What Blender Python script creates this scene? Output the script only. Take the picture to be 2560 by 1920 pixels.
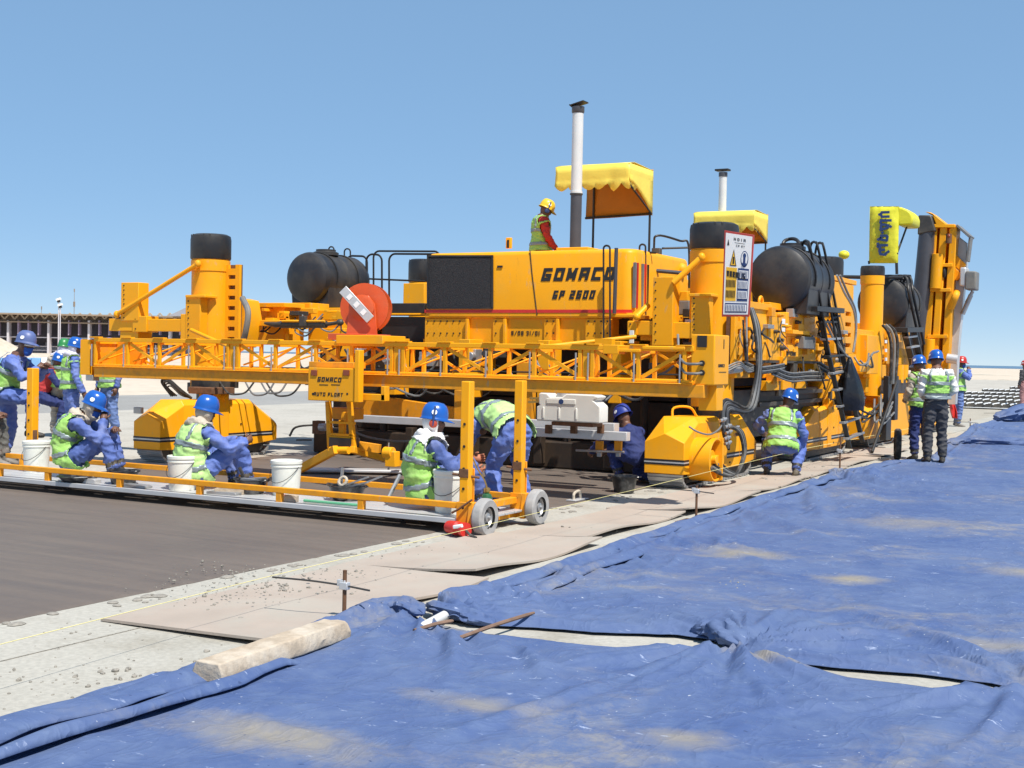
import bpy, bmesh, math, random
import numpy as np
from mathutils import Vector, Matrix, noise, kdtree
random.seed(7)
for o in list(bpy.data.objects): bpy.data.objects.remove(o)
scene = bpy.context.scene
COL = scene.collection
# ---------------------------------------------------------------- camera
R_ = Vector((0.876002, 0.481898, 0.019891)); U_ = Vector((-0.027999, 0.009639, 0.999561)); F_ = Vector((-0.481495, 0.876174, -0.021937))
EYE = Vector((0, 0, 1.62)); FPX = 3200.0
cd = bpy.data.cameras.new('camera'); cam = bpy.data.objects.new('camera', cd); COL.objects.link(cam)
cd.sensor_width = 36; cd.lens = 45; cd.clip_start = 0.1; cd.clip_end = 20000
cam.matrix_world = Matrix(((R_.x, U_.x, -F_.x, 0), (R_.y, U_.y, -F_.y, 0), (R_.z, U_.z, -F_.z, 1.62), (0, 0, 0, 1)))
scene.camera = cam
# ---------------------------------------------------------------- sky and sun
SUN = Vector((0.50, -0.27, 1.0)).normalized()
w = bpy.data.worlds.new('World'); scene.world = w; w.use_nodes = True
nt = w.node_tree; bg = nt.nodes['Background']
sky = nt.nodes.new('ShaderNodeTexSky'); sky.sky_type = 'NISHITA'; sky.sun_disc = False
sky.sun_elevation = math.asin(SUN.z); sky.sun_rotation = math.atan2(SUN.x, SUN.y)
sky.altitude = 7000; sky.air_density = 1.0; sky.dust_density = 0.0; sky.ozone_density = 6.0
gm = nt.nodes.new('ShaderNodeGamma'); gm.inputs[1].default_value = 0.28; hsv = nt.nodes.new('ShaderNodeHueSaturation'); hsv.inputs['Saturation'].default_value = 1.9; hsv.inputs['Value'].default_value = 2.75
nt.links.new(sky.outputs[0], gm.inputs[0]); nt.links.new(gm.outputs[0], hsv.inputs['Color']); nt.links.new(hsv.outputs[0], bg.inputs[0]); bg.inputs[1].default_value = 0.15
sl = bpy.data.lights.new('sun', 'SUN'); sl.energy = 5.0; sl.angle = math.radians(0.53); sl.color = (1.0, 0.955, 0.88)
so = bpy.data.objects.new('sun', sl); COL.objects.link(so); so.rotation_euler = SUN.to_track_quat('Z', 'Y').to_euler(); so.location = (0, 0, 60)
vs = scene.view_settings; vs.view_transform = 'Standard'; vs.look = 'None'; vs.exposure = 0.3; vs.gamma = 1; vs.use_curve_mapping = False
# ---------------------------------------------------------------- places: a photo point on a plane of the site
def ray(px, py): return R_ * ((px - 1280) / FPX) - U_ * ((py - 960) / FPX) + F_
def gz(px, py, z=0.0): d = ray(px, py); return EYE + d * ((z - EYE.z) / d.z)
def aY(px, py, Y): d = ray(px, py); return EYE + d * (Y / d.y)
def aX(px, py, X): d = ray(px, py); return EYE + d * (X / d.x)
Z = Vector((0, 0, 1)); X1 = Vector((1, 0, 0)); Y1 = Vector((0, 1, 0))
V = Vector
# ---------------------------------------------------------------- materials
def lin(c):
    return tuple(((x / 255) / 12.92 if x / 255 <= 0.04045 else ((x / 255 + 0.055) / 1.055) ** 2.4) for x in c)
MATS = {}
def mat(name, col, rough=0.5, metal=0.0, var=0.12, vscale=3.0, bump=0.0, bscale=40.0, dust=None, dustamt=0.25, dscale=1.2, spec=0.5, trans=0.0, coat=0.0, splat=0.0, objvar=0.0):
    """procedural surface: base colour (linear), tone variation, dust and fine relief"""
    m = bpy.data.materials.new(name); m.use_nodes = True; t = m.node_tree; N = t.nodes; Lk = t.links
    b = N['Principled BSDF']; b.inputs['Roughness'].default_value = rough; b.inputs['Metallic'].default_value = metal
    b.inputs['Specular IOR Level'].default_value = spec
    if coat: b.inputs['Coat Weight'].default_value = coat; b.inputs['Coat Roughness'].default_value = 0.15
    if trans: b.inputs['Transmission Weight'].default_value = trans
    tc = N.new('ShaderNodeTexCoord'); src = tc.outputs['Object']
    nz = N.new('ShaderNodeTexNoise'); nz.inputs['Scale'].default_value = vscale; nz.inputs['Detail'].default_value = 6; nz.inputs['Roughness'].default_value = 0.6
    Lk.new(src, nz.inputs['Vector'])
    mp = N.new('ShaderNodeMapRange'); mp.inputs[1].default_value = 0.3; mp.inputs[2].default_value = 0.7; mp.inputs[3].default_value = 1 - var; mp.inputs[4].default_value = 1 + var * 0.6
    Lk.new(nz.outputs[0], mp.inputs[0])
    mu = N.new('ShaderNodeVectorMath'); mu.operation = 'SCALE'; mu.inputs[0].default_value = col[:3]; Lk.new(mp.outputs[0], mu.inputs[3])
    out = mu.outputs[0]
    if objvar:      # panels and garments faded by different amounts
        oi = N.new('ShaderNodeObjectInfo'); ro = N.new('ShaderNodeMapRange'); ro.inputs[3].default_value = 1 - objvar; ro.inputs[4].default_value = 1 + objvar * 0.6; Lk.new(oi.outputs['Random'], ro.inputs[0])
        m5 = N.new('ShaderNodeVectorMath'); m5.operation = 'SCALE'; Lk.new(out, m5.inputs[0]); Lk.new(ro.outputs[0], m5.inputs[3]); out = m5.outputs[0]
    if dust:
        n2 = N.new('ShaderNodeTexNoise'); n2.inputs['Scale'].default_value = dscale; n2.inputs['Detail'].default_value = 8; n2.inputs['Roughness'].default_value = 0.65
        Lk.new(src, n2.inputs['Vector'])
        r2 = N.new('ShaderNodeMapRange'); r2.inputs[1].default_value = 0.48; r2.inputs[2].default_value = 0.72; r2.inputs[3].default_value = 0; r2.inputs[4].default_value = dustamt
        Lk.new(n2.outputs[0], r2.inputs[0])
        mx = N.new('ShaderNodeMix'); mx.data_type = 'RGBA'; Lk.new(r2.outputs[0], mx.inputs[0]); Lk.new(out, mx.inputs[6]); mx.inputs[7].default_value = (*dust[:3], 1); out = mx.outputs[2]
        rr = N.new('ShaderNodeMapRange'); rr.inputs[3].default_value = rough; rr.inputs[4].default_value = min(1, rough + 0.5); Lk.new(r2.outputs[0], rr.inputs[0]); Lk.new(rr.outputs[0], b.inputs['Roughness'])
    if splat:      # dried concrete spatter and streaks
        m3 = N.new('ShaderNodeMapping'); m3.inputs['Scale'].default_value = (1, 1, 0.35); Lk.new(src, m3.inputs['Vector'])
        for (sc_, lo, hi, am, cc) in ((9, .60, .70, splat, (0.42, 0.33, 0.20)), (34, .66, .72, splat * 1.2, (0.36, 0.31, 0.25)), (5, .64, .74, splat * .8, (0.42, 0.17, 0.02))):
            n4 = N.new('ShaderNodeTexNoise'); n4.inputs['Scale'].default_value = sc_; n4.inputs['Detail'].default_value = 7; n4.inputs['Roughness'].default_value = 0.7; Lk.new(m3.outputs[0], n4.inputs['Vector'])
            r4 = N.new('ShaderNodeMapRange'); r4.inputs[1].default_value = lo; r4.inputs[2].default_value = hi; r4.inputs[4].default_value = am; Lk.new(n4.outputs[0], r4.inputs[0])
            x4 = N.new('ShaderNodeMix'); x4.data_type = 'RGBA'; Lk.new(r4.outputs[0], x4.inputs[0]); Lk.new(out, x4.inputs[6]); x4.inputs[7].default_value = (*cc, 1); out = x4.outputs[2]
    Lk.new(out, b.inputs['Base Color'])
    if bump:
        n3 = N.new('ShaderNodeTexNoise'); n3.inputs['Scale'].default_value = bscale; n3.inputs['Detail'].default_value = 5; Lk.new(src, n3.inputs['Vector'])
        bp = N.new('ShaderNodeBump'); bp.inputs['Strength'].default_value = bump; bp.inputs['Distance'].default_value = 0.02; Lk.new(n3.outputs[0], bp.inputs['Height']); Lk.new(bp.outputs[0], b.inputs['Normal'])
    MATS[name] = m; return m
DUST = (0.42, 0.34, 0.22)
mat('yellow', (0.93, 0.395, 0.008), 0.42, var=0.04, vscale=2.0, dust=(0.62, 0.36, 0.06), dustamt=0.30, dscale=2.6, spec=0.25, splat=0.6, objvar=0.07)
mat('yellow_worn', (0.84, 0.33, 0.01), 0.5, var=0.10, vscale=7, dust=(0.36, 0.20, 0.06), dustamt=0.5, dscale=9, spec=0.35, splat=0.8, objvar=0.1)
mat('canopy_back', (0.42, 0.17, 0.012), 0.7, var=0.12, vscale=3)  # darker orange-brown for the back curtain of the canopies
mat('shade_brown', (0.028, 0.017, 0.010), 0.7, var=0.4, vscale=4, dust=(0.12, 0.07, 0.03), dustamt=0.35, dscale=3)  # dirty brown steel taken near black, shade under the machine put into the colour
mat('canopy', (0.86, 0.68, 0.10), 0.55, var=0.08, vscale=2.5, bump=0.25, bscale=9)
mat('flag', (0.72, 0.68, 0.03), 0.5, var=0.1, vscale=2.5, bump=0.5, bscale=6)
mat('red', (0.62, 0.03, 0.02), 0.4, var=0.1)
mat('reel', (0.62, 0.085, 0.015), 0.35, var=0.12, vscale=5, dust=DUST, dustamt=0.2)
mat('black', (0.016, 0.016, 0.018), 0.45, var=0.3, dust=DUST, dustamt=0.10)
mat('tank', (0.022, 0.022, 0.025), 0.42, var=0.3, vscale=2, dust=DUST, dustamt=0.12, bump=0.15, bscale=5)
mat('grille', (0.012, 0.012, 0.016), 0.55, var=0.4, vscale=60, bump=0.8, bscale=160)
mat('rubber', (0.025, 0.024, 0.023), 0.8, var=0.2, vscale=9, dust=(0.35, 0.31, 0.26), dustamt=0.35, dscale=9)
mat('tyre', (0.34, 0.33, 0.32), 0.85, var=0.2, vscale=12, dust=(0.45, 0.42, 0.38), dustamt=0.6, dscale=8)
mat('steel', (0.42, 0.42, 0.42), 0.42, 0.6, var=0.2, vscale=6, dust=(0.45, 0.42, 0.38), dustamt=0.3)
mat('dark_steel', (0.07, 0.065, 0.06), 0.5, 0.4, var=0.3, vscale=6, dust=DUST, dustamt=0.25)
mat('chrome', (0.75, 0.75, 0.76), 0.15, 1.0, var=0.05)
mat('alu', (0.60, 0.60, 0.60), 0.38, 0.35, var=0.1, vscale=4, dust=(0.5, 0.47, 0.42), dustamt=0.4)
mat('hose', (0.17, 0.17, 0.165), 0.5, var=0.2, vscale=8, dust=DUST, dustamt=0.3)
mat('pipe_white', (0.70, 0.70, 0.68), 0.4, 0.1, var=0.07, vscale=3)
mat('pipe_grey', (0.085, 0.085, 0.095), 0.4, 0.3, var=0.15)
mat('white_plastic', (0.78, 0.78, 0.70), 0.38, var=0.06, vscale=6, dust=(0.5, 0.47, 0.4), dustamt=0.35, dscale=7)
mat('poly_tank', (0.70, 0.69, 0.63), 0.4, var=0.05, vscale=6)
mat('tub', (0.014, 0.014, 0.016), 0.3, var=0.3, dust=(0.4, 0.38, 0.35), dustamt=0.35, dscale=8)
mat('letter', (0.02, 0.018, 0.016), 0.5, var=0.2)
mat('navy_print', (0.02, 0.05, 0.16), 0.5, var=0.1)
mat('sign_white', (0.82, 0.82, 0.80), 0.45, var=0.04)
mat('sign_yellow', (0.85, 0.48, 0.03), 0.45, var=0.05)
mat('sign_red', (0.42, 0.05, 0.04), 0.5, var=0.1)
mat('wood', (0.46, 0.37, 0.27), 0.8, var=0.25, vscale=8, dust=(0.55, 0.50, 0.42), dustamt=0.8, dscale=4, bump=0.4, bscale=30)
mat('stick', (0.20, 0.12, 0.08), 0.8, var=0.3, vscale=12)
mat('plywood', (0.405, 0.335, 0.275), 0.85, var=0.12, vscale=1.5, dust=(0.385, 0.36, 0.305), dustamt=0.9, dscale=1.1, bump=0.15, bscale=25)
mat('rust', (0.16, 0.075, 0.035), 0.8, var=0.35, vscale=20)
mat('green_bottle', (0.03, 0.12, 0.05), 0.35, var=0.2)
mat('brass', (0.6, 0.38, 0.12), 0.35, 0.9)
mat('string', (0.75, 0.66, 0.28), 0.7, var=0.05)
mat('clod', (0.30, 0.275, 0.235), 0.95, var=0.3, vscale=30, bump=0.6, bscale=60)
mat('orange_lamp', (0.25, 0.05, 0.02), 0.2, var=0.1)
mat('cover_blue', (0.095, 0.15, 0.42), 0.75, var=0.12, vscale=5, bump=0.35, bscale=22, dust=(0.33, 0.34, 0.42), dustamt=0.45, dscale=5, objvar=0.22)
mat('navy_cloth', (0.018, 0.030, 0.13), 0.8, var=0.15, vscale=6, bump=0.35, bscale=22)  # navy taken darker, putting the crouching man's shade into the cloth colour
mat('jeans', (0.13, 0.20, 0.42), 0.8, var=0.2, vscale=9, bump=0.35, bscale=22)
mat('beige_cloth', (0.42, 0.36, 0.29), 0.85, var=0.15, vscale=6, bump=0.35, bscale=22)
mat('white_cloth', (0.74, 0.72, 0.68), 0.8, var=0.08, vscale=7, bump=0.4, bscale=22)
mat('grey_trouser', (0.055, 0.055, 0.062), 0.8, var=0.25, vscale=6, bump=0.35, bscale=22)
mat('olive_cloth', (0.12, 0.12, 0.11), 0.85, var=0.2, vscale=6, bump=0.35, bscale=22)
mat('red_cloth', (0.42, 0.03, 0.03), 0.8, var=0.15, vscale=6, bump=0.3, bscale=22)
mat('pink_cloth', (0.33, 0.17, 0.17), 0.85, var=0.2, vscale=4, bump=0.35, bscale=22)
mat('scarf_beige', (0.50, 0.43, 0.34), 0.85, var=0.15, vscale=8, bump=0.5, bscale=30)
mat('scarf_white', (0.80, 0.78, 0.75), 0.85, var=0.08, vscale=8, bump=0.5, bscale=30)
mat('scarf_lilac', (0.58, 0.57, 0.66), 0.85, var=0.1, vscale=8, bump=0.5, bscale=30)
mat('hivis', (0.34, 0.64, 0.13), 0.65, var=0.15, vscale=6, bump=0.6, bscale=16, dust=(0.42, 0.46, 0.25), dustamt=0.4, dscale=6, objvar=0.12)
mat('hivis_pale', (0.48, 0.72, 0.25), 0.6, var=0.12, vscale=6, bump=0.5, bscale=16)
mat('reflective', (0.27, 0.32, 0.33), 0.4, 0.2, var=0.12, vscale=8)
mat('skin', (0.16, 0.075, 0.045), 0.5, var=0.12, vscale=20)
mat('glove', (0.45, 0.16, 0.08), 0.7, var=0.2, vscale=12)
mat('boot', (0.03, 0.028, 0.026), 0.6, var=0.3, vscale=14, dust=DUST, dustamt=0.5, dscale=9)
mat('shoe_grey', (0.22, 0.20, 0.18), 0.7, var=0.3, vscale=14)
mat('hat_blue', (0.012, 0.10, 0.42), 0.28, var=0.06, coat=0.3)
mat('hat_slate', (0.10, 0.14, 0.32), 0.45, var=0.08)
mat('hat_green', (0.03, 0.22, 0.06), 0.35, var=0.08)
mat('hat_red', (0.50, 0.03, 0.02), 0.35, var=0.08)
mat('hat_yellow', (0.75, 0.52, 0.03), 0.35, var=0.08)
mat('hat_navy', (0.02, 0.04, 0.25), 0.5, var=0.08)
mat('eye', (0.02, 0.015, 0.012), 0.3)
mat('mask_blue', (0.02, 0.10, 0.42), 0.7, var=0.1)
mat('muff', (0.42, 0.06, 0.03), 0.4, var=0.1)
mat('plastic_sheet', (0.010, 0.010, 0.012), 0.3, var=0.3, bump=0.8, bscale=9)
mat('mint', (0.12, 0.42, 0.24), 0.5, var=0.15)
mat('barrier_blue', (0.18, 0.36, 0.62), 0.6, var=0.1)
mat('steelwork', (0.32, 0.24, 0.17), 0.7, var=0.2, vscale=0.3)
mat('column', (0.62, 0.58, 0.60), 0.6, var=0.08)
mat('column_purple', (0.36, 0.28, 0.38), 0.6, var=0.08)
mat('hall_dark', (0.075, 0.070, 0.085), 0.8, var=0.35, vscale=0.15)
mat('hall_grey', (0.33, 0.33, 0.36), 0.7, var=0.2, vscale=0.2)
# ---------------------------------------------------------------- mesh building
ORG = {}
def org(o): return ORG.get(o.name, V((0, 0, 0))) if o else V((0, 0, 0))
class MB:
    def __init__(s): s.v = []; s.f = []
    def add(s, vs, fs):
        b = len(s.v); s.v += [tuple(p) for p in vs]; s.f += [tuple(i + b for i in f) for f in fs]; return s
    def bb(s, x0, x1, y0, y1, z0, z1):
        x0, x1 = sorted((x0, x1)); y0, y1 = sorted((y0, y1)); z0, z1 = sorted((z0, z1))
        return s.add([(x0, y0, z0), (x1, y0, z0), (x1, y1, z0), (x0, y1, z0), (x0, y0, z1), (x1, y0, z1), (x1, y1, z1), (x0, y1, z1)],
                     [(0, 3, 2, 1), (4, 5, 6, 7), (0, 1, 5, 4), (1, 2, 6, 5), (2, 3, 7, 6), (3, 0, 4, 7)])
    def py(s, x0, y0, x1, y1, Y, d):      # box whose -Y face covers this patch of the plane Y
        a = aY(x0, (y0 + y1) / 2, Y); b = aY(x1, (y0 + y1) / 2, Y); c = aY((x0 + x1) / 2, y0, Y); e = aY((x0 + x1) / 2, y1, Y)
        return s.bb(a.x, b.x, Y, Y + d, e.z, c.z)
    def pxx(s, x0, y0, x1, y1, X, d):     # box whose +X face covers this patch of the plane X
        a = aX(x0, (y0 + y1) / 2, X); b = aX(x1, (y0 + y1) / 2, X); c = aX((x0 + x1) / 2, y0, X); e = aX((x0 + x1) / 2, y1, X)
        return s.bb(X - d, X, a.y, b.y, e.z, c.z)
    def bar(s, p, q, w, h, up=Z):
        p = V(p); q = V(q); d = (q - p).normalized(); up = V(up)
        if abs(d.dot(up)) > 0.98: up = Y1
        r = d.cross(up).normalized(); u = r.cross(d).normalized(); r *= w / 2; u *= h / 2
        vs = [p - r - u, p + r - u, p + r + u, p - r + u, q - r - u, q + r - u, q + r + u, q - r + u]
        return s.add(vs, [(0, 3, 2, 1), (4, 5, 6, 7), (0, 1, 5, 4), (1, 2, 6, 5), (2, 3, 7, 6), (3, 0, 4, 7)][::1])
    def tube(s, pts, r, n=8, cap=True):
        pts = [V(p) for p in pts]; k = len(pts); rs = r if isinstance(r, (list, tuple)) else [r] * k
        d0 = (pts[1] - pts[0]).normalized(); u = d0.cross(Z if abs(d0.z) < 0.95 else X1).normalized(); vs = []; fs = []
        for i in range(k):
            d = (pts[min(i + 1, k - 1)] - pts[max(i - 1, 0)]).normalized()
            u = (u - d * u.dot(d)).normalized(); v = d.cross(u)
            for j in range(n):
                a = 2 * math.pi * j / n; vs.append(pts[i] + (u * math.cos(a) + v * math.sin(a)) * rs[i])
        for i in range(k - 1):
            for j in range(n): fs.append((i * n + j, i * n + (j + 1) % n, (i + 1) * n + (j + 1) % n, (i + 1) * n + j))
        if cap: fs.append(tuple(range(n))[::-1]); fs.append(tuple((k - 1) * n + j for j in range(n)))
        return s.add(vs, fs)
    def lathe(s, prof, c, axis=Z, n=24, cap=True):
        axis = V(axis).normalized(); u = axis.cross(Y1 if abs(axis.y) < 0.9 else X1).normalized(); v = axis.cross(u); c = V(c); vs = []; fs = []; k = len(prof)
        for (r, h) in prof:
            for j in range(n):
                a = 2 * math.pi * j / n; vs.append(c + axis * h + (u * math.cos(a) + v * math.sin(a)) * max(r, 1e-4))
        for i in range(k - 1):
            for j in range(n): fs.append((i * n + j, i * n + (j + 1) % n, (i + 1) * n + (j + 1) % n, (i + 1) * n + j))
        if cap: fs.append(tuple(range(n))[::-1]); fs.append(tuple((k - 1) * n + j for j in range(n)))
        return s.add(vs, fs)
    def prism(s, poly, ext):
        poly = [V(p) for p in poly]; ext = V(ext); k = len(poly)
        fs = [tuple(range(k))[::-1], tuple(range(k, 2 * k))] + [(i, (i + 1) % k, k + (i + 1) % k, k + i) for i in range(k)]
        return s.add(poly + [p + ext for p in poly], fs)
    def ball(s, c, rx, ry, rz, n=14, m=9):
        c = V(c); vs = []; fs = []
        for i in range(m + 1):
            t = math.pi * i / m
            for j in range(n):
                a = 2 * math.pi * j / n; vs.append((c.x + rx * max(math.sin(t), 1e-3) * math.cos(a), c.y + ry * max(math.sin(t), 1e-3) * math.sin(a), c.z - rz * math.cos(t)))
        for i in range(m):
            for j in range(n): fs.append((i * n + j, i * n + (j + 1) % n, (i + 1) * n + (j + 1) % n, (i + 1) * n + j))
        return s.add(vs, fs)
    def mesh(s, name, m, off=V((0, 0, 0)), ang=35):
        me = bpy.data.meshes.new(name); me.from_pydata([(p[0] - off[0], p[1] - off[1], p[2] - off[2]) for p in s.v], [], s.f)
        bm = bmesh.new(); bm.from_mesh(me); bmesh.ops.recalc_face_normals(bm, faces=bm.faces); bm.to_mesh(me); bm.free()
        me.polygons.foreach_set('use_smooth', [True] * len(me.polygons)); me.set_sharp_from_angle(angle=math.radians(ang))
        me.materials.append(MATS[m]); return me
    def build(s, name, m, parent=None, bevel=0.0, ang=35, label=None, cat=None, group=None, kind=None, loc=None):
        if parent is not None: off = org(parent)
        elif loc is not None: off = V(loc)
        else:
            a = np.array(s.v); off = V(((a[:, 0].min() + a[:, 0].max()) / 2, (a[:, 1].min() + a[:, 1].max()) / 2, a[:, 2].min())) if kind != 'structure' else V((0, 0, 0))
        o = bpy.data.objects.new(name, s.mesh(name, m, off, ang)); COL.objects.link(o)
        if parent is not None: o.parent = parent
        else: o.location = off
        ORG[o.name] = off
        if bevel:
            b = o.modifiers.new('bevel', 'BEVEL'); b.width = bevel; b.segments = 2; b.limit_method = 'ANGLE'; b.angle_limit = math.radians(40)
        tag(o, label, cat, group, kind); return o
def tag(o, label=None, cat=None, group=None, kind=None):
    if label: o['label'] = label
    if cat: o['category'] = cat
    if group: o['group'] = group
    if kind: o['kind'] = kind
    return o
def thing(name, loc, label, cat, group=None):
    o = bpy.data.objects.new(name, None); COL.objects.link(o); o.location = loc; o.empty_display_size = 0.2; ORG[o.name] = V(loc)
    return tag(o, label, cat, group)
def copy_tree(o, parent=None, delta=None):
    c = o.copy(); COL.objects.link(c)
    if parent: c.parent = parent
    ORG[c.name] = org(o) + (delta or V((0, 0, 0)))
    if delta is not None and parent is None: c.location = V(o.location) + delta
    for ch in o.children: copy_tree(ch, c, None)
    return c
# ---------------------------------------------------------------- stroke lettering
GL = {'G': [[(1, 1), (0, 1), (0, 0), (1, 0), (1, .42), (.55, .42)]], 'O': [[(0, 0), (0, 1), (1, 1), (1, 0), (0, 0)]], '0': [[(0, 0), (0, 1), (1, 1), (1, 0), (0, 0)]],
      'M': [[(0, 0), (0, 1), (.5, .22), (1, 1), (1, 0)]], 'A': [[(0, 0), (0, 1), (1, 1), (1, 0)], [(0, .42), (1, .42)]], 'C': [[(1, 1), (0, 1), (0, 0), (1, 0)]],
      'P': [[(0, 0), (0, 1), (1, 1), (1, .45), (0, .45)]], '2': [[(0, 1), (1, 1), (1, .5), (0, .5), (0, 0), (1, 0)]], '6': [[(1, 1), (0, 1), (0, 0), (1, 0), (1, .5), (0, .5)]],
      'U': [[(0, 1), (0, 0), (1, 0), (1, 1)]], 'T': [[(0, 1), (1, 1)], [(.5, 1), (.5, 0)]], 'F': [[(1, 1), (0, 1), (0, 0)], [(0, .5), (.8, .5)]], 'L': [[(0, 1), (0, 0), (1, 0)]],
      '/': [[(0, 0), (1, 1)]], '8': [[(0, 0), (0, 1), (1, 1), (1, 0), (0, 0)], [(0, .5), (1, .5)]], '3': [[(0, 1), (1, 1), (1, 0), (0, 0)], [(.3, .5), (1, .5)]], '1': [[(.5, 0), (.5, 1)]],
      '-': [[(.1, .5), (.9, .5)]], 'N': [[(0, 0), (0, 1), (1, 0), (1, 1)]], 'D': [[(0, 0), (0, 1), (.8, 1), (1, .7), (1, .3), (.8, 0), (0, 0)]], 'I': [[(.5, 0), (.5, 1)]],
      'W': [[(0, 1), (.2, 0), (.5, .6), (.8, 0), (1, 1)]], 'R': [[(0, 0), (0, 1), (1, 1), (1, .5), (0, .5)], [(.4, .5), (1, 0)]], '7': [[(0, 1), (1, 1), (.4, 0)]], '.': [[(.4, .45), (.6, .45)]],
      'E': [[(1, 1), (0, 1), (0, 0), (1, 0)], [(0, .5), (.8, .5)]], '!': [[(.5, 1), (.5, .35)], [(.5, .1), (.5, 0)]]}
def lettering(text, p, right, up, h, wd, m, parent, slant=0.0, th=0.24, gap=0.35, name='lettering'):
    """p = lower-left corner; wd = letter width / height"""
    right = V(right).normalized(); up = V(up).normalized(); nrm = right.cross(up).normalized(); mb = MB(); x = 0.0; k = 0
    t = th * h
    for ch in text:
        if ch == ' ': x += wd * h * 0.8; continue
        cw = wd * h * (0.45 if ch in '1!.I' else 1.0)
        for st in GL.get(ch, GL['O']):
            for i in range(len(st) - 1):
                (ax, ay), (bx, by) = st[i], st[i + 1]
                f = lambda q: V((x + t / 2 + q[0] * (cw - t) + slant * (t / 2 + q[1] * (h - t)), t / 2 + q[1] * (h - t), 0))
                a = f((ax, ay)); b = f((bx, by)); d = (b - a).normalized() * t * 0.42; a = a - d; b = b + d
                sd = V((-d.y, d.x, 0)).normalized() * t / 2
                if abs(d.x) < abs(d.y): sd = V((t / 2, 0, 0)) * (1 if sd.x > 0 else -1)
                k += 1; q = 0.0012 + 0.00025 * (k % 9)
                P = lambda c: V(p) + right * c.x + up * c.y
                mb.prism([P(a + sd), P(b + sd), P(b - sd), P(a - sd)], nrm * q)
        x += cw + gap * h * 0.6
    return mb.build(name, m, parent)
def arc(c, r, a0, a1, u, v, n=8):
    return [V(c) + V(u) * (r * math.cos(a0 + (a1 - a0) * i / n)) + V(v) * (r * math.sin(a0 + (a1 - a0) * i / n)) for i in range(n + 1)]
def curve(pts, n=8):
    """Catmull-Rom through the points"""
    pts = [V(p) for p in pts]; P = [pts[0] * 2 - pts[1]] + pts + [pts[-1] * 2 - pts[-2]]; out = []
    for i in range(1, len(P) - 2):
        for k in range(n):
            t = k / n; a, b, c, d = P[i - 1], P[i], P[i + 1], P[i + 2]
            out.append(0.5 * ((2 * b) + (c - a) * t + (2 * a - 5 * b + 4 * c - d) * t * t + (3 * b - a - 3 * c + d) * t ** 3))
    out.append(pts[-1]); return out
def nv(x, y, s=0.0): return noise.noise((x, y, s))
# ================================================================ ground materials
def ground_mat(name, c1, c2, c3, s1, s2, rough=0.9, bump=0.3, bs=60, crack=0.0, fine=0.12, gloss=None):
    m = bpy.data.materials.new(name); m.use_nodes = True; t = m.node_tree; N = t.nodes; Lk = t.links; b = N['Principled BSDF']; b.inputs['Roughness'].default_value = rough; b.inputs['Specular IOR Level'].default_value = 0.12 if rough > .7 else 0.4
    g = N.new('ShaderNodeNewGeometry'); src = g.outputs['Position']
    def nz(s, d=8, r=0.6):
        n = N.new('ShaderNodeTexNoise'); n.inputs['Scale'].default_value = s; n.inputs['Detail'].default_value = d; n.inputs['Roughness'].default_value = r; Lk.new(src, n.inputs['Vector']); return n.outputs[0]
    def rng(i, a, b_, c, d):
        r = N.new('ShaderNodeMapRange'); r.inputs[1].default_value = a; r.inputs[2].default_value = b_; r.inputs[3].default_value = c; r.inputs[4].default_value = d; Lk.new(i, r.inputs[0]); return r.outputs[0]
    def mix(f, a, c):
        x = N.new('ShaderNodeMix'); x.data_type = 'RGBA'; Lk.new(f, x.inputs[0])
        if isinstance(a, tuple): x.inputs[6].default_value = (*a, 1)
        else: Lk.new(a, x.inputs[6])
        x.inputs[7].default_value = (*c, 1); return x.outputs[2]
    o = mix(rng(nz(s1), 0.35, 0.65, 0, 1), c1, c2); o = mix(rng(nz(s2, 10, 0.7), 0.5, 0.7, 0, 0.8), o, c3)
    f = rng(nz(s2 * 22, 3), 0.3, 0.7, 1 - fine, 1 + fine)
    sc = N.new('ShaderNodeVectorMath'); sc.operation = 'SCALE'; Lk.new(o, sc.inputs[0]); Lk.new(f, sc.inputs[3]); Lk.new(sc.outputs[0], b.inputs['Base Color'])
    if gloss:      # float marks: long faint streaks across the lane
        k = N.new('ShaderNodeMapping'); k.inputs['Scale'].default_value = (0.25, 3.2, 1); k.inputs['Rotation'].default_value = (0, 0, 0.06); Lk.new(src, k.inputs['Vector'])
        st = N.new('ShaderNodeTexNoise'); st.inputs['Scale'].default_value = 2.2; st.inputs['Detail'].default_value = 6; st.inputs['Distortion'].default_value = 0.4; Lk.new(k.outputs[0], st.inputs['Vector'])
        Lk.new(rng(st.outputs[0], 0.35, 0.65, gloss[1], gloss[2]), b.inputs['Roughness'])
        s2 = N.new('ShaderNodeVectorMath'); s2.operation = 'SCALE'; Lk.new(sc.outputs[0], s2.inputs[0]); Lk.new(rng(st.outputs[0], 0.3, 0.7, 0.90, 1.08), s2.inputs[3]); Lk.new(s2.outputs[0], b.inputs['Base Color'])
    bp = N.new('ShaderNodeBump'); bp.inputs['Strength'].default_value = bump; bp.inputs['Distance'].default_value = 0.02; Lk.new(nz(bs, 6), bp.inputs['Height']); Lk.new(bp.outputs[0], b.inputs['Normal'])
    MATS[name] = m; return m
ground_mat('sand', (0.52, 0.44, 0.345), (0.58, 0.50, 0.40), (0.43, 0.35, 0.265), 0.02, 0.09, bump=0.5, bs=1.5)
ground_mat('lane', (0.375, 0.355, 0.305), (0.425, 0.405, 0.355), (0.30, 0.275, 0.225), 0.35, 1.3, bump=0.12, bs=90)
ground_mat('lane_left', (0.40, 0.375, 0.325), (0.46, 0.43, 0.375), (0.31, 0.285, 0.245), 0.2, 0.7, bump=0.12, bs=60)
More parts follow.
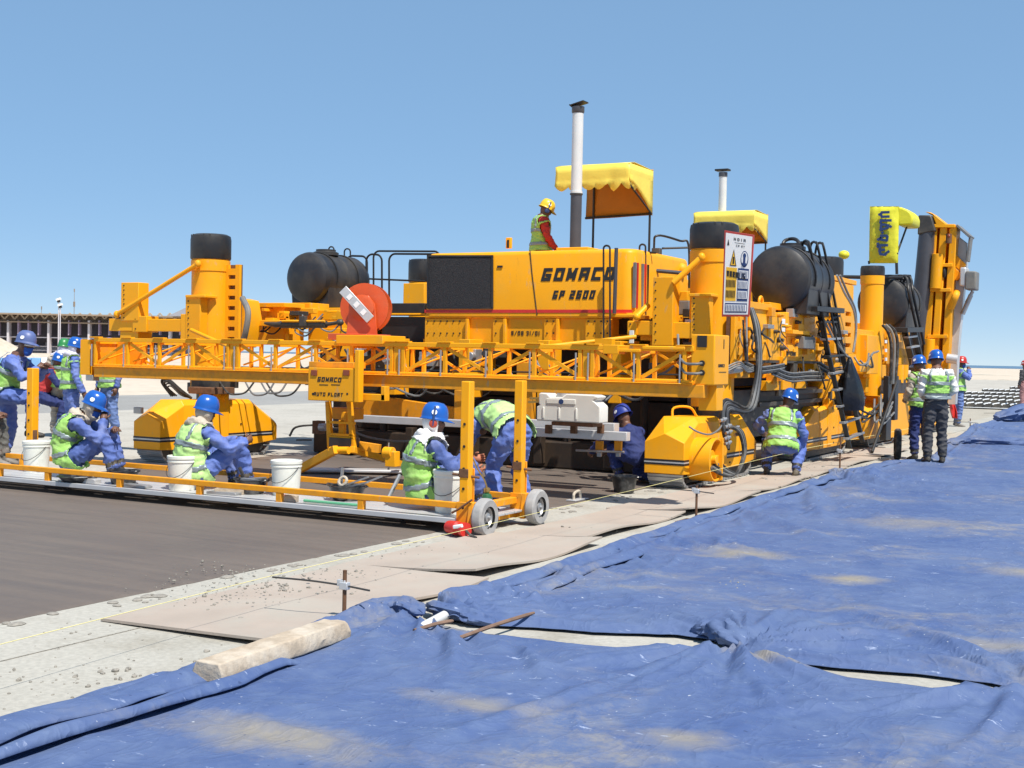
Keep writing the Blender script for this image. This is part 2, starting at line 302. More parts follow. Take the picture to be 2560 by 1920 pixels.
ground_mat('grey_road', (0.27, 0.265, 0.25), (0.32, 0.31, 0.29), (0.24, 0.23, 0.215), 0.2, 0.8, bump=0.2, bs=60)
ground_mat('wet', (0.133, 0.107, 0.089), (0.146, 0.118, 0.097), (0.118, 0.096, 0.081), 0.5, 0.9, rough=0.6, bump=0.03, bs=45, fine=0.03, gloss=(1.2, 0.55, 0.72))
ground_mat('base', (0.36, 0.33, 0.27), (0.42, 0.38, 0.31), (0.28, 0.25, 0.20), 0.3, 1.4, bump=0.4, bs=40)
ground_mat('sea', (0.05, 0.10, 0.16), (0.06, 0.12, 0.18), (0.07, 0.13, 0.2), 0.004, 0.02, rough=0.25, bump=0.4, bs=0.5)
def sheet(name, m, x0, x1, y0, y1, z, kind='structure', nx=1, ny=1):
    mb = MB(); vs = [(x0 + (x1 - x0) * i / nx, y0 + (y1 - y0) * j / ny, z) for j in range(ny + 1) for i in range(nx + 1)]
    fs = [(j * (nx + 1) + i, j * (nx + 1) + i + 1, (j + 1) * (nx + 1) + i + 1, (j + 1) * (nx + 1) + i) for j in range(ny) for i in range(nx)]
    return mb.add(vs, fs).build(name, m, kind=kind)
sheet('ground', 'sand', -9000, 9000, -600, 9000, -0.09)
sheet('sea', 'sea', -2500, 9000, 780, 8990, -0.05)
mbk = MB(); mbk.bb(-6.18, 4.6, -4, 80, -0.35, 0.0).build('pavement', 'lane', kind='structure')
pave = bpy.data.objects['pavement']
mbk = MB(); mbk.bb(-25, -12.66, -4, 150, -0.35, -0.002).build('left_pavement', 'lane_left', kind='structure')
sheet('road', 'grey_road', -33.5, -25.2, -4, 150, -0.03)
sheet('sub_base', 'base', -12.655, -6.185, 17.5, 105, -0.045)
mb = MB(); vs = []; fs = []; n = 420          # fresh slab with a slumped, uneven right edge
for j in range(n + 1):
    y = -3 + 20.4 * j / n; e = -6.19 + .020 * nv(y * 1.3, 1, 1) + .014 * nv(y * 5, 2, 1) + .008 * nv(y * 17, 3, 1)
    vs += [(-12.656, y, -.3), (-12.656, y, .012), (e - .5, y, .012), (e - .03, y, .011 + .003 * nv(y * 4, 1, 4)), (e - .006, y, .007), (e + .012 + .012 * nv(y * 9, 5, 1), y, .001), (e, y, -.3)]
for j in range(n):
    for i in range(6): fs.append((j * 7 + i, j * 7 + i + 1, (j + 1) * 7 + i + 1, (j + 1) * 7 + i))
mb.add(vs, fs).build('fresh_slab', 'wet', kind='structure')
MB().bb(-5.42, -5.4165, -4, 60, 0.001, 0.005).build('saw_cut', 'clod', pave)
# laitance and spilled paste along the slab edge
mb = MB(); random.seed(3)
for k in range(90):
    y = 2.5 + 14 * random.random(); x = -6.15 + abs(random.gauss(0, 0.16)); r = random.uniform(0.01, 0.035)
    mb.ball((x, y, 0.004), r * random.uniform(0.8, 1.8), r * random.uniform(0.8, 2.4), r * 0.35, 7, 4)
mb.build('mortar_crumbs', 'clod', label='grey mortar crumbs spilled along the fresh slab edge', cat='mortar', kind='stuff')
# far low berms of spoil on the flat
mb = MB(); random.seed(5)
for (cx, cy, lx, ly, h) in ((-30, 240, 90, 9, 0.5), (60, 330, 120, 12, 0.6), (-10, 160, 30, 5, 0.4), (30, 200, 50, 6, 0.4), (-110, 420, 60, 14, 0.7)):
    n = 26
    for i in range(n):
        t = i / (n - 1) - 0.5
        mb.ball((cx + t * lx + random.uniform(-1, 1), cy + random.uniform(-1.5, 1.5), -0.4), lx / n * 1.1, ly * random.uniform(0.35, 0.6), h * random.uniform(0.5, 1.1), 10, 6)
mb.build('terrain_berm', 'base', kind='structure')
# ================================================================ plywood sheets
def plywood(x0, x1, y0, y1, seed, label, lift=0.03):
    rnd = random.Random(seed); nx, ny = 10, 20; ph = rnd.random() * 6; th = 0.016; mb = MB(); top = []; sk = rnd.uniform(-0.03, 0.03)
    for j in range(ny + 1):
        for i in range(nx + 1):
            u = i / nx; v = j / ny
            z = 0.004 + lift * (u ** 3) * (0.5 + 0.5 * math.sin(v * 7 + ph)) + 0.6 * lift * ((1 - v) ** 6) * u + 0.3 * lift * (v ** 8)
            top.append((x0 + (x1 - x0) * u + sk * v, y0 + (y1 - y0) * v + sk * u, z))
    W = nx + 1; n = len(top); vs = [(a, b, c + th) for a, b, c in top] + top; fs = []
    for j in range(ny):
        for i in range(nx):
            a = j * W + i; fs.append((a, a + 1, a + W + 1, a + W)); fs.append((n + a, n + a + W, n + a + W + 1, n + a + 1))
    ring = [i for i in range(W)] + [j * W + nx for j in range(1, ny + 1)] + [ny * W + i for i in range(nx - 1, -1, -1)] + [j * W for j in range(ny - 1, 0, -1)]
    for k in range(len(ring)):
        a, b = ring[k], ring[(k + 1) % len(ring)]; fs.append((a, n + a, n + b, b))
    return mb.add(vs, fs).build('plywood_sheet', 'plywood', label=label, cat='plywood', group='plywood sheets laid along the lane')
for i, (x0, x1, y0, y1, lb) in enumerate((
        (-5.74, -4.50, 5.45, 7.86, 'dusty pinkish plywood sheet nearest the camera, in front of the bridge'),
        (-5.78, -4.62, 7.90, 10.02, 'dusty plywood sheet just in front of the bridge wheels, second nearest'),
        (-5.60, -4.78, 10.06, 12.40, 'plywood sheet right beside the rear wheel of the bridge'),
        (-5.66, -4.72, 12.44, 14.80, 'plywood sheet under the string before the near right crawler track'),
        (-5.60, -4.82, 14.84, 17.20, 'plywood sheet alongside the near right crawler track'),
        (-5.62, -4.90, 17.25, 19.60, 'plywood sheet under the squatting worker between the crawler tracks'),
        (-5.60, -4.95, 19.65, 22.00, 'plywood sheet beside the far right crawler track near standing men'),
        (-5.70, -4.95, 22.10, 24.50, 'farthest plywood sheet, behind the two standing men'))):
    plywood(x0, x1, y0, y1, i, lb, 0.045 if i < 4 else 0.03)
# ================================================================ blue tarpaulins
def tarp_mat():
    m = bpy.data.materials.new('tarp'); m.use_nodes = True; t = m.node_tree; N = t.nodes; Lk = t.links; b = N['Principled BSDF']
    g = N.new('ShaderNodeNewGeometry'); pos = g.outputs['Position']
    def nz(s, d=8, r=0.6, vec=None, dist=0.0):
        n = N.new('ShaderNodeTexNoise'); n.inputs['Scale'].default_value = s; n.inputs['Detail'].default_value = d; n.inputs['Roughness'].default_value = r; n.inputs['Distortion'].default_value = dist; Lk.new(vec or pos, n.inputs['Vector']); return n.outputs[0]
    def rng(i, a, b_, c, d):
        r = N.new('ShaderNodeMapRange'); r.inputs[1].default_value = a; r.inputs[2].default_value = b_; r.inputs[3].default_value = c; r.inputs[4].default_value = d; Lk.new(i, r.inputs[0]); return r.outputs[0]
    def mp(sx, sy, rot):
        k = N.new('ShaderNodeMapping'); k.inputs['Scale'].default_value = (sx, sy, 1); k.inputs['Rotation'].default_value = (0, 0, rot); Lk.new(pos, k.inputs['Vector']); return k.outputs[0]
    def mix(f, a, c):
        x = N.new('ShaderNodeMix'); x.data_type = 'RGBA'; Lk.new(f, x.inputs[0])
        if isinstance(a, tuple): x.inputs[6].default_value = (*a, 1)
        else: Lk.new(a, x.inputs[6])
        x.inputs[7].default_value = (*c, 1); return x.outputs[2]
    o = mix(rng(nz(0.9, 6), 0.35, 0.65, 0, 1), (0.060, 0.100, 0.232), (0.098, 0.140, 0.262))
    o = mix(rng(nz(7, 6, 0.7), 0.45, 0.75, 0, 0.55), o, (0.135, 0.185, 0.30))                       # rubbed fabric
    dirt = N.new('ShaderNodeMath'); dirt.operation = 'MULTIPLY'
    Lk.new(rng(nz(0.75, 5, 0.55, dist=0.6), 0.53, 0.66, 0, 1), dirt.inputs[0]); Lk.new(rng(nz(4, 9, 0.8), 0.42, 0.62, 0, 0.62), dirt.inputs[1])
    o = mix(dirt.outputs[0], o, (0.30, 0.27, 0.21))
    for (sx, sy, rx, ry, am) in ((-3.35, 10.1, .55, .45, .9), (-2.3, 9.35, .35, .30, .9), (-3.35, 4.15, .75, .30, .8), (-3.75, 6.35, .35, .15, .8), (-2.0, 6.55, .45, .14, .7), (-1.0, 10.5, .9, .5, .7), (-2.9, 5.0, .5, .18, .6), (-1.9, 5.0, .3, .2, .7), (-2.6, 13.0, .8, .7, .6), (-1.0, 7.6, .7, .25, .6)):
        sb = N.new('ShaderNodeVectorMath'); sb.operation = 'SUBTRACT'; Lk.new(pos, sb.inputs[0]); sb.inputs[1].default_value = (sx, sy, 0); mv = N.new('ShaderNodeVectorMath'); mv.operation = 'MULTIPLY'; Lk.new(sb.outputs[0], mv.inputs[0]); mv.inputs[1].default_value = (1 / rx, 1 / ry, 0)
        ln = N.new('ShaderNodeVectorMath'); ln.operation = 'LENGTH'; Lk.new(mv.outputs[0], ln.inputs[0]); sm_ = N.new('ShaderNodeMath'); sm_.operation = 'MULTIPLY_ADD'; Lk.new(nz(3.2, 8, 0.75), sm_.inputs[0]); sm_.inputs[1].default_value = 1.7; Lk.new(ln.outputs['Value'], sm_.inputs[2])
        o = mix(rng(sm_.outputs[0], 1.75, 0.95, 0, am), o, (0.29, 0.255, 0.19))
    scuff = N.new('ShaderNodeMath'); scuff.operation = 'MULTIPLY'
    Lk.new(rng(nz(5, 4, 0.6, mp(1.0, 3.2, 0.25)), 0.64, 0.70, 0, 1), scuff.inputs[0]); Lk.new(rng(nz(24, 5, 0.7), 0.48, 0.60, 0, 0.7), scuff.inputs[1])
    o = mix(scuff.outputs[0], o, (0.42, 0.48, 0.62))
    fl = N.new('ShaderNodeMath'); fl.operation = 'MULTIPLY'; Lk.new(rng(nz(38, 2, 0.5), 0.725, 0.76, 0, 0.9), fl.inputs[0]); Lk.new(rng(nz(1.1, 4), 0.45, 0.60, 0, 1), fl.inputs[1])
    o = mix(fl.outputs[0], o, (0.62, 0.64, 0.66))                      # crumbs of dried paste
    o = mix(rng(nz(19, 2, 0.4, mp(1, 1.6, 1.0)), 0.25, 0.23, 0, 0.6), o, (0.03, 0.05, 0.12))       # small holes and tar spots
    Lk.new(o, b.inputs['Base Color']); Lk.new(rng(nz(3, 6), 0.35, 0.65, 0.62, 0.85), b.inputs['Roughness'])
    b.inputs['Specular IOR Level'].default_value = 0.3
    def ridge(s, dist, vec=None, pw=7):
        n = nz(s, 3, 0.5, vec, dist); a = N.new('ShaderNodeMath'); a.operation = 'SUBTRACT'; Lk.new(n, a.inputs[0]); a.inputs[1].default_value = 0.5
        c = N.new('ShaderNodeMath'); c.operation = 'ABSOLUTE'; Lk.new(a.outputs[0], c.inputs[0]); e = N.new('ShaderNodeMapRange'); e.inputs[1].default_value = 0; e.inputs[2].default_value = 0.16; e.inputs[3].default_value = 1; e.inputs[4].default_value = 0; Lk.new(c.outputs[0], e.inputs[0])
        f = N.new('ShaderNodeMath'); f.operation = 'POWER'; Lk.new(e.outputs[0], f.inputs[0]); f.inputs[1].default_value = pw; return f.outputs[0]
    b0 = N.new('ShaderNodeBump'); b0.inputs['Strength'].default_value = 0.18; b0.inputs['Distance'].default_value = 0.03
    ad = N.new('ShaderNodeMath'); ad.operation = 'ADD'; Lk.new(ridge(1.6, 1.2, mp(1.0, 1.8, 0.5)), ad.inputs[0]); Lk.new(ridge(2.4, 0.8, mp(1.7, 0.9, -0.4)), ad.inputs[1]); Lk.new(ad.outputs[0], b0.inputs['Height'])
    b1 = N.new('ShaderNodeBump'); b1.inputs['Strength'].default_value = 0.13; b1.inputs['Distance'].default_value = 0.03; Lk.new(nz(4, 6, 0.55, dist=0.6), b1.inputs['Height']); Lk.new(b0.outputs[0], b1.inputs['Normal'])
    b2 = N.new('ShaderNodeBump'); b2.inputs['Strength'].default_value = 0.25; b2.inputs['Distance'].default_value = 0.006; Lk.new(nz(55, 3), b2.inputs['Height']); Lk.new(b1.outputs[0], b2.inputs['Normal']); Lk.new(b2.outputs[0], b.inputs['Normal'])
    MATS['tarp'] = m
tarp_mat()
def pl(pts, x):
    if x <= pts[0][0]: return pts[0][1]
    for (a, b), (c, d) in zip(pts, pts[1:]):
        if x <= c: return b + (d - b) * (x - a) / (c - a)
    return pts[-1][1]
def nv(x, y, s=0.0): return noise.noise((x, y, s))
PIN = [(-2.22, 6.72, 0.075, 0.62, 1.0), (-0.80, 6.80, 0.05, 0.9, 2.0), (-4.57, 17.75, 0.10, 0.75, 3.0), (-4.2, 6.55, 0.07, 0.7, 4.0), (-5.2, 33.0, 0.10, 1.2, 5.0)]
FOLD = [((-3.75, 6.2), (-3.2, 5.2), 0.05, 0.07), ((-3.2, 6.1), (-2.75, 5.35), 0.035, 0.06), ((-2.2, 6.6), (-1.7, 5.5), 0.05, 0.06), ((-2.25, 6.6), (-2.6, 5.6), 0.03, 0.05), ((-2.6, 5.6), (-2.75, 4.2), 0.03, 0.07),
        ((-2.2, 6.85), (-1.2, 7.9), 0.03, 0.05), ((-0.8, 6.7), (-1.9, 5.2), 0.035, 0.07), ((-0.8, 6.7), (-0.9, 5.0), 0.03, 0.06), ((-0.8, 6.9), (-2.2, 8.4), 0.03, 0.06), ((-4.2, 7.4), (-3.2, 7.1), 0.04, 0.05),
        ((-4.2, 8.3), (-3.3, 7.9), 0.035, 0.05), ((-4.25, 9.5), (-3.5, 8.7), 0.045, 0.06), ((-4.2, 10.6), (-2.9, 9.6), 0.04, 0.08), ((-4.3, 13.0), (-2.7, 11.0), 0.06, 0.12), ((-4.5, 16.5), (-3.4, 12.5), 0.05, 0.13),
        ((-4.5, 17.6), (-3.0, 16.2), 0.07, 0.10), ((-4.5, 17.8), (-2.6, 18.2), 0.07, 0.10), ((-4.2, 21.0), (-2.8, 20.2), 0.05, 0.12), ((-4.3, 26.0), (-3.0, 25.0), 0.08, 0.15), ((-4.6, 28.0), (-3.1, 27.6), 0.08, 0.18), ((-3.6, 4.3), (-1.2, 3.6), 0.02, 0.08)]
def seg(px, py, a, b):
    ax, ay = a; bx, by = b; dx, dy = bx - ax, by - ay; t = ((px - ax) * dx + (py - ay) * dy) / (dx * dx + dy * dy); tc = min(1, max(0, t))
    return math.hypot(px - ax - tc * dx, py - ay - tc * dy), tc
CRB = {}
def crease(a, b, amp, wd):
    for i in range(int((min(a[0], b[0]) - .3) * 2 // 1), int((max(a[0], b[0]) + .3) * 2 // 1) + 1):
        for j in range(int((min(a[1], b[1]) - .3) * 2 // 1), int((max(a[1], b[1]) + .3) * 2 // 1) + 1): CRB.setdefault((i, j), []).append((a, b, amp, wd))
rc = random.Random(14)
for (cx, cy, n, r0, r1) in ((-2.22, 6.72, 26, .12, 1.1), (-0.80, 6.80, 20, .1, 1.2), (-4.2, 6.55, 22, .1, 1.1), (-4.57, 17.75, 18, .2, 1.6)):
    for k in range(n):
        th = rc.uniform(0, 6.283); a0 = rc.uniform(r0, r0 * 3); L = rc.uniform(.2, r1); crease((cx + math.cos(th) * a0, cy + math.sin(th) * a0), (cx + math.cos(th + .1) * (a0 + L), cy + math.sin(th + .1) * (a0 + L)), rc.uniform(.012, .032), rc.uniform(.014, .03))
for k in range(70):
    y = rc.uniform(6.9, 16); x = -4.3 + abs(rc.gauss(0, .5)); th = rc.gauss(-0.9, .35); L = rc.uniform(.2, .7); crease((x, y), (x + math.cos(th) * L, y + math.sin(th) * L), rc.uniform(.010, .03), rc.uniform(.014, .035))
for k in range(60):
    y = rc.uniform(3.0, 12); x = rc.uniform(-4.2, .8); th = rc.uniform(0, 3.14); L = rc.uniform(.2, .9); crease((x, y), (x + math.cos(th) * L, y + math.sin(th) * L), rc.uniform(.004, .012), rc.uniform(.014, .035))
for k in range(50):
    y = rc.uniform(12, 40); x = -4.6 + abs(rc.gauss(0, 1.2)); th = rc.gauss(-0.6, .6); L = rc.uniform(.4, 1.6); crease((x, y), (x + math.cos(th) * L, y + math.sin(th) * L), rc.uniform(.01, .04), rc.uniform(.03, .07))
def tarp_h(x, y):
    wx = x + 0.35 * nv(x * 0.8, y * 0.8, 3); wy = y + 0.35 * nv(x * 0.8, y * 0.8, 9)
    h = 0.024 + 0.016 * nv(wx * 0.7, wy * 0.45, 0) + 0.004 * nv(wx * 2.2, wy * 1.4, 5) + 0.0015 * nv(wx * 7, wy * 4.5, 8)
    r1 = 1 - abs(nv(wx * 0.9 + wy * 0.5, wy * 0.7 - wx * 0.25, 21)); h += 0.013 * r1 ** 9
    r2 = 1 - abs(nv(wx * 1.5 - wy * 0.8, wy * 0.9 + wx * 0.6, 33)); h += 0.006 * r2 ** 12
    for (cx, cy, amp, R, sd) in PIN:
        dx, dy = x - cx, y - cy; r = math.hypot(dx, dy)
        if r < R * 3.2:
            th = math.atan2(dy, dx); k = 1 - abs(noise.noise((math.cos(th) * 2.6, math.sin(th) * 2.6, sd + r * 0.35))); k2 = 1 - abs(noise.noise((math.cos(th) * 5.5, math.sin(th) * 5.5, sd + 7 + r * 0.5)))
            h += 1.6 * amp * (0.75 * k ** 6 + 0.5 * k2 ** 5) * math.exp(-r / R) * r / (r + 0.10) + amp * 0.5 * math.exp(-(r / 0.10) ** 2)
    for a, b, amp, wd in FOLD:
        amp *= 1.05; wd *= 0.8
        if abs(x - (a[0] + b[0]) / 2) > 2.4 or abs(y - (a[1] + b[1]) / 2) > 3.5: continue
        d, t = seg(wx * 0.5 + x * 0.5, wy * 0.5 + y * 0.5, a, b); d *= 1 + 0.5 * nv(x * 3, y * 3, 4)
        if d < wd * 3: h += amp * math.exp(-(d / wd) ** 2) * (1 - t) ** 0.6 * (0.35 + 0.65 * min(1, t * 6)) - 0.35 * amp * math.exp(-((d - wd * 1.6) / wd) ** 2) * (1 - t)
    key = (int(x * 2 // 1), int(y * 2 // 1))
    for a, b, amp, wd in CRB.get(key, ()):
        d, t = seg(wx * 0.3 + x * 0.7, wy * 0.3 + y * 0.7, a, b); q = math.sin(math.pi * min(1, max(0.001, t))) ** 0.5
        if d < wd * 3: h += amp * q * math.exp(-(d / wd) ** 2)
    return max(0.012, h)
def tarp(name, label, xl, xr, yb, yt, nx, ny, ypow, dz, hem):
    mb = MB(); vs = []; fs = []
    for j in range(ny + 1):
        v = (j / ny) ** ypow
        for i in range(nx + 1):
            u = (i / nx) ** 1.15; ym = yb(0) + (yt(0) - yb(0)) * v
            for _ in range(3):
                x = xl(ym) + (xr - xl(ym)) * u; ym = yb(x) + (yt(x) - yb(x)) * v
            y = ym; e = (x - xl(y)); ed = min(v, 1 - v) * (yt(x) - yb(x)); ed = min(1, ed / 0.16); z = 0.008 + (tarp_h(x, y) - 0.008) * (0.06 + 0.94 * ed * ed * (3 - 2 * ed)) + dz
            x += 0.02 * nv(y * 2.2, 3.3, 1) * math.exp(-e / 0.2) + 0.012 * nv(y * 9, 1.3, 4) * math.exp(-e / 0.1)
            y += (0.02 * nv(x * 3.1, 7.3, 2) + 0.010 * nv(x * 11, 7.3, 2)) * (math.exp(-v * (yt(x) - yb(x)) / 0.1) + math.exp(-(1 - v) * (yt(x) - yb(x)) / 0.1))
            he = hem(y); z += he * math.exp(-((e - 0.09) / 0.06) ** 2) + 0.55 * he * math.exp(-((e - 0.27 - 0.04 * nv(y * 1.3, 2, 2)) / 0.035) ** 2)
            if e < 0.03: z = dz + 0.006
            vs.append((x, y, z))
    W = nx + 1
    for j in range(ny):
        for i in range(nx): fs.append((j * W + i, j * W + i + 1, (j + 1) * W + i + 1, (j + 1) * W + i))
    o = mb.add(vs, fs).build(name, 'tarp', ang=80, label=label, cat='tarpaulin', group='blue tarpaulins over the cured lane')
    s = o.modifiers.new('thick', 'SOLIDIFY'); s.thickness = 0.004; s.offset = 1
    return o
LA = [(2.0, -4.30), (3.62, -4.40), (4.66, -4.36), (4.86, -4.39), (5.2, -4.40), (5.52, -4.45), (6.15, -4.49), (6.41, -4.46), (7, -4.46)]
TA = [(-4.6, 6.47), (-4.1, 6.47), (-3.7, 6.39), (-3.08, 6.42), (-2.5, 6.58), (-2.28, 6.66), (-2.1, 6.74), (-1.9, 6.70), (-1.6, 6.54), (-1.2, 6.55), (-1.0, 6.64), (-0.82, 6.78), (-0.6, 6.80), (3, 6.9)]
LB = [(6.3, -4.05), (6.6, -4.05), (6.8, -4.28), (7.72, -4.33), (8.87, -4.36), (10.21, -4.44), (11.46, -4.48), (14.31, -4.58), (17.57, -4.60), (20.97, -4.55), (21.6, -4.1), (23.5, -4.35), (27.17, -4.74), (33.25, -5.32), (42.42, -5.76), (60, -6.1)]
BB = [(-4.6, 6.62), (-4.0, 6.52), (-3.76, 6.58), (-3.05, 6.78), (-2.7, 6.96), (-2.45, 6.92), (-2.3, 6.74), (-2.15, 6.66), (-1.9, 6.66), (-1.67, 6.70), (-1.3, 6.78), (-0.95, 6.80), (-0.80, 6.74), (-0.6, 6.76), (3, 6.86)]
TAR_A = tarp('blue_tarpaulin', 'worn blue tarpaulin in the foreground, nearest the camera, with timber on it', lambda y: pl(LA, y), 2.2, lambda x: 2.6, lambda x: pl(TA, x), 330, 220, 1.0, 0.0, lambda y: 0.045)
TAR_B = tarp('blue_tarpaulin', 'long wrinkled blue tarpaulin behind the foreground one, running off into the distance', lambda y: pl(LB, y), 2.4, lambda x: pl(BB, x), lambda x: 46.0, 260, 440, 2.0, 0.012, lambda y: 0.045)
def crumple(parent, pts, r, seed, name='rolled_fold', n=22):
    """bunched tarpaulin: a ruffled flattened roll along a path"""
    P = curve(pts, 7); k = len(P); mb = MB(); vs = []; fs = []
    for i, p in enumerate(P):
        d = (P[min(i + 1, k - 1)] - P[max(i - 1, 0)]).normalized(); s = d.cross(Z).normalized(); u = s.cross(d); env = math.sin(math.pi * min(1, max(0.03, i / (k - 1)))) ** 0.45
        for j in range(n):
            a = 2 * math.pi * j / n; rr = r * env * (1 + 0.55 * noise.noise((math.cos(a) * 1.6 + seed, math.sin(a) * 1.6, i * 0.33)) + 0.40 * noise.noise((math.cos(a) * 4 + seed, math.sin(a) * 4, i * 0.5)))
            q = p + s * (math.cos(a) * rr * 1.25) + u * (math.sin(a) * rr * 0.75); q.z = max(0.01, q.z); vs.append(q)
    for i in range(k - 1):
        for j in range(n): fs.append((i * n + j, i * n + (j + 1) % n, (i + 1) * n + (j + 1) % n, (i + 1) * n + j))
    fs += [tuple(range(n)), tuple((k - 1) * n + j for j in range(n))]
    return mb.add(vs, fs).build(name, 'tarp', parent, ang=50)
crumple(TAR_B, [(-2.62, 7.02, 0.05), (-2.48, 7.0, 0.08), (-2.36, 6.88, 0.085), (-2.22, 6.73, 0.06)], 0.075, 1)
crumple(TAR_B, [(-2.55, 7.10, 0.05), (-2.38, 7.02, 0.07), (-2.24, 6.80, 0.06)], 0.06, 5)
crumple(TAR_A, [(-4.52, 6.20, 0.04), (-4.42, 6.42, 0.07), (-4.28, 6.50, 0.09), (-4.12, 6.46, 0.06)], 0.07, 9)
crumple(TAR_B, [(-4.26, 6.72, 0.06), (-4.1, 6.62, 0.07), (-3.85, 6.60, 0.05), (-3.7, 6.58, 0.03)], 0.055, 12)
crumple(TAR_B, [(-4.62, 17.6, 0.03), (-4.57, 17.75, 0.10), (-4.5, 17.85, 0.05)], 0.08, 15)
crumple(TAR_B, [(-5.45, 38.5, 0.12), (-5.0, 39.3, 0.25), (-4.4, 40.0, 0.28), (-3.5, 40.6, 0.2)], 0.26, 17)
crumple(TAR_B, [(-4.7, 26.0, 0.05), (-4.4, 26.8, 0.10), (-3.6, 27.0, 0.10), (-3.0, 27.4, 0.06)], 0.12, 19)
crumple(TAR_A, [(-4.42, 2.6, 0.03), (-4.40, 3.6, 0.035), (-4.36, 4.4, 0.04), (-4.39, 4.9, 0.03), (-4.43, 5.4, 0.03), (-4.5, 6.1, 0.03)], 0.045, 27)
def hem_fold(par, L, ya, yb, e0, e1, z0, seed, n=60):
    mb = MB(); vs = []; fs = []; m = 9
    for j in range(n + 1):
        y = ya + (yb - ya) * j / n; env = min(1, j / 4, (n - j) / 4); c = .03 * nv(y * 1.1, seed, 2); w_ = (e1 - e0) * (1 + .35 * nv(y * 1.7, seed, 5))
        for i in range(m + 1):
            u = i / m; z = z0 * (math.sin(math.pi * (.06 + .80 * u)) ** .6) * (1 + .35 * nv(y * 2.3, u * 2, seed)) * (.35 + .65 * env) + .012; vs.append((pl(L, y) + e0 + c + w_ * u, y, z))
    for j in range(n):
        for i in range(m): fs.append((j * (m + 1) + i, j * (m + 1) + i + 1, (j + 1) * (m + 1) + i + 1, (j + 1) * (m + 1) + i))
    o = mb.add(vs, fs).build('hem_fold', 'tarp', par, ang=80); sd_ = o.modifiers.new('t', 'SOLIDIFY'); sd_.thickness = .006; return o
hem_fold(TAR_A, LA, 2.7, 4.75, -.03, .24, .085, 1); hem_fold(TAR_A, LA, 2.9, 5.2, .27, .40, .075, 2); hem_fold(TAR_A, LA, 4.6, 6.2, -.04, .13, .07, 3)
hem_fold(TAR_B, LB, 6.95, 8.6, .02, .20, .09, 4); hem_fold(TAR_B, LB, 7.6, 9.6, .25, .42, .08, 5); hem_fold(TAR_B, LB, 9.2, 13.5, -.01, .16, .07, 6); hem_fold(TAR_B, LB, 14, 17.4, .0, .22, .09, 7); hem_fold(TAR_B, LB, 18.0, 20.8, .0, .25, .09, 8)
# ================================================================ loose things on the tarps and the lane
a = gz(532, 1724, 0.02); b = gz(862, 1604, 0.02); d = (b - a).normalized(); s = V((d.y, -d.x, 0))
prof = [(-0.085, 0.0), (0.085, 0.0), (0.09, 0.045), (0.065, 0.095), (-0.065, 0.10), (-0.09, 0.05)]
mb = MB(); k = 26; L_ = (b - a).length + 0.02; vs = []; fs = []
for i in range(k + 1):
    t = i / k; c = a - d * 0.02 + d * (L_ * t) - s * 0.02; e = min(1, (1.0 - t) / 0.05 + 0.35)
    for (q, z) in prof: vs.append(c + s * (q * (e if t > .9 else 1) + 0.004 * nv(t * 9, q * 20, 3)) + Z * (0.035 + z * (1 if t < 0.93 else 0.85) + 0.004 * nv(t * 13, z * 30, 7)))
n = len(prof)
for i in range(k):
    for j in range(n): fs.append((i * n + j, i * n + (j + 1) % n, (i + 1) * n + (j + 1) % n, (i + 1) * n + j))
fs += [tuple(range(n)), tuple(k * n + j for j in range(n))]
mb.add(vs, fs).build('timber_beam', 'wood', bevel=0.008, label='thick weathered timber lying on the edge of the foreground tarpaulin', cat='timber')
for (p, q, lb) in (((1130, 1602), (1335, 1532), 'longer thin brown stick lying on the tarpaulin edge, right one'), ((1035, 1577), (1132, 1552), 'shorter thin brown stick lying near the white pipe end, left one')):
    a = gz(*p, 0.06); b = gz(*q, 0.075); mid = (a + b) / 2 + V((0, 0, 0.006))
    MB().tube(curve([a, mid, b], 5), [0.012] * 10 + [0.008], 7).build('wooden_stick', 'stick', label=lb, cat='stick', group='sticks on the tarpaulin')
a = gz(1050, 1572, 0.05); b = gz(1100, 1545, 0.05); MB().lathe([(0.030, 0), (0.030, 0.42), (0.025, 0.42), (0.025, 0.36)], a, (b - a), 16).build('pipe_offcut', 'pipe_white', label='short white pipe poking out of the bunched blue tarpaulin', cat='pipe')
def stake(px, py, top, arm, label, armlen=0.55, plate=False):
    p = gz(px, py); h = aY(px, top, p.y).z; t = thing('line_stake', p, label, 'stake', 'steel stakes carrying the guide string')
    mb = MB(); mb.tube([p - Z * 0.05, p + Z * h], 0.0125, 8); mb.build('rod', 'rust', t)
    za = aY(px, arm, p.y).z; q = V((p.x, p.y, za))
    MB().bb(q.x - .028, q.x + .028, q.y - .02, q.y + .02, za - .022, za + .022).bb(q.x - .05, q.x + .01, q.y - .012, q.y + .012, za - .006, za + .034).build('clamp', 'alu', t, bevel=0.004)
    MB().tube(curve([q + V((0.18, 0, -0.01)), q, q + V((-0.25, 0, 0.004)), q + V((-armlen, 0.01, -0.006))], 4), 0.006, 6).build('arm', 'dark_steel', t)
    if plate: MB().bb(p.x - .16, p.x + .14, p.y - .16, p.y + .16, 0.005, 0.022).build('foot_plate', 'rust', t)
    return q + V((-armlen, 0.01, 0.004))
S1 = stake(860, 1566, 1425, 1464, 'rusty line stake with clamp and arm beside the foreground tarpaulin, nearest one')
S2 = stake(1740, 1308, 1214, 1228, 'line stake on a foot plate in front of the near right crawler track', plate=True)
S3 = stake(2099, 1186, 1092, 1128, 'line stake standing at the gathered peak of the long tarpaulin')
S4 = stake(2425, 1078, 1046, 1056, 'short line stake at the far tarpaulin edge, left of two')
S5 = stake(2508, 1052, 1024, 1034, 'short line stake at the far tarpaulin edge, rightmost')
S0 = gz(-500, 1737, 0.25)
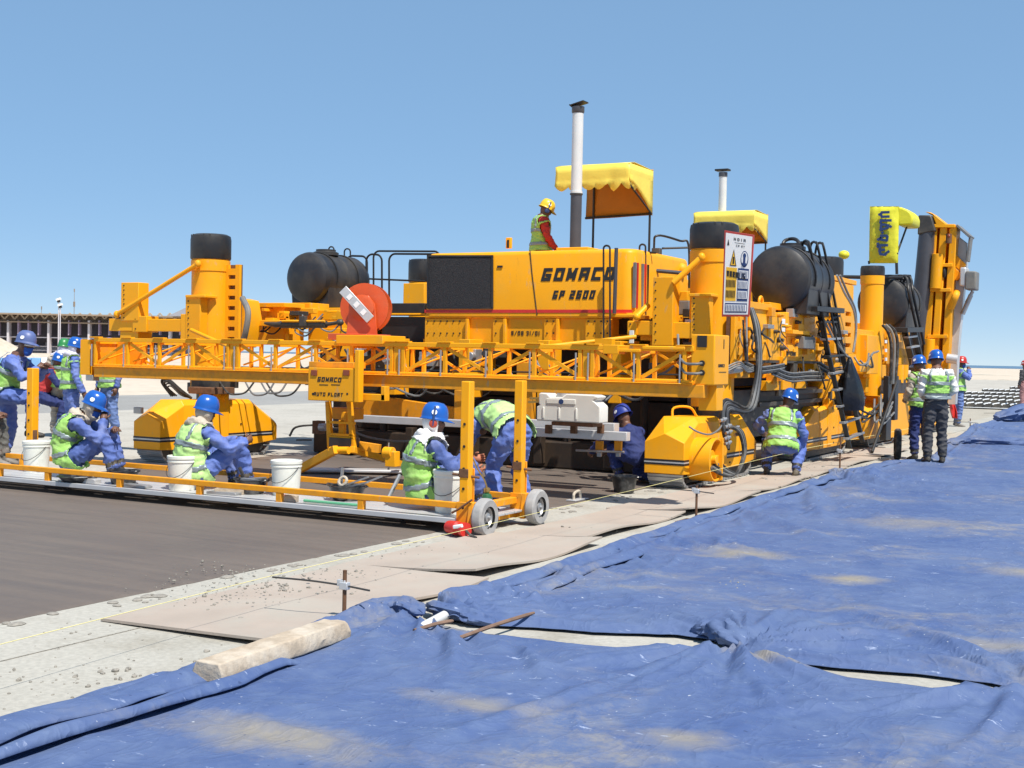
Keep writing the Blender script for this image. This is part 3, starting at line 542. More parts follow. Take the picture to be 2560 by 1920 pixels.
MB().tube([S0, S1], 0.0022, 5).tube([S1, S2], 0.0022, 5).tube([S2, S3], 0.0028, 5).tube([S3, S4], 0.004, 5).build('guide_string', 'string', label='taut pale yellow guide string strung along the line stakes', cat='string')
# scattered clods
random.seed(21)
def clods(spots, m, name, label):
    mb = MB()
    for (px, py, n, sx, sy, r0, r1, z) in spots:
        c = gz(px, py, z)
        for k in range(n):
            x = c.x + random.gauss(0, sx); y = c.y + random.gauss(0, sy); r = random.uniform(r0, r1) * random.choice((0.6, 0.8, 1, 1))
            if z >= 0 and x < -6.12: continue
            r *= .45 + .75 * random.random() ** 2
            zz = (tarp_h(x, y) + 0.008 if z < 0 else (z if -5.75 < x < -4.55 else 0.0)); a = random.random() * 3
            b0 = len(mb.v); mb.ball((x, y, zz + r * 0.3), r * random.uniform(.8, 1.4), r * random.uniform(.8, 1.4), r * random.uniform(.6, .95), 7, 5)
            for i in range(b0, len(mb.v)):
                v = mb.v[i]; f = 1 + 0.5 * noise.noise((v[0] * 60, v[1] * 60, v[2] * 60 + a)); mb.v[i] = (x + (v[0] - x) * f, y + (v[1] - y) * f, zz + (v[2] - zz) * f)
    return mb.build(name, m, label=label, cat='clods', kind='stuff')
clods([(690, 1470, 60, .22, .10, .006, .016, .022), (930, 1500, 70, .10, .14, .006, .016, .022), (870, 1430, 30, .16, .12, .008, .02, .022), (480, 1500, 26, .3, .15, .006, .018, .022), (1140, 1430, 14, .14, .12, .01, .024, .022),
       (330, 1690, 70, .35, .3, .006, .018, .0), (150, 1730, 50, .35, .3, .005, .015, .0), (400, 1730, 30, .2, .2, .006, .018, .0), (200, 1580, 20, .3, .2, .005, .012, .0), (1160, 1420, 10, .2, .2, .008, .02, .022), (1490, 1325, 25, .12, .1, .006, .014, .022),
       (1980, 1195, 40, .25, .5, .008, .02, .022), (2100, 1165, 50, .2, .6, .008, .022, .02), (1100, 1395, 20, .5, .3, .005, .014, .02), (620, 1560, 20, .2, .15, .006, .014, .02), (780, 1640, 25, .15, .15, .005, .013, .0)], 'clod', 'concrete_clods', 'grey concrete clods and crumbs scattered over lane and plywood')
clods([(600, 1800, 90, .35, .22, .004, .012, -1), (560, 1870, 90, .3, .18, .004, .010, -1), (800, 1790, 20, .2, .2, .004, .010, -1), (1760, 1375, 30, .3, .16, .008, .022, -1), (1980, 1450, 8, .1, .06, .01, .02, -1), (2260, 1445, 12, .3, .12, .008, .016, -1),
       (1820, 1830, 30, .12, .10, .004, .009, -1), (1200, 1700, 30, .8, .6, .003, .008, -1), (2000, 1700, 30, .6, .6, .003, .008, -1), (2200, 1480, 25, .7, .5, .005, .012, -1)], 'clod', 'tarp_crumbs', 'pale dried crumbs lying on the blue tarpaulins')
# ================================================================ slipform paver
PV = thing('slipform_paver', (-9.6, 18.5, 0), 'large yellow slipform concrete paver with engine hood, tanks and crawler tracks', 'paver')
def P(mb, name, m='yellow', bevel=0.008, par=None, **k): return mb.build(name, m, par or PV, bevel=bevel, **k)
def belt(y0, y1, r, zc, pitch):
    """centres and tilts of track pads round a stadium in the Y-Z plane"""
    out = []; L = y1 - y0 - 2 * r; per = 2 * L + 2 * math.pi * r; n = int(per / pitch)
    for k in range(n):
        s = k * per / n
        if s < L: out.append((y0 + r + s, zc - r, 0))
        elif s < L + math.pi * r: a = (s - L) / r; out.append((y1 - r + r * math.sin(a), zc - r * math.cos(a), a))
        elif s < 2 * L + math.pi * r: out.append((y1 - r - (s - L - math.pi * r), zc + r, math.pi))
        else: a = (s - 2 * L - math.pi * r) / r; out.append((y0 + r - r * math.sin(a), zc + r * math.cos(a), math.pi + a))
    return out
def crawler(par, x0, x1, y0, y1, s=1.0, ring=False, pads=True, hook=False):
    zc = 0.22 * s; w2 = (x1 - x0) / 2; xm = (x0 + x1) / 2; mb = MB(); secs = []
    for (y, zb, zs, zt, ch) in ((y0, .19, .58, .69, w2 * .97), (y0 + .46, .17, .80, .88, .06), (y0 + .47, .17, .81, .885, .055), (y1 - .62, .17, .81, .87, .055), (y1 - .02, .22, .48, .53, .055), (y1, .23, .45, .50, .06)):
        secs.append([(x0, y, zb * s), (x1, y, zb * s), (x1, y, zs * s), (x1 - ch, y, zt * s), (x0 + ch, y, zt * s), (x0, y, zs * s)])
    vs = [p for q in secs for p in q]; fs = [tuple(range(6))[::-1], tuple(len(vs) - 6 + j for j in range(6))]
    for i in range(len(secs) - 1):
        for j in range(6): fs.append((i * 6 + j, i * 6 + (j + 1) % 6, (i + 1) * 6 + (j + 1) % 6, (i + 1) * 6 + j))
    mb.add(vs, fs); h = P(mb, 'crawler_track', bevel=0.007, par=par, ang=14)
    e = 0.0035
    for z0, z1 in ((.300, .325), (.345, .370)):
        MB().bb(x0 - e, x1 + e, y0 - e, y1 - .10, z0 * s, z1 * s).build('black_stripe', 'black', h)
    MB().bb(x0 - e / 2, x1 + e / 2, y0 - e / 2, y1 - .12, .325 * s, .345 * s).build('bright_stripe', 'alu', h)
    MB().bb(x0 + .07, x1 - .07, y0 + .28, y1 - .34, .06 * s, .30 * s).lathe([(.19 * s, 0), (.19 * s, x1 - x0 - .16)], (x0 + .08, y0 + .26, zc), X1, 20).lathe([(.19 * s, 0), (.19 * s, x1 - x0 - .16)], (x0 + .08, y1 - .40, zc), X1, 20).build('track_frame', 'dark_steel', h)
    if pads:
        pm = MB().bb(x0 + .03 - xm, x1 - .03 - xm, -.048, .048, -.014, .012).bb(x0 + .03 - xm, x1 - .03 - xm, -.012, .012, -.026, -.012).mesh('track_pad', 'steel')
        for (y, z, a) in belt(y0 + .05, y1 - .14, zc - .024, zc, 0.112):
            o = bpy.data.objects.new('track_pad', pm); COL.objects.link(o); o.parent = h; o.location = V((xm, y, z)) - org(h); o.rotation_euler = (a, 0, 0); ORG[o.name] = V((xm, y, z))
    for yy in (y0 + .9, y0 + 1.7):
        for zz in (.24, .50): MB().lathe([(.014, 0), (.014, .012)], (x1, yy, zz * s), X1, 10).build('bolt', 'letter', h)
    for (yy, w_) in ((y0 + .80, .010), (y1 - .75, .010)): MB().bb(x0 - .002, x1 + .004, yy, yy + w_, .17 * s, .80 * s).build('panel_joint', 'yellow_worn', h)
    if hook: MB().tube(curve([(xm - .12, y0 + .55, .86 * s), (xm - .12, y0 + .60, .99 * s), (xm + .05, y0 + .72, 1.0 * s), (xm + .12, y0 + .80, .88 * s)], 5), .016, 8).build('lifting_handle', 'yellow', h)
    MB().bb(xm - .10, xm + .10, (y0 + y1) / 2 - .12, (y0 + y1) / 2 + .12, .86 * s, 1.02 * s).bb(x1 - .10, x1 + .012, (y0 + y1) / 2 - .10, (y0 + y1) / 2 + .14, .20 * s, 1.0 * s).build('leg_bracket', 'yellow', h, bevel=.01)
    MB().lathe([(.055, 0), (.055, .05), (.03, .05), (.03, .06)], (x1 + .012, (y0 + y1) / 2 + .02, .92 * s), X1, 16).build('pivot_pin', 'yellow', h)
    return h
TR = crawler(PV, -6.26, -5.73, 14.88, 17.72, hook=True)
TL = crawler(PV, -13.53, -13.02, 13.42, 15.98)
TF = crawler(PV, -6.28, -5.75, 20.3, 23.1)
crawler(PV, -13.6, -13.05, 20.0, 22.6, pads=False)
# drum-shaped drive guard on the near right track
c = aX(1762, 1148, -5.62)
gd = MB().lathe([(.275, -.16), (.275, .16), (.25, .16), (.25, -.14)], c, X1, 32).lathe([(.25, -.15), (.25, -.13)], c, X1, 32)
P(gd, 'drive_guard', bevel=.004, par=TR)
MB().lathe([(.12, -.12), (.12, .10), (.05, .10), (.05, .16)], c, X1, 20).bb(c.x - .1, c.x + .14, c.y + .05, c.y + .28, c.z - .28, c.z + .05).build('drive_motor', 'yellow', TR, bevel=.006)
MB().bb(c.x - .02, c.x + .19, c.y + .12, c.y + .15, c.z - .26, c.z + .27).build('guard_strut', 'yellow', TR, bevel=.003)
# --- jack columns
def column(xc, yc, r, z0, z1, zc, seg_=36):
    o = P(MB().lathe([(r, 0), (r, z1 - z0 - .19), (r + .012, z1 - z0 - .19), (r + .012, z1 - z0 - .03), (r, z1 - z0 - .02), (r, z1 - z0)], (xc, yc, z0), Z, seg_), 'jack_column', bevel=0)
    prof = [(r + .014, 0), (r + .022, .02), (r + .022, zc - z1 - .08), (r + .010, zc - z1 - .025), (r - .04, zc - z1), (.02, zc - z1)]
    cp = MB().lathe(prof, (xc, yc, z1 - .01), Z, seg_); cap = P(cp, 'column_cap', 'black', bevel=0, par=o)
    for a in (-2.3, -1.95, -1.2, -.9):
        q = V((xc + math.cos(a) * (r + .008), yc + math.sin(a) * (r + .008), zc - .065))
        MB().bar(q - Z * .05, q + Z * .045, .03, .016, V((math.cos(a), math.sin(a), 0))).build('cap_clip', 'tank', cap, bevel=.004)
    return o
def slot_plate(pts, n, par, y, d):
    """vertical plate on plane Y with a row of square openings"""
    (x0, y0), (x1, y1) = pts; a = aY(x0, (y0 + y1) / 2, y); b = aY(x1, (y0 + y1) / 2, y); zt = aY(x0, y0, y).z; zb = aY(x0, y1, y).z; mb = MB(); wx = b.x - a.x; hs = (zt - zb) / n
    mb.bb(a.x, a.x + wx * .22, y, y + d, zb, zt).bb(b.x - wx * .28, b.x, y, y + d, zb, zt)
    for k in range(n): mb.bb(a.x + wx * .22, b.x - wx * .28, y, y + d, zb + hs * k, zb + hs * (k + .62))
    P(mb, 'slotted_plate', bevel=.0, par=par); MB().bb(a.x + .01, b.x - .01, y + d, y + d + .04, zb, zt).build('slot_back', 'rust', par)
CR = column(-5.92, 16.3, .305, 1.0, 3.10, 3.45)
c = aY(527, 645, 14.9); CL = column(c.x, 14.9, .283, 1.0, aY(527, 648, 14.9).z, aY(527, 585, 14.9).z)
slot_plate(((562, 662), (597, 868)), 8, CL, 14.92, .05)
for (xc, yc) in ((-5.92, 16.3), (-13.45, 14.9), (-5.95, 21.9)):
    P(MB().lathe([(.20, 0), (.20, .35), (.26, .35), (.26, .42)], (xc, yc, .80), Z, 24), 'leg_tube', 'dark_steel', bevel=.004)
    P(MB().bb(xc - .24, xc + .24, yc - .24, yc + .24, .98, 1.12), 'leg_collar', 'dark_steel', bevel=.01)
P(MB().prism([aY(590, 745, 15.0), aY(610, 750, 15.0), aY(618, 800, 15.0), aY(603, 868, 15.0), aY(575, 868, 15.0), aY(575, 745, 15.0)], (0, .35, 0)), 'column_gusset')
# --- steering arms at both rear legs
for (par, Yp, J) in ((CL, 14.5, [('arm_post', (302, 706), (346, 802), .16), ('arm_beam', (272, 797), (452, 828), .16), ('arm_end_block', (331, 790), (366, 830), .22), ('column_bracket', (463, 743), (500, 862), .14), ('bracket_cap', (463, 737), (512, 744), .2), ('arm_stop', (451, 785), (472, 852), .12), ('cross_block', (300, 828), (345, 848), .3)]),
                     (CR, 15.8, [('arm_post', (1631, 692), (1682, 864), .17), ('arm_beam', (1570, 802), (1634, 838), .15), ('arm_beam', (1682, 806), (1752, 846), .15), ('column_bracket', (1727, 737), (1772, 846), .14), ('bracket_cap', (1722, 733), (1778, 741), .2), ('arm_end_block', (1568, 803), (1592, 838), .19)])):
    for (nm, a, b, d) in J:
        pr = {'arm_end_block': .02, 'column_bracket': .012, 'arm_post': .03, 'arm_stop': .006, 'bracket_cap': .04, 'cross_block': -.02}.get(nm, 0); P(MB().py(a[0], a[1], b[0], b[1], Yp - pr, d + 2 * max(0, pr)), nm, par=par)
    for (nm, a, b, d) in J:
        if nm in ('arm_post', 'column_bracket', 'arm_end_block'):
            for t in (.08, .2, .32, .44, .56, .68, .8, .92):
                if nm == 'arm_end_block' and t not in (.2, .8): continue
                q = aY(a[0] + 8, a[1] + (b[1] - a[1]) * t, Yp - {'arm_end_block': .02, 'column_bracket': .012, 'arm_post': .03}[nm]); MB().lathe([(.011, 0), (.011, .01)], q, -Y1, 8).build('bolt', 'letter', par)
P(MB().tube([aY(292, 786, 14.45), aY(495, 660, 14.55)], .035, 12).ball(aY(495, 660, 14.55), .05, .05, .06).ball(aY(292, 786, 14.45), .05, .05, .06), 'tie_strut', 'yellow', 0, CL)
P(MB().tube([aY(478, 825, 14.4), aY(570, 866, 14.2)], .03, 12), 'tie_strut', 'yellow', 0, CL)
P(MB().tube([aY(1683, 708, 15.75), aY(1752, 645, 15.9)], .04, 12).ball(aY(1754, 643, 15.9), .05, .05, .06), 'tie_strut', 'yellow', 0, CR)
P(MB().tube([aY(1592, 792, 15.7), aY(1620, 763, 15.9)], .04, 12).ball(aY(1592, 792, 15.7), .05, .05, .05), 'tie_strut', 'yellow', 0, CR)
P(MB().tube([aY(1370, 866, 14.6), aY(1590, 842, 15.3)], .028, 12).bb(*[v for q in (aY(1508, 852, 14.9), ) for v in (q.x - .12, q.x + .12, q.y, q.y + .1, q.z - .05, q.z + .03)]), 'tie_strut', 'yellow', 0, CR)
P(MB().py(1573, 826, 1583, 858, 15.6, .03), 'grease_tag', 'white_plastic', .002, CR)
# --- main frame
FR = P(MB().py(1062, 794, 1526, 866, 16.4, .30), 'main_beam', bevel=.01)
P(MB().py(1062, 788, 1526, 795, 16.36, .4), 'beam_flange', par=FR)
for (a, b) in ((1062, 1168), (1232, 1262), (1360, 1394), (1463, 1526)):
    P(MB().py(a, 797, b, 864, 16.375, .024), 'splice_plate', par=FR, bevel=.004)
    P(MB().py(b - 5, 797, b + 1, 864, 16.33, .07), 'plate_rib', par=FR, bevel=.004)
    bx = a + 8
    while bx < b - 6:
        for yy in (803, 833, 862):
            q = aY(bx, yy, 16.375); MB().lathe([(.012, 0), (.012, .012)], q, -Y1, 8).build('bolt', 'letter', FR)
        bx += 16
q = aY(1278, 838, 16.397); lettering('8/08 31/01', q, X1, Z, .062, .62, 'letter', FR, 0, .2, .45)
P(MB().py(955, 792, 1062, 866, 17.0, .4).py(952, 758, 1062, 783, 17.0, .5), 'step_panel', 'black')
P(MB().py(950, 783, 1064, 788, 16.95, .3), 'step_edge')
P(MB().bb(-12.9, -6.6, 16.9, 17.25, 1.02, 1.80), 'lower_beam', 'shade_brown')  # dark base colour stands for the shade behind the truss
P(MB().bb(-12.9, -6.6, 21.3, 21.7, 1.0, 2.1), 'front_beam', 'yellow')
P(MB().bb(-12.7, -12.3, 16.7, 21.9, 1.3, 2.12), 'side_beam', 'yellow'); P(MB().bb(-7.0, -6.6, 16.75, 21.9, 1.3, 2.1), 'side_beam', 'yellow')
P(MB().bb(-13.2, -6.35, 17.3, 22.3, 2.06, 2.12), 'deck', 'dark_steel', 0)  # deck drawn as one big plate to cast shadow below
# bolster blocks seen over the truss on the left side
for i, (a, b, Yp, d, nm) in enumerate((((600, 757), (712, 768), 15.6, .5, 'bolster_plate'), ((622, 768), (710, 860), 15.7, .5, 'bolster_box'), ((700, 757), (775, 778), 16.2, .5, 'tank_saddle'), ((712, 776), (775, 800), 16.1, .4, 'bolster_box'), ((752, 775), (850, 800), 16.3, .3, 'bolster_box'),
        ((770, 820), (860, 862), 16.3, .4, 'bolster_box'), ((640, 800), (700, 815), 15.3, .35, 'bolster_shelf'), ((712, 835), (722, 866), 15.6, .1, 'bolster_rib'), ((700, 770), (784, 784), 16.0, .1, 'bolster_plate'))):
    P(MB().py(a[0], a[1], b[0], b[1], Yp, d), nm)
for (a, b) in (((640, 770), (668, 790)),): P(MB().py(a[0], a[1], b[0], b[1], 15.69, .02), 'recess', 'yellow_worn', 0)
P(MB().tube([aY(662, 808, 15.1), aY(690, 812, 15.1), aY(705, 810, 15.1)], [.02, .04, .045], 12).tube([aY(703, 811, 15.1), aY(815, 811, 15.1)], .055, 16).tube([aY(815, 811, 15.1), aY(850, 806, 15.1)], [.03, .025], 10).ball(aY(850, 806, 15.1), .06, .05, .05), 'steering_cylinder', 'dark_steel', 0)
P(MB().tube([aY(705, 803, 15.05), aY(812, 803, 15.05)], .018, 8), 'cylinder_pipe', 'yellow', 0)
P(MB().py(747, 790, 762, 815, 15.0, .06), 'cylinder_clamp', 'dark_steel', .004)
# --- engine hood
def rrect(x0, x1, y0, y1, r, n=6):
    out = []
    for (cx, cy, a) in ((x1 - r, y0 + r, -math.pi / 2), (x1 - r, y1 - r, 0), (x0 + r, y1 - r, math.pi / 2), (x0 + r, y0 + r, math.pi)):
        for k in range(n + 1): out.append((cx + r * math.cos(a + k * math.pi / 2 / n), cy + r * math.sin(a + k * math.pi / 2 / n)))
    return out
hx0 = aY(1057, 700, 16.35).x; hx1 = aY(1584, 700, 16.35).x; hz0 = aY(1300, 790, 16.35).z; hz1 = aY(1300, 627, 16.4).z; hy0 = 16.35; hy1 = 18.6
mb = MB(); vs = []; lv = [(0, 0), (hz1 - hz0 - .07, .035), (hz1 - hz0 - .03, .05), (hz1 - hz0 - .008, .08), (hz1 - hz0, .13)]; N_ = 28
for (dz, ins) in lv: vs += [(x, y, hz0 + dz) for (x, y) in rrect(hx0 + ins * .4, hx1 - ins * .6, hy0 + ins, hy1 - ins, .16)]
fs = [tuple(range(N_))[::-1], tuple((len(lv) - 1) * N_ + j for j in range(N_))]
for i in range(len(lv) - 1):
    for j in range(N_): fs.append((i * N_ + j, i * N_ + (j + 1) % N_, (i + 1) * N_ + (j + 1) % N_, (i + 1) * N_ + j))
HD = P(mb.add(vs, fs), 'engine_hood', bevel=0, ang=50)
tilt = V((0, .035, hz1 - hz0 - .07)).normalized()                       # the hood wall leans back a little
def hp(px, py, out=.004):
    p = aY(px, py, hy0); p = aY(px, py, hy0 + (p.z - hz0) * .035 / (hz1 - hz0 - .07)); p.y -= out; return p
def hpatch(name, m, a, b, th=.006, out=.0035, par=HD):
    q = [hp(a[0], b[1], out), hp(b[0], b[1], out), hp(b[0], a[1], out), hp(a[0], a[1], out)]; return MB().prism(q, V((0, -th, 0))).build(name, m, par, bevel=0)
GR = hpatch('radiator_grille', 'grille', (1072, 641), (1231, 769), .012)
for (a, b) in (((1070, 638), (1233, 642)), ((1070, 768), (1233, 772)), ((1069, 638), (1073, 772)), ((1230, 638), (1234, 772))): hpatch('grille_frame', 'black', a, b, .02, .004, GR)
hpatch('red_stripe', 'red', (1062, 774), (1581, 782), .003)
hpatch('latch', 'letter', (1244, 664), (1257, 669), .01)
a = hp(1325, 626, .002); b = hp(1331, 690, .002); c = hp(1343, 788, .002); MB().tube([a, b, c], .008, 6).build('hood_seam', 'letter', HD)
lettering('GOMACO', hp(1352, 703), X1, tilt, aY(1400, 670, 16.38).z - aY(1400, 703, 16.38).z, .80, 'letter', HD, .26, .27, .42)
lettering('GP 2600', hp(1380, 748), X1, tilt, .125, .62, 'letter', HD, .26, .25, .36)
for (x, m, w) in ((1588, 'hose', 4), (1594, 'red', 3), (1606, 'hose', 5), (1614, 'red', 3), (1621, 'letter', 2)):
    p0 = aX(x - 8, 662, hx1 + .004); p1 = aX(x - 8, 776, hx1 + .004)
    MB().bb(hx1 - .03, hx1 + .006, p0.y + .12, p0.y + .12 + w * .012, hz0 + .12, hz1 - .2).build('side_vent', m, HD)
P(MB().py(1390, 618, 1470, 627, 17.2, .8), 'hood_top_cover', par=HD, bevel=.01)
# rear walkway hood extension to the right
P(MB().py(1584, 635, 1626, 788, 18.2, 1.2), 'side_hood', bevel=.04)
P(MB().py(1524, 785, 1585, 793, 16.2, .5).py(1530, 793, 1570, 840, 17.0, .5), 'step_box')
P(MB().py(1533, 795, 1570, 836, 16.9, .05), 'step_recess', 'dark_steel', 0)
# exhaust stack
e0 = aY(1438, 622, 17.6); e1 = aY(1446, 487, 17.6); e2 = aY(1455, 283, 17.6); e3 = aY(1457, 268, 17.6)
for p in (e1, e2, e3): p.x = e0.x + (p.z - e0.z) * .0
ex = P(MB().lathe([(.086, 0), (.086, e1.z - e0.z)], e0, Z, 24), 'exhaust_stack', 'pipe_grey', 0)
MB().lathe([(.086, 0), (.094, .01), (.094, .05), (.085, .05), (.085, e2.z - e1.z)], e1, Z, 24).build('heat_shield', 'pipe_white', ex)
MB().lathe([(.099, 0), (.099, .02)], e1, Z, 20).build('clamp_ring', 'dark_steel', ex)
MB().lathe([(.085, 0), (.098, .02), (.098, .10), (.07, .10)], V((e0.x, e0.y, e2.z)), Z, 20).build('collar', 'pipe_grey', ex)
q = V((e0.x, e0.y, e2.z + .12)); MB().bar(q - V((.09, 0, .0)), q + V((.13, 0, .05)), .19, .02).bar(q + V((-.13, 0, .02)), q + V((-.05, 0, -.05)), .10, .02).build('rain_flap', 'letter', ex, bevel=.005)
# --- canopies
def canopy(par, Yp, A, poles, sx=1.0):
    """A: photo points of the front face (left-top, corner-top), bottom hem; canopy runs back in Y"""
    (xa, ya), (xb, yb), hem, (xr, yr) = A; l = aY(xa, ya, Yp); r = aY(xb, yb, Yp); zt = r.z; zh = aY(xb, hem, Yp).z; depth = .95 * sx
    mb = MB(); vs = []; fs = []; n = 48; wdt = r.x - l.x
    def ring(t):          # hem path: front face then right side
        L1 = wdt; L2 = depth; s = t * (L1 + L2)
        return (l.x + s, Yp) if s < L1 else (r.x, Yp + s - L1)
    rows = [(zt - .05, 0.0), ((zt + zh) / 2, .01), (zh + .05, .0), (zh, -.006)]
    for (z, o) in rows:
        for i in range(n + 1):
            x, y = ring(i / n); sag = (.03 * noise.noise((i * .21, z * 5, 2)) if z < zt - .06 else 0); vs.append((x + o, y - o + sag * .6, z + (.0 if z > zh else sag)))
    W = n + 1
    for k in range(len(rows) - 1):
        for i in range(n): fs.append((k * W + i, k * W + i + 1, (k + 1) * W + i + 1, (k + 1) * W + i))
    # scalloped valance
    b0 = len(vs)
    for i in range(n + 1):
        x, y = ring(i / n); d = .05 + .10 * abs(math.sin(i * math.pi / 5)) + .06 * noise.noise((i * .3, 5, 1)); vs.append((x + .02 * noise.noise((i * .7, 1, 1)), y - .02 + .03 * noise.noise((i * .5, 3, 1)), zh - d))
    for i in range(n): fs.append((3 * W + i, 3 * W + i + 1, b0 + i + 1, b0 + i))
    # top with rounded edges, sloping back down
    b1 = len(vs); k = 8; m_ = 10
    for j in range(m_ + 1):
        for i in range(k + 1):
            u = i / k; v = j / m_; x = l.x + wdt * u; y = Yp + depth * v; vs.append((x, y, zt - .05 + .05 * math.sin(min(1, v * 4 + .0) * math.pi / 2) - .04 * u * v))
    for j in range(m_):
        for i in range(k): fs.append((b1 + j * (k + 1) + i, b1 + j * (k + 1) + i + 1, b1 + (j + 1) * (k + 1) + i + 1, b1 + (j + 1) * (k + 1) + i))
    # far side and back curtain hanging lower
    b2 = len(vs); zb = aY(xr, yr, Yp + depth).z
    for j in range(5):
        for i in range(9):
            u = i / 8; z = zt - .05 - (zt - .05 - zb) * j / 4; vs.append((l.x + .1 + (wdt - .1) * u, Yp + depth + .015 * math.sin(u * 9 + j), z + .03 * u))
    for j in range(4):
        for i in range(8): fs.append((b2 + j * 9 + i, b2 + j * 9 + i + 1, b2 + (j + 1) * 9 + i + 1, b2 + (j + 1) * 9 + i))
    b3 = len(vs)
    for j in range(6):
        for i in range(7):
            u = i / 6; v = j / 5; zz = zt - .05 - (zt - .05 - (zh - .02 + (zb - zh + .04) * u ** 1.5)) * v; vs.append((r.x + .004, Yp + .02 + (depth - .02) * u, zz))
    for j in range(5):
        for i in range(6): fs.append((b3 + j * 7 + i, b3 + j * 7 + i + 1, b3 + (j + 1) * 7 + i + 1, b3 + (j + 1) * 7 + i))
    cn = mb.add(vs, fs).build('canopy', 'canopy', par, ang=50); cn.data.materials.append(MATS['canopy_back'])
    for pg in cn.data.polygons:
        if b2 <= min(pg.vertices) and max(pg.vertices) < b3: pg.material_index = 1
    sd = cn.modifiers.new('thick', 'SOLIDIFY'); sd.thickness = .006
    z0 = poles
    mb = MB()
    for (x, y) in ((l.x + .25, Yp + depth - .03), (r.x - .03, Yp + depth - .03), (r.x - .02, Yp + .06)):
        mb = MB().tube([(x, y, z0 if y > Yp + .2 else zh - .1), (x, y, zt - .08)], .02, 8); mb.build('canopy_pole', 'letter', cn)
    MB().tube([(l.x + .1, Yp + depth - .03, zb + .02), (r.x, Yp + depth - .03, zb + .05), (r.x - .01, Yp + .06, zh - .08)], .016, 8).build('canopy_rail', 'letter', cn)
    return cn
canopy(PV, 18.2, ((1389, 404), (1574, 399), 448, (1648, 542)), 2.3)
# --- tanks
def tank(par, c, r, ln, saddle=True):
    """horizontal tank along Y with domed ends, c = centre of its near end"""
    prof = [(.02, -.10), (r * .5, -.085), (r * .82, -.045), (r * .96, .0), (r, .06), (r * 1.012, .07), (r * 1.012, .10), (r, .11), (r, ln * .5 - .02), (r * 1.015, ln * .5 - .01), (r * 1.015, ln * .5 + .03), (r, ln * .5 + .04), (r, ln - .11), (r * 1.012, ln - .10), (r * 1.012, ln - .07), (r, ln - .06), (r * .96, ln), (r * .8, ln + .05), (.02, ln + .1)]
    t = P(MB().lathe(prof, c, Y1, 40), 'water_tank', 'tank', 0, par)
    MB().lathe([(.22, 0), (.22, .05), (.17, .07), (.17, .10), (.05, .11)], V((c.x, c.y + ln * .42, c.z + r - .02)), Z, 20).build('filler_cap', 'tank', t)
    MB().prism([V((c.x - r * .95, c.y + .1, c.z - r * .1)), V((c.x - r * .86, c.y + .1, c.z - r - .06)), V((c.x + r * .86, c.y + .1, c.z - r - .06)), V((c.x + r * .95, c.y + .1, c.z - r * .1))], V((0, ln - .2, 0))).build('tank_skirt', 'tank', t, bevel=.01)
    for yy in (c.y + .3, c.y + ln - .35): MB().tube(arc((c.x, yy, c.z), r + .012, -.25, math.pi + .25, X1, Z, 24), .014, 6).build('tank_strap', 'black', t)
    return t
tank(PV, aY(766, 694, 17.2) , .43, 1.25); tank(PV, aY(1946, 694, 18.6), .475, 1.45)
for (x, y) in ((-13.2, 17.2), (-6.7, 18.7)): P(MB().bb(x - .4, x + .5, y, y + 1.3, 2.12, 2.36), 'tank_saddle')
# --- railings
def rail(pts, r=.018, nm='handrail', m='letter'): return P(MB().tube(curve(pts, 5), r, 8), nm, m, 0)
def hoop(x0, x1, yt, yb, Yp, r=.018):
    a, b = aY(x0, yt, Yp), aY(x1, yt, Yp); c, d = aY(x0, yb, Yp), aY(x1, yb, Yp); k = min(.12, abs(b.x - a.x) * .45)
    P(MB().tube([c, a - Z * k] + arc(a + V((k, 0, -k)), k, math.pi, math.pi / 2, X1, Z, 5) + arc(b + V((-k, 0, -k)), k, math.pi / 2, 0, X1, Z, 5) + [d], r, 8), 'handrail', 'letter', 0)
hoop(822, 835, 617, 700, 19.0, .014); hoop(861, 876, 622, 700, 19.0, .014); hoop(866, 918, 640, 705, 18.6); hoop(916, 955, 636, 760, 18.4); hoop(934, 1100, 628, 760, 19.4); hoop(973, 1110, 635, 760, 18.6)
P(MB().tube([aY(872, 695, 18.6), aY(1062, 703, 18.6)], .016, 8), 'handrail', 'letter', 0)
hoop(1509, 1525, 614, 865, 16.1, .014); hoop(1599, 1614, 611, 788, 16.8, .014)
P(MB().tube([aY(1541, 620, 16.2), aY(1536, 784, 16.2)], .028, 8), 'rail_post', 'pipe_grey', 0)
P(MB().tube([aY(1500, 626, 17.0), aY(1640, 632, 17.0)], .016, 8), 'handrail', 'letter', 0)
P(MB().tube(curve([aY(1634, 760, 18.2), aY(1635, 620, 18.2), aY(1644, 589, 18.2), aY(1700, 602, 18.6), aY(1721, 612, 18.7), aY(1723, 720, 18.7)], 6), .018, 8), 'handrail', 'letter', 0)
P(MB().tube([aY(1655, 621, 18.4), aY(1720, 619, 18.6)], .016, 8), 'handrail', 'letter', 0)
P(MB().tube([aY(1630, 676, 17.2), aY(1722, 684, 17.4)], .03, 10), 'cross_pipe', 'pipe_grey', 0)
P(MB().py(1628, 620, 1648, 700, 17.4, .1), 'console_post', 'dark_steel', .006)
P(MB().py(1680, 728, 1718, 752, 17.5, .3), 'valve_cover'); P(MB().py(1680, 752, 1722, 786, 17.4, .3), 'valve_block', 'hose'); P(MB().py(1706, 772, 1722, 792, 17.3, .1), 'breather', 'letter')
P(MB().ball(aY(1704, 674, 18.2), .09, .09, .10), 'beacon', 'yellow', 0)
P(MB().py(1264, 594, 1277, 621, 17.4, .05), 'lamp_bracket', 'yellow'); P(MB().py(1267, 600, 1272, 620, 17.39, .03), 'lamp_rod', 'letter', 0)
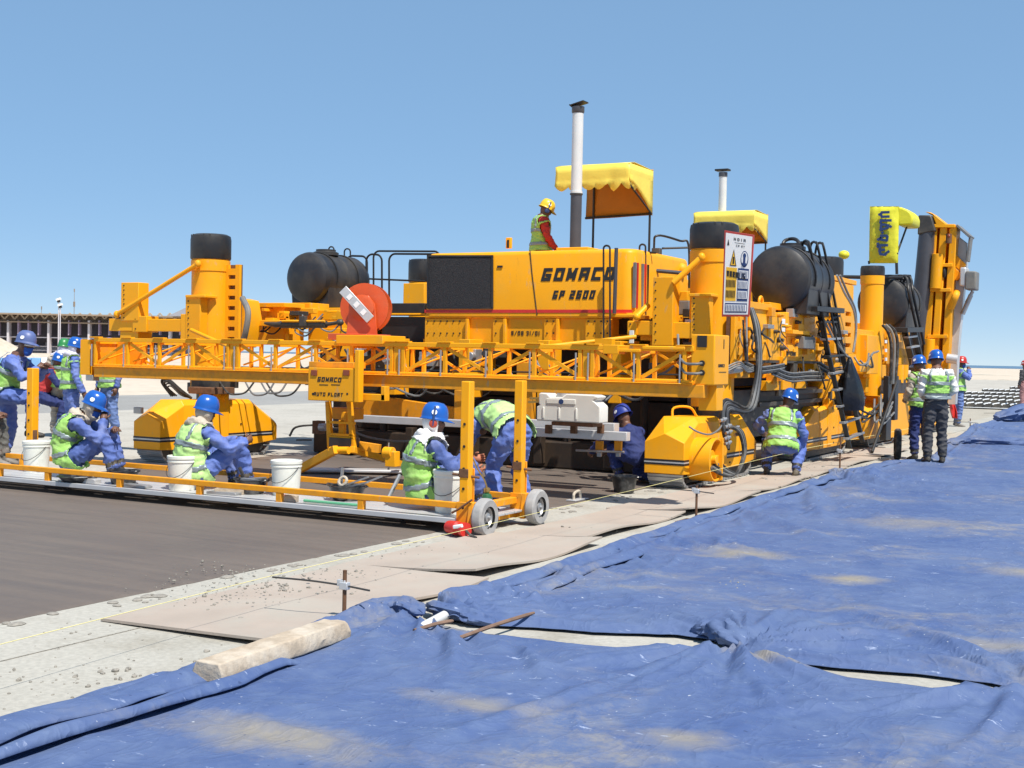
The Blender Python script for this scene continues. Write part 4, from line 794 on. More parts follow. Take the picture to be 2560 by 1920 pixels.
# far left column behind the rails
c = aY(1048, 690, 21.6); column(c.x + .1, 21.6, .28, 1.2, aY(1040, 705, 21.6).z, aY(1040, 648, 21.6).z)
P(MB().py(1008, 708, 1060, 775, 20.5, .4), 'far_cabinet')
# --- mould and pan under the machine
P(MB().bb(-12.62, -6.3, 16.4, 19.4, .02, .40).bb(-12.62, -6.3, 16.9, 19.2, .40, 1.0), 'paving_mould', 'shade_brown', .02)
P(MB().prism([V((-12.0, 16.5, .62)), V((-12.0, 16.5, 1.0)), V((-8.9, 16.5, .72)), V((-8.9, 16.5, .62))], V((0, .12, 0))), 'mould_brace', 'yellow_worn')
for x in (-11.8, -10.7, -9.6, -8.5, -7.4): P(MB().bb(x - .06, x + .06, 16.25, 16.4, .08, .5), 'mould_rib', 'shade_brown')
for x in (-11.4, -9.9, -8.2, -7.0): P(MB().lathe([(.06, 0), (.06, .9)], (x, 16.6, .3), Z, 12), 'vibrator_post', 'shade_brown', 0)
for (a, b, nm) in (((1290, 905), (1330, 1060), 0), ((1135, 975), (1165, 1050), 0)): P(MB().py(a[0], a[1], b[0], b[1], 15.2, .12), 'hanger_post', 'yellow_worn')
SB = P(MB().py(880, 1046, 1240, 1064, 14.3, .16).py(1240, 1052, 1535, 1074, 14.3, .16), 'screed_beam', 'alu', .006)
P(MB().py(1290, 1074, 1566, 1096, 14.1, .12), 'screed_beam', 'alu', .006)
for x in (1362, 1425, 1492): P(MB().py(x, 1062, x + 14, 1084, 14.05, .06), 'beam_clip', 'rust', .003, SB)
for x in (1488, 1535):
    P(MB().py(x, 1102, x + 18, 1130, 14.2, .04), 'paddle', 'yellow_worn', .006, SB); P(MB().py(x + 4, 1128, x + 14, 1142, 14.2, .04), 'paddle_tip', 'steel', .003, SB)
P(MB().tube([aY(1440, 1126, 14.15), aY(1560, 1130, 14.15)], .014, 8), 'paddle_rod', 'steel', 0, SB)
# hydraulics behind the truss
random.seed(11); hs = []
for k in range(34):
    x = random.uniform(-12.4, -6.9); y = random.uniform(15.4, 16.8); z = random.uniform(1.25, 1.7); l = random.uniform(.3, .9)
    pts = curve([(x, y, z), (x + l * .3, y - .1, z - random.uniform(.1, .3)), (x + l * .7, y + .05, z - random.uniform(.05, .3)), (x + l, y, z + random.uniform(-.1, .1))], 5)
    P(MB().tube(pts, random.uniform(.012, .02), 6), 'hydraulic_hose', random.choice(('hose', 'black', 'rubber')), 0)
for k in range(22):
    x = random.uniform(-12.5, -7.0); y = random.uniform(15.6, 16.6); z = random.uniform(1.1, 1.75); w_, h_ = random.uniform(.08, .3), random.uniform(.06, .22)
    P(MB().bb(x, x + w_, y, y + .2, z, z + h_).lathe([(h_ * .3, 0), (h_ * .3, .1)], (x + w_ / 2, y - .1, z + h_ / 2), Y1, 12), 'valve_block', random.choice(('yellow', 'dark_steel', 'dark_steel', 'steel')), .006)  # dark steel favoured, putting shade into the gaps behind the truss
for x in (-12.0, -10.9, -9.6, -8.3, -7.2): P(MB().bb(x - .09, x + .09, 16.0, 16.4, 1.0, 1.85), 'frame_upright', 'yellow')
for (x0, y0, x1, y1) in ((530, 845, 1250, 850), (560, 905, 1700, 925)): P(MB().tube([aY(x0, y0 + 12, 14.9), aY(x1, y1 + 12, 15.2)], .012, 6), 'hydraulic_line', 'letter', 0)
# hose loops under the left part
for (x0, x1, yy, s) in ((545, 640, 962, 24), (610, 690, 962, 26), (660, 760, 960, 30), (650, 720, 965, 18)):
    P(MB().tube(curve([aY(x0, yy - 14, 14.6), aY((x0 * 3 + x1) / 4, yy + s * .8, 14.5), aY((x0 + x1) / 2, yy + s, 14.5), aY((x0 + x1 * 3) / 4, yy + s * .7, 14.5), aY(x1, yy - 14, 14.6)], 5), .014, 6), 'hose_loop', random.choice(('hose', 'rubber')), 0)
for k in range(4):
    P(MB().tube(curve([aY(430 + k * 4, 990, 14.3), aY(405 + k * 5, 955 + k * 5, 14.2), aY(420 + k * 3, 948 + k * 6, 14.2), aY(452, 975 + k * 4, 14.3), aY(478, 995, 14.5)], 5), .022 if k < 2 else .012, 8), 'hydraulic_hose', 'rubber', 0, TL)
MB().py(470, 968, 530, 985, 14.3, .5).build('leg_flange', 'rust', TL, bevel=.01); MB().py(478, 950, 540, 970, 14.5, .5).build('leg_sleeve', 'dark_steel', TL)
MB().py(333, 1018, 352, 1034, 13.3, .06).build('track_lamp', 'steel', TL, bevel=.01)
P(MB().tube(curve([aY(606, 745, 14.7), aY(620, 780, 14.6), aY(614, 830, 14.6), aY(604, 866, 14.7)], 6), .045, 10), 'hydraulic_hose', 'hose', 0)
# right side: hose bundle down to the near track
for k in range(7):
    o = k * 4
    P(MB().tube(curve([aX(1874 + o * .3, 770, -5.45), aX(1886 + o * .5, 820, -5.35), aX(1893 + o * .4, 900, -5.32), aX(1884 + o * .6, 970, -5.35), aX(1868 + o * .8, 1018, -5.35), aX(1838 + o, 1008 + o, -5.4), aX(1812 + o * .5, 1000 + o * 1.1, -5.45), aX(1801 + o * .9, 1040 + o, -5.5), aX(1812 + o * .4, 1100 + o, -5.55)], 6), .020, 8), 'hydraulic_hose', 'hose' if k % 3 else 'rubber', 0)
for k in range(5):
    o = k * 5
    P(MB().tube(curve([aX(1818 + o * .5, 1065, -5.5), aX(1846 + o * .5, 1080, -5.42), aX(1858 + o * .3, 1130, -5.40), aX(1842 + o * .2, 1180, -5.40), aX(1815 + o * .5, 1190 - o * .6, -5.42), aX(1775 + o, 1172 - o, -5.5)], 6), .018, 8), 'hydraulic_hose', 'hose' if k % 2 else 'rubber', 0, TR)
P(MB().tube(curve([aX(1722, 1066, -5.6), aX(1745, 1080, -5.5), aX(1775, 1086, -5.5), aX(1800, 1070, -5.5), aX(1808, 1045, -5.5)], 5), .012, 8), 'hydraulic_hose', 'hose', 0, TR)
for (x, y) in ((1812, 1068), (1814, 1083), (1810, 1098), (1832, 1072), (1836, 1088), (1812, 1110), (1800, 1052)):
    q = aX(x, y, -5.5); P(MB().lathe([(.022, 0), (.022, .05), (.03, .05), (.03, .09), (.018, .09), (.018, .13)], q, V((.3, .9, .2)), 10), 'hose_fitting', 'steel', 0, TR)
# right flank cabinets along the machine
XS = -5.58
for (nm, a, b, X, d, m, bv) in (('flank_column', (1874, 772), (1918, 902), XS, .35, 'yellow', .012), ('flank_cap', (1873, 757), (1931, 774), XS + .03, .4, 'yellow', .006), ('side_door', (1921, 781), (1965, 902), XS + .02, .4, 'yellow', .012), ('side_door', (1966, 783), (2008, 842), XS + .015, .4, 'yellow', .012),
        ('side_panel', (1966, 843), (2040, 903), XS, .4, 'yellow', .012), ('side_panel', (2009, 790), (2046, 842), XS - .05, .4, 'yellow', .012), ('shelf_bracket', (1983, 826), (2024, 836), XS + .12, .2, 'yellow', .004), ('name_plate', (1964, 866), (1996, 892), XS + .05, .06, 'yellow', .006), ('relay_box', (2010, 842), (2038, 872), XS + .14, .16, 'hose', .01),
        ('lower_plate', (1916, 952), (1948, 976), XS + .05, .1, 'yellow', .004), ('lower_plate', (1957, 951), (1984, 974), XS + .05, .1, 'yellow', .004), ('lower_plate', (1992, 950), (2015, 971), XS + .05, .1, 'yellow', .004), ('track_post', (1948, 910), (1958, 990), XS + .02, .06, 'dark_steel', .004), ('track_post', (1984, 905), (1993, 990), XS + .02, .06, 'dark_steel', .004),
        ('flank_rail', (1900, 902), (2050, 908), XS + .02, .3, 'dark_steel', .0), ('tank_tray', (1925, 760), (1985, 776), XS - .1, .5, 'yellow', .006), ('tank_tray', (1985, 770), (2020, 788), XS - .1, .4, 'yellow', .006), ('flank_bracket', (1862, 818), (1890, 826), XS + .1, .2, 'yellow', .004), ('flank_box', (1842, 905), (1875, 945), XS + .05, .3, 'yellow', .01), ('flank_box', (1910, 905), (1928, 945), XS - .05, .3, 'yellow', .01), ('flank_box', (2035, 905), (2062, 940), XS, .3, 'yellow', .01)):
    P(MB().pxx(a[0], a[1], b[0], b[1], X, d), nm, m, bv)
P(MB().bb(-6.5, XS - .42, 16.7, 21.2, 1.25, 2.2), 'flank_beam', 'shade_brown')  # coloured dark in place of shade inside the flank
P(MB().bb(-6.4, XS - .35, 17.2, 21.6, .5, 1.2), 'side_form', 'dark_steel')
lettering('GP-2600', aX(1966, 889, XS + .056), Y1, Z, .085, .58, 'letter', PV, .1, .2, .4)
for (x, y, w, h, m) in ((1955, 797, 8, 13, 'sign_white'), (1964, 809, 6, 9, 'sign_white'), (1955, 819, 8, 10, 'sign_white'), (1956, 815, 7, 4, 'green_bottle')): P(MB().pxx(x, y, x + w, y + h, XS + .026, .004), 'decal', m, 0)
P(MB().tube(arc(aX(1902, 756, XS - .1), .08, -.4, math.pi + .4, Y1, Z, 12), .02, 8), 'lifting_eye', 'yellow', 0)
a, b = aX(1838, 790, XS + .06), aX(1856, 920, XS + .06)
mb = MB(); mb.bb(XS, XS + .06, a.y, a.y + .12, b.z, a.z).bb(XS, XS + .06, b.y - .12, b.y, b.z, a.z)
for k in range(4): mb.bb(XS, XS + .06, a.y + .12, b.y - .12, b.z + (a.z - b.z) * k / 4, b.z + (a.z - b.z) * (k + .62) / 4)
P(mb, 'slotted_plate', bevel=.004); P(MB().bb(XS - .06, XS - .01, a.y, b.y, b.z, a.z), 'slot_back', 'rust', 0)
P(MB().tube([aX(1858, 800, -5.4), aX(1862, 870, -5.4), aX(1864, 900, -5.4)], .014, 6), 'hydraulic_hose', 'rubber', 0)
P(MB().tube([aX(1826, 925, -5.4), aX(1850, 922, -5.4)], .05, 12), 'side_cylinder', 'steel', 0)
for k in range(3): P(MB().tube(curve([aX(1820, 915 + 6 * k, -5.4), aX(1850, 905 + 5 * k, -5.3), aX(1872, 922 + 4 * k, -5.35), aX(1905, 905 + 6 * k, -5.4)], 5), .011, 6), 'hydraulic_line', 'hose', 0)
random.seed(4)
for k in range(8):
    x0 = random.uniform(1900, 2060); y0 = random.uniform(905, 940); P(MB().tube(curve([aX(x0, y0, -5.7), aX(x0 + random.uniform(5, 25), y0 + random.uniform(10, 30), -5.55), aX(x0 + random.uniform(25, 50), y0 + random.uniform(-5, 25), -5.7)], 5), random.uniform(.01, .018), 6), 'hydraulic_hose', random.choice(('hose', 'rubber', 'hose')), 0)
# front right column with its boxed face
fc = aX(2102, 640, -5.95); CFR = column(-5.95, 21.9, .30, 1.0, aX(2102, 694, -5.65).z, aX(2102, 640, -5.65).z)
P(MB().pxx(2044, 704, 2134, 775, -5.62, .1).pxx(2060, 692, 2142, 704, -5.62, .3), 'column_face', par=CFR)
a, b = aX(2088, 775, -5.6), aX(2134, 885, -5.6); mb = MB(); mb.bb(-5.7, -5.6, a.y, b.y - .62, b.z, a.z).bb(-5.7, -5.6, b.y - .22, b.y, b.z, a.z)
for k in range(4): mb.bb(-5.7, -5.6, b.y - .62, b.y - .22, b.z + (a.z - b.z) * k / 4, b.z + (a.z - b.z) * (k + .62) / 4)
P(mb, 'slotted_plate', bevel=.004, par=CFR); P(MB().bb(-5.76, -5.72, a.y, b.y, b.z, a.z), 'slot_back', 'rust', 0, CFR)
P(MB().ball(aX(2110, 637, -5.95), .10, .10, .08), 'beacon', 'flag', 0, CFR)
for (a, b, d) in (((2060, 780), (2088, 900), .4), ((2045, 860), (2075, 905), .3), ((2095, 885), (2140, 930), .4)): P(MB().pxx(a[0], a[1], b[0], b[1], -5.7, d), 'front_bolster')
for k in range(2): P(MB().tube(curve([aX(2092 + 8 * k, 688, -5.5), aX(2110 + 8 * k, 730, -5.45), aX(2134 + 4 * k, 775, -5.4), aX(2140, 830, -5.4), aX(2133, 880, -5.4)], 6), .02, 8), 'hydraulic_hose', ('steel', 'hose')[k], 0)
for k in range(3): P(MB().tube(curve([aX(2060 + k * 9, 800, -5.35), aX(2086 + k * 7, 850, -5.3), aX(2112, 885, -5.25), aX(2124, 894, -5.2)], 6), .02, 8), 'hydraulic_hose', 'hose', 0)
# access ladder with hoop rails
LAD = MB(); l0, l1 = aX(2046, 775, -5.35), aX(2124, 1120, -5.15); r0, r1 = aX(2080, 775, -5.35), aX(2156, 1105, -5.15)
lad = P(LAD.bar(l0, l1, .05, .07, X1), 'access_ladder', 'black', .006); P(MB().bar(r0, r1, .05, .07, X1), 'ladder_stringer', 'black', .006, lad)
for k in range(8):
    t = (k + .7) / 8.3; a = l0 + (l1 - l0) * t; b = r0 + (r1 - r0) * t; P(MB().bar(a - Y1 * .12, b + Y1 * .12, .09, .035), 'rung', 'steel' if k not in (0, 2) else 'black', .004, lad)
P(MB().bar(l0 - Y1 * .5, r0 + Y1 * .3, .25, .08), 'ladder_platform', 'black', .006, lad)
for (dx, dx2, top) in ((0, 0, 602), (26, 18, 612)):
    P(MB().tube(curve([aX(1955 + dx, 640, -5.9), aX(1958 + dx, top + 6, -5.9), aX(1972 + dx, top - 4, -5.85), aX(1990 + dx, top - 3, -5.7), aX(1999 + dx, top + 12, -5.6), aX(2003 + dx * .9, 660, -5.5)], 6), .028, 8), 'handrail', 'letter', 0)
for (x0, x1, ye, top) in ((2010, 2062, 870, 603), (2030, 2092, 905, 606), (2045, 2106, 910, 608)):
    P(MB().tube(curve([aX(x0 - 8, 640, -5.6), aX(x0 - 2, top + 4, -5.55), aX(x0 + 8, top, -5.45), aX(x0 + 16, top + 18, -5.35), aX((x0 + x1) / 2 + 12, (top + ye) / 2, -5.3), aX(x1 + 8, ye, -5.25)], 7), .02, 8), 'handrail', 'letter', 0)
P(MB().tube([aX(2080, 795, -5.3), aX(2098, 790, -5.3)], .02, 6), 'rail_tie', 'letter', 0)
for (x0, y0, x1, y1) in ((1895, 975, 2100, 985), (1900, 1000, 2080, 1010)): P(MB().pxx(x0, y0, x1, y1, -5.85, .3), 'side_form_rail', 'dark_steel', .004)
P(MB().tube([aX(2240, 960, -5.3), aX(2180, 1130, -5.3)], .03, 8), 'tie_rod', 'letter', 0)

# more pipework and fittings along the right flank
random.seed(31)
for k in range(14):
    x0 = random.uniform(1850, 2150); y0 = random.uniform(800, 930); X_ = random.uniform(-5.5, -5.3); L_ = random.uniform(25, 80)
    P(MB().tube(curve([aX(x0, y0, X_ - .15), aX(x0 + random.uniform(-6, 10), y0 + L_ * .4, X_), aX(x0 + random.uniform(0, 24), y0 + L_ * .8, X_), aX(x0 + random.uniform(5, 40), y0 + L_ * random.uniform(.7, 1.1), X_ - .12)], 5), random.uniform(.008, .016), 6), 'hydraulic_hose', random.choice(('hose', 'rubber', 'rubber', 'black')), 0)
for k in range(40):
    x0 = random.uniform(1860, 2130); y0 = random.uniform(780, 960); q = aX(x0, y0, -5.56); r_ = random.uniform(.02, .05)
    P(MB().lathe([(r_, 0), (r_, .05), (r_ * .6, .05), (r_ * .6, .09)], q, X1, 10) if k % 2 else MB().bb(q.x - .05, q.x + .06, q.y, q.y + random.uniform(.08, .3), q.z, q.z + random.uniform(.04, .14)), 'fitting', random.choice(('steel', 'dark_steel', 'yellow', 'yellow_worn')), .004)
for k in range(26):
    x0 = random.uniform(620, 860); y0 = random.uniform(775, 860); q = aY(x0, y0, 15.55)
    P(MB().bb(q.x, q.x + random.uniform(.05, .25), q.y - .05, q.y + .2, q.z, q.z + random.uniform(.03, .12)) if k % 2 else MB().tube(curve([q, q + V((.1, -.1, -.08)), q + V((.25, -.05, -.12)), q + V((.35, .05, .02))], 5), .012, 6), 'fitting' if k % 2 else 'hydraulic_hose', random.choice(('yellow', 'yellow', 'dark_steel')) if k % 2 else random.choice(('hose', 'rubber')), 0 if k % 2 == 0 else .004)
for k in range(14):
    x0 = random.uniform(1560, 1740); y0 = random.uniform(780, 930); q = aY(x0, y0, 16.0)
    P(MB().bb(q.x, q.x + random.uniform(.06, .22), q.y, q.y + .2, q.z, q.z + random.uniform(.04, .16)), 'fitting', random.choice(('yellow', 'dark_steel', 'steel', 'yellow_worn')), .004)

for (xa, ya, xb, yb, n_) in ((1862, 905, 1960, 910, 4), (1930, 915, 2060, 930, 5), (1866, 785, 1868, 900, 3), (2048, 905, 2130, 915, 4)):
    for k in range(n_):      # strapped hose runs
        o_ = k * 5; P(MB().tube(curve([aX(xa, ya + o_, -5.42), aX(xa * .66 + xb * .34, (ya + yb) / 2 + 10 + o_, -5.36), aX(xa * .33 + xb * .67, (ya + yb) / 2 + 8 + o_, -5.36), aX(xb, yb + o_, -5.42)], 6), .014, 8), 'hydraulic_hose', ('hose', 'rubber')[k % 2], 0)
# ================================================================ auto float with its truss
AF = thing('auto_float', (-9.5, 13.1, 0), 'yellow lattice truss of the self-driven float finisher, hung behind the paver', 'float finisher')
def Q(mb, name, m='yellow', bevel=0.006, par=None, **k): return mb.build(name, m, par or AF, bevel=bevel, **k)
YT = 12.75; YB = 13.2; zt, zb = 1.73, 1.385
xl = aY(238, 890, YT).x; xr = aY(1735, 905, YT).x
for (y, z, nm) in ((YT, zt, 'top_chord'), (YB, zt, 'top_chord'), (YT, zb, 'bottom_chord'), (YB, zb, 'bottom_chord')):
    w_ = .055 if nm == 'top_chord' else .03; Q(MB().bb(xl, xr, y - .03, y + .03, z - w_ / 2, z + w_ / 2), nm)
Q(MB().bb(xl, xr + .12, YT - .02, YB + .05, 1.215, 1.355), 'lower_beam', 'yellow_worn')
Q(MB().bb(xl, xr, YT - .05, YB + .05, 1.355, 1.366), 'beam_flange')
ups = [239, 319, 399, 482, 571, 596, 689, 790, 880, 980, 1009, 1113, 1226, 1336, 1451, 1482, 1597, 1712]
for i, u in enumerate(ups):
    x = aY(u, 900, YT).x
    for y in (YT, YB): Q(MB().bb(x - .022, x + .022, y - .02, y + .02, zb, zt), 'upright', bevel=.003)
    Q(MB().tube([(x - .04, YT - .035, zb - .02), (x - .04, YT - .035, zt - .06)], .011, 8), 'tie_bolt', 'steel', 0)
    Q(MB().bb(x - .09, x + .09, YT - .045, YT + .045, zt + .0285, zt + .042), 'joint_plate', bevel=.002)
    Q(MB().bar((x, YT + .02, zt - .04), (x, YB - .02, zt - .04), .03, .03), 'cross_tie', bevel=.002)
    if i + 1 < len(ups):
        x2 = aY(ups[i + 1], 900, YT).x
        if ups[i + 1] - u < 45:
            Q(MB().bb(x + .03, x2 - .03, YT - .01, YT + .02, zb + .005, zt - .02), 'splice_panel'); continue
        up = i % 2 == 0
        for (y, o, wd) in ((YT + .012, 0, .042), (YB - .012, 1, .03)):
            s = up ^ bool(o); a = V((x + .03, y, zb + .03 if s else zt - .04)); b = V((x2 - .03, y, zt - .04 if s else zb + .03)); Q(MB().bar(a, b, wd, .014, Y1), 'diagonal', bevel=.002)
        a = V((x + .04, YT + .05, zb + .05)); b = V((x2 - .04, YB - .05, zt - .06)); Q(MB().tube([a, b], .013, 6), 'brace_rod', bevel=0)
Q(MB().bb(aY(203, 890, YT).x, aY(228, 890, YT).x, YT - .02, YB + .03, 1.24, 1.73), 'end_plate'); Q(MB().bb(aY(228, 890, YT).x, xl, YT + .03, YB - .02, 1.30, 1.70), 'end_web', 'yellow_worn'); Q(MB().bb(xl, xl + .5, YB - .06, YB + .04, 1.36, 1.74), 'end_gusset', 'yellow_worn')
Q(MB().bb(xl - .16, xl - .02, YT - .02, YT + .1, 1.16, 1.24), 'end_bracket', 'steel')
# hose reel
c = aY(912, 770, YB - .05); ax = V((.34, -.94, 0)).normalized()
RL = Q(MB().lathe([(.30, 0), (.31, .01), (.31, .03), (.10, .045), (.10, -.16), (.31, -.15), (.31, -.17), (.05, -.18)], c, ax, 40), 'hose_reel', 'reel', 0)
Q(MB().tube(arc(c - ax * .06, .17, 0, 2 * math.pi, ax.cross(Z).normalized(), Z, 30), .055, 10), 'coiled_hose', 'rubber', 0, RL)
sd = ax.cross(Z).normalized(); f = c + ax * .10
Q(MB().prism([f + sd * .20 - Z * .36, f + sd * .16 + Z * .05, f + sd * .08 + Z * .15, f - sd * .08 + Z * .15, f - sd * .16 + Z * .05, f - sd * .20 - Z * .36], ax * .03), 'reel_bracket', 'reel', .006, RL)
Q(MB().lathe([(.16, 0), (.16, .035), (.12, .05)], f + ax * .03, ax, 28), 'reel_hub', 'reel', 0, RL)
Q(MB().bar(f + ax * .10 + sd * .23 + Z * .22, f + ax * .10 - sd * .13 - Z * .15, .12, .02, ax), 'data_plate', 'alu', .004, RL)
for t in (.2, .45, .7): Q(MB().bar(f + ax * .113 + sd * (.23 - .36 * t) + Z * (.22 - .37 * t), f + ax * .113 + sd * (.19 - .36 * t) + Z * (.18 - .37 * t), .07, .004, ax), 'plate_print', 'sign_white', 0, RL)
Q(MB().bb(c.x - .28, c.x + .30, YT + .02, YB + .1, zt + .045, c.z - .33), 'reel_foot', 'reel', .008, RL)
Q(MB().py(840, 838, 956, 860, YT - .06, .5), 'reel_mount')
# control panel
Yp = 12.35
PN = Q(MB().py(770, 920, 886, 1003, Yp, .12), 'control_panel', bevel=.008)
Q(MB().py(886, 875, 897, 1006, Yp - .02, .10), 'panel_post', par=PN); Q(MB().py(772, 905, 884, 920, Yp + .13, .25), 'panel_hanger', 'yellow_worn', par=PN)
for (x0, x1) in ((777, 792), (857, 873)): Q(MB().py(x0, 925, x1, 939, Yp - .012, .012), 'lamp', 'orange_lamp', .004, PN)
lettering('GOMACO', aY(793, 954, Yp - .001), X1, Z, .058, .82, 'letter', PN, .22, .25, .38)
lettering('AUTO FLOAT', aY(784, 989, Yp - .001), X1, Z, .044, .78, 'letter', PN, .12, .24, .45)
for (x, y, w_) in ((798, 961, 22), (828, 961, 22)): Q(MB().py(x, y, x + w_, y + 2, Yp - .003, .003), 'small_print', 'letter', 0, PN)
for x in (780, 866): Q(MB().py(x, 982, x + 4, 987, Yp - .003, .003), 'rivet', 'letter', 0, PN)
Q(MB().py(890, 985, 962, 1002, Yp + .12, .1).py(952, 966, 962, 1002, Yp + .12, .1), 'cable_tray')
# carriage legs and float blades
for (x0, x1) in (((815, 1003), (826, 1120)), ((868, 1003), (884, 1120))):
    a, b = aY(x0[0] + 6, x0[1], Yp + .25), aY(x1[0], x1[1], Yp + .25); Q(MB().bar(a, b, .06, .06, Y1), 'carriage_leg')
for (x, y0, y1) in ((846, 1050, 1085), (852, 1030, 1060)): Q(MB().py(x, y0, x + 14, y1, Yp + .3, .05), 'leg_link')
for y in (1054, 1084, 1091): Q(MB().py(818, y, 884, y + 6, Yp + .22, .05), 'leg_tie', bevel=.002)
Q(MB().py(822, 1095, 876, 1118, Yp + .2, .2), 'slew_ring', 'dark_steel'); Q(MB().py(818, 1020, 886, 1048, Yp + .5, .2), 'carriage_box', 'yellow_worn')
Q(MB().tube([aY(826, 1126, Yp + .1), aY(872, 1126, Yp + .1)], .045, 12), 'pivot_tube', bevel=0)
a = aY(840, 1124, Yp + .05); Q(MB().bar(a, gz(752, 1172, .16), .07, .10), 'float_arm'); b = aY(880, 1124, Yp + .2); e = gz(1002, 1160, .16); Q(MB().bar(b, e, .07, .08), 'float_arm')
Q(MB().bar(aY(885, 1112, Yp + .4), aY(950, 1122, Yp + .5), .09, .10), 'float_cylinder', 'yellow_worn', 0)
q = aY(972, 1132, 12.6); Q(MB().lathe([(.07, -.06), (.07, .06)], q, X1, 18).bb(q.x - .02, q.x + .12, q.y - .05, q.y + .06, q.z - .16, q.z + .02), 'height_adjuster'); Q(MB().tube([q - Z * .2, q + Z * .12], .012, 6), 'adjuster_screw', 'chrome', 0)
Q(MB().bar(gz(690, 1172, .06), gz(1040, 1178, .06), .30, .03), 'float_pan', 'alu'); Q(MB().bar(gz(740, 1100, .5) , gz(780, 1100, .5), .02, .02), 'spacer', 'dark_steel')
Q(MB().tube(curve([aY(724, 1090, 13.6), aY(740, 1068, 13.6), aY(790, 1062, 13.6)], 5), .015, 6), 'power_hose', 'rubber', 0)
Q(MB().py(780, 1052, 800, 1085, 13.5, .12), 'motor_box', 'rust'); Q(MB().tube([aY(800, 1068, 13.5), aY(815, 1068, 13.5)], .05, 12), 'motor', 'steel', 0)
Q(MB().tube(curve([aY(885, 1080, 13.2), aY(930, 1095, 13.3), aY(1010, 1103, 13.4), aY(1120, 1090, 13.6)], 6), .014, 6), 'power_hose', 'hose', 0)
# right-hand control cabinet on the truss end
CB = Q(MB().py(1727, 836, 1786, 963, 12.75, .46), 'control_cabinet', bevel=.012)
Q(MB().py(1743, 839, 1767, 868, 12.742, .01), 'cabinet_window', 'letter', 0, CB)
for y in (908, 932):
    q = aY(1756, y, 12.745); Q(MB().lathe([(.03, 0), (.03, .02)], q, -Y1, 16), 'cable_gland', 'letter', 0, CB)
    Q(MB().tube(curve([q - Y1 * .01, q + V((-.05, -.08, -.01)), q + V((-.18, -.05, .0)), q + V((-.28, .05, .10)), q + V((-.36, .2, .30 if y < 920 else .1))], 5), .014, 8), 'cable', 'hose', 0, CB)
xe = aY(1786, 900, 12.75).x
lettering('GOMACO', V((xe + .001, 12.87, 1.545)), Y1, Z, .032, .8, 'letter', CB, .1, .25, .4); Q(MB().bb(xe - .002, xe + .004, 12.9, 13.12, 1.49, 1.496), 'small_print', 'letter', 0, CB); Q(MB().bb(xe - .002, xe + .004, 13.02, 13.04, 1.74, 1.84), 'cabinet_handle', 'letter', 0, CB)
Q(MB().bb(xe - .22, xe - .02, 12.9, 13.1, 1.08, 1.36), 'cabinet_leg'); Q(MB().py(1540, 872, 1600, 880, 12.7, .3).py(1605, 866, 1712, 874, 12.7, .3), 'cabinet_shelf')
Q(MB().py(1507, 862, 1545, 885, 12.68, .2), 'cable_box')
# ================================================================ white spray tank on the float beam
Yk = 13.75; tl, tr = aY(1341, 1020, Yk).x, aY(1500, 1020, Yk).x; z0, z1 = aY(1420, 1055, Yk).z, aY(1420, 984, Yk).z; h = z1 - z0
SPT = thing('spray_tank', ((tl + tr) / 2, Yk + .2, z0), 'translucent white plastic spray tank sitting on the grey beams under the truss', 'tank')
mb = MB()
prof = [(0, 0), (0, .50), (.05, .56), (.03, .62), (.03, .96), (.06, 1.0), (.16, .99), (.22, .86), (.40, .86), (.47, .99), (.90, .98), (.97, .93), (.955, .84), (.90, .78), (.99, .60), (1, .55), (1, 0)]
mb.prism([V((tl + (tr - tl) * u, Yk, z0 + h * v)) for u, v in prof], V((0, .24, 0))); bd = mb.build('tank_body', 'poly_tank', SPT, bevel=.05, ang=60); bd.modifiers['bevel'].segments = 4
for u in (.10, .35, .62): MB().bb(tl + (tr - tl) * u, tl + (tr - tl) * (u + .03), Yk - .012, Yk + .02, z0 + .03, z0 + h * .5).build('tank_rib', 'poly_tank', bd, bevel=.008)
MB().bb(tl + (tr - tl) * .16, tl + (tr - tl) * .62, Yk - .01, Yk + .02, z0 + h * .62, z0 + h * .80).build('tank_band', 'poly_tank', bd, bevel=.006)
q = V((tl + (tr - tl) * .40, Yk - .0115, z0 + h * .71)); MB().lathe([(.032, 0), (.032, .003)], q, -Y1, 20).build('badge', 'navy_print', bd)
MB().lathe([(.075, 0), (.075, .05), (.06, .06)], V((tl + (tr - tl) * .31, Yk + .18, z0 + h * .84)), Z, 20).build('lid', 'steel', SPT)
MB().bar((tl - .12, Yk + .05, z0 + h * .78), (tl, Yk + .1, z0 + h * .78), .03, .03).bar((tl - .14, Yk + .05, z0 + h * .64), (tl, Yk + .1, z0 + h * .68), .03, .03).build('valve', 'brass', SPT)
MB().bb(tl + .2, tr - .1, Yk + .02, Yk + .3, z0 - .05, z0 - .004).build('tank_cradle', 'rust', SPT)
# ================================================================ finishing bridge on wheels
BR = thing('finishing_bridge', (-9.3, 10.4, 0), 'yellow wheeled finishing bridge spanning the fresh slab, carrying the crew', 'work bridge')
def B(mb, name, m='yellow_worn', bevel=0.005, par=None, **k): return mb.build(name, m, par or BR, bevel=bevel, **k)
xl, xr = -13.1, -5.82; y0, y1 = 9.88, 10.88
for y in (y0, y1): B(MB().bb(xl, xr, y - .028, y + .028, .235, .29), 'guard_rail')
def plank_z(x): return .10
npl = 5
for i in range(npl):
    yy = y0 + .035 + (y1 - y0 - .05) * i / npl; B(MB().bb(xl, xr + .02, yy, yy + (y1 - y0) / npl - .03, .125, .145), 'deck_plank', 'alu', .003)
B(MB().bb(xl, xr, y0 - .04, y0 + .03, .098, .146), 'sill_beam', 'alu'); B(MB().bb(xl, xr, y1 - .03, y1 + .03, .098, .146), 'sill_beam', 'alu')
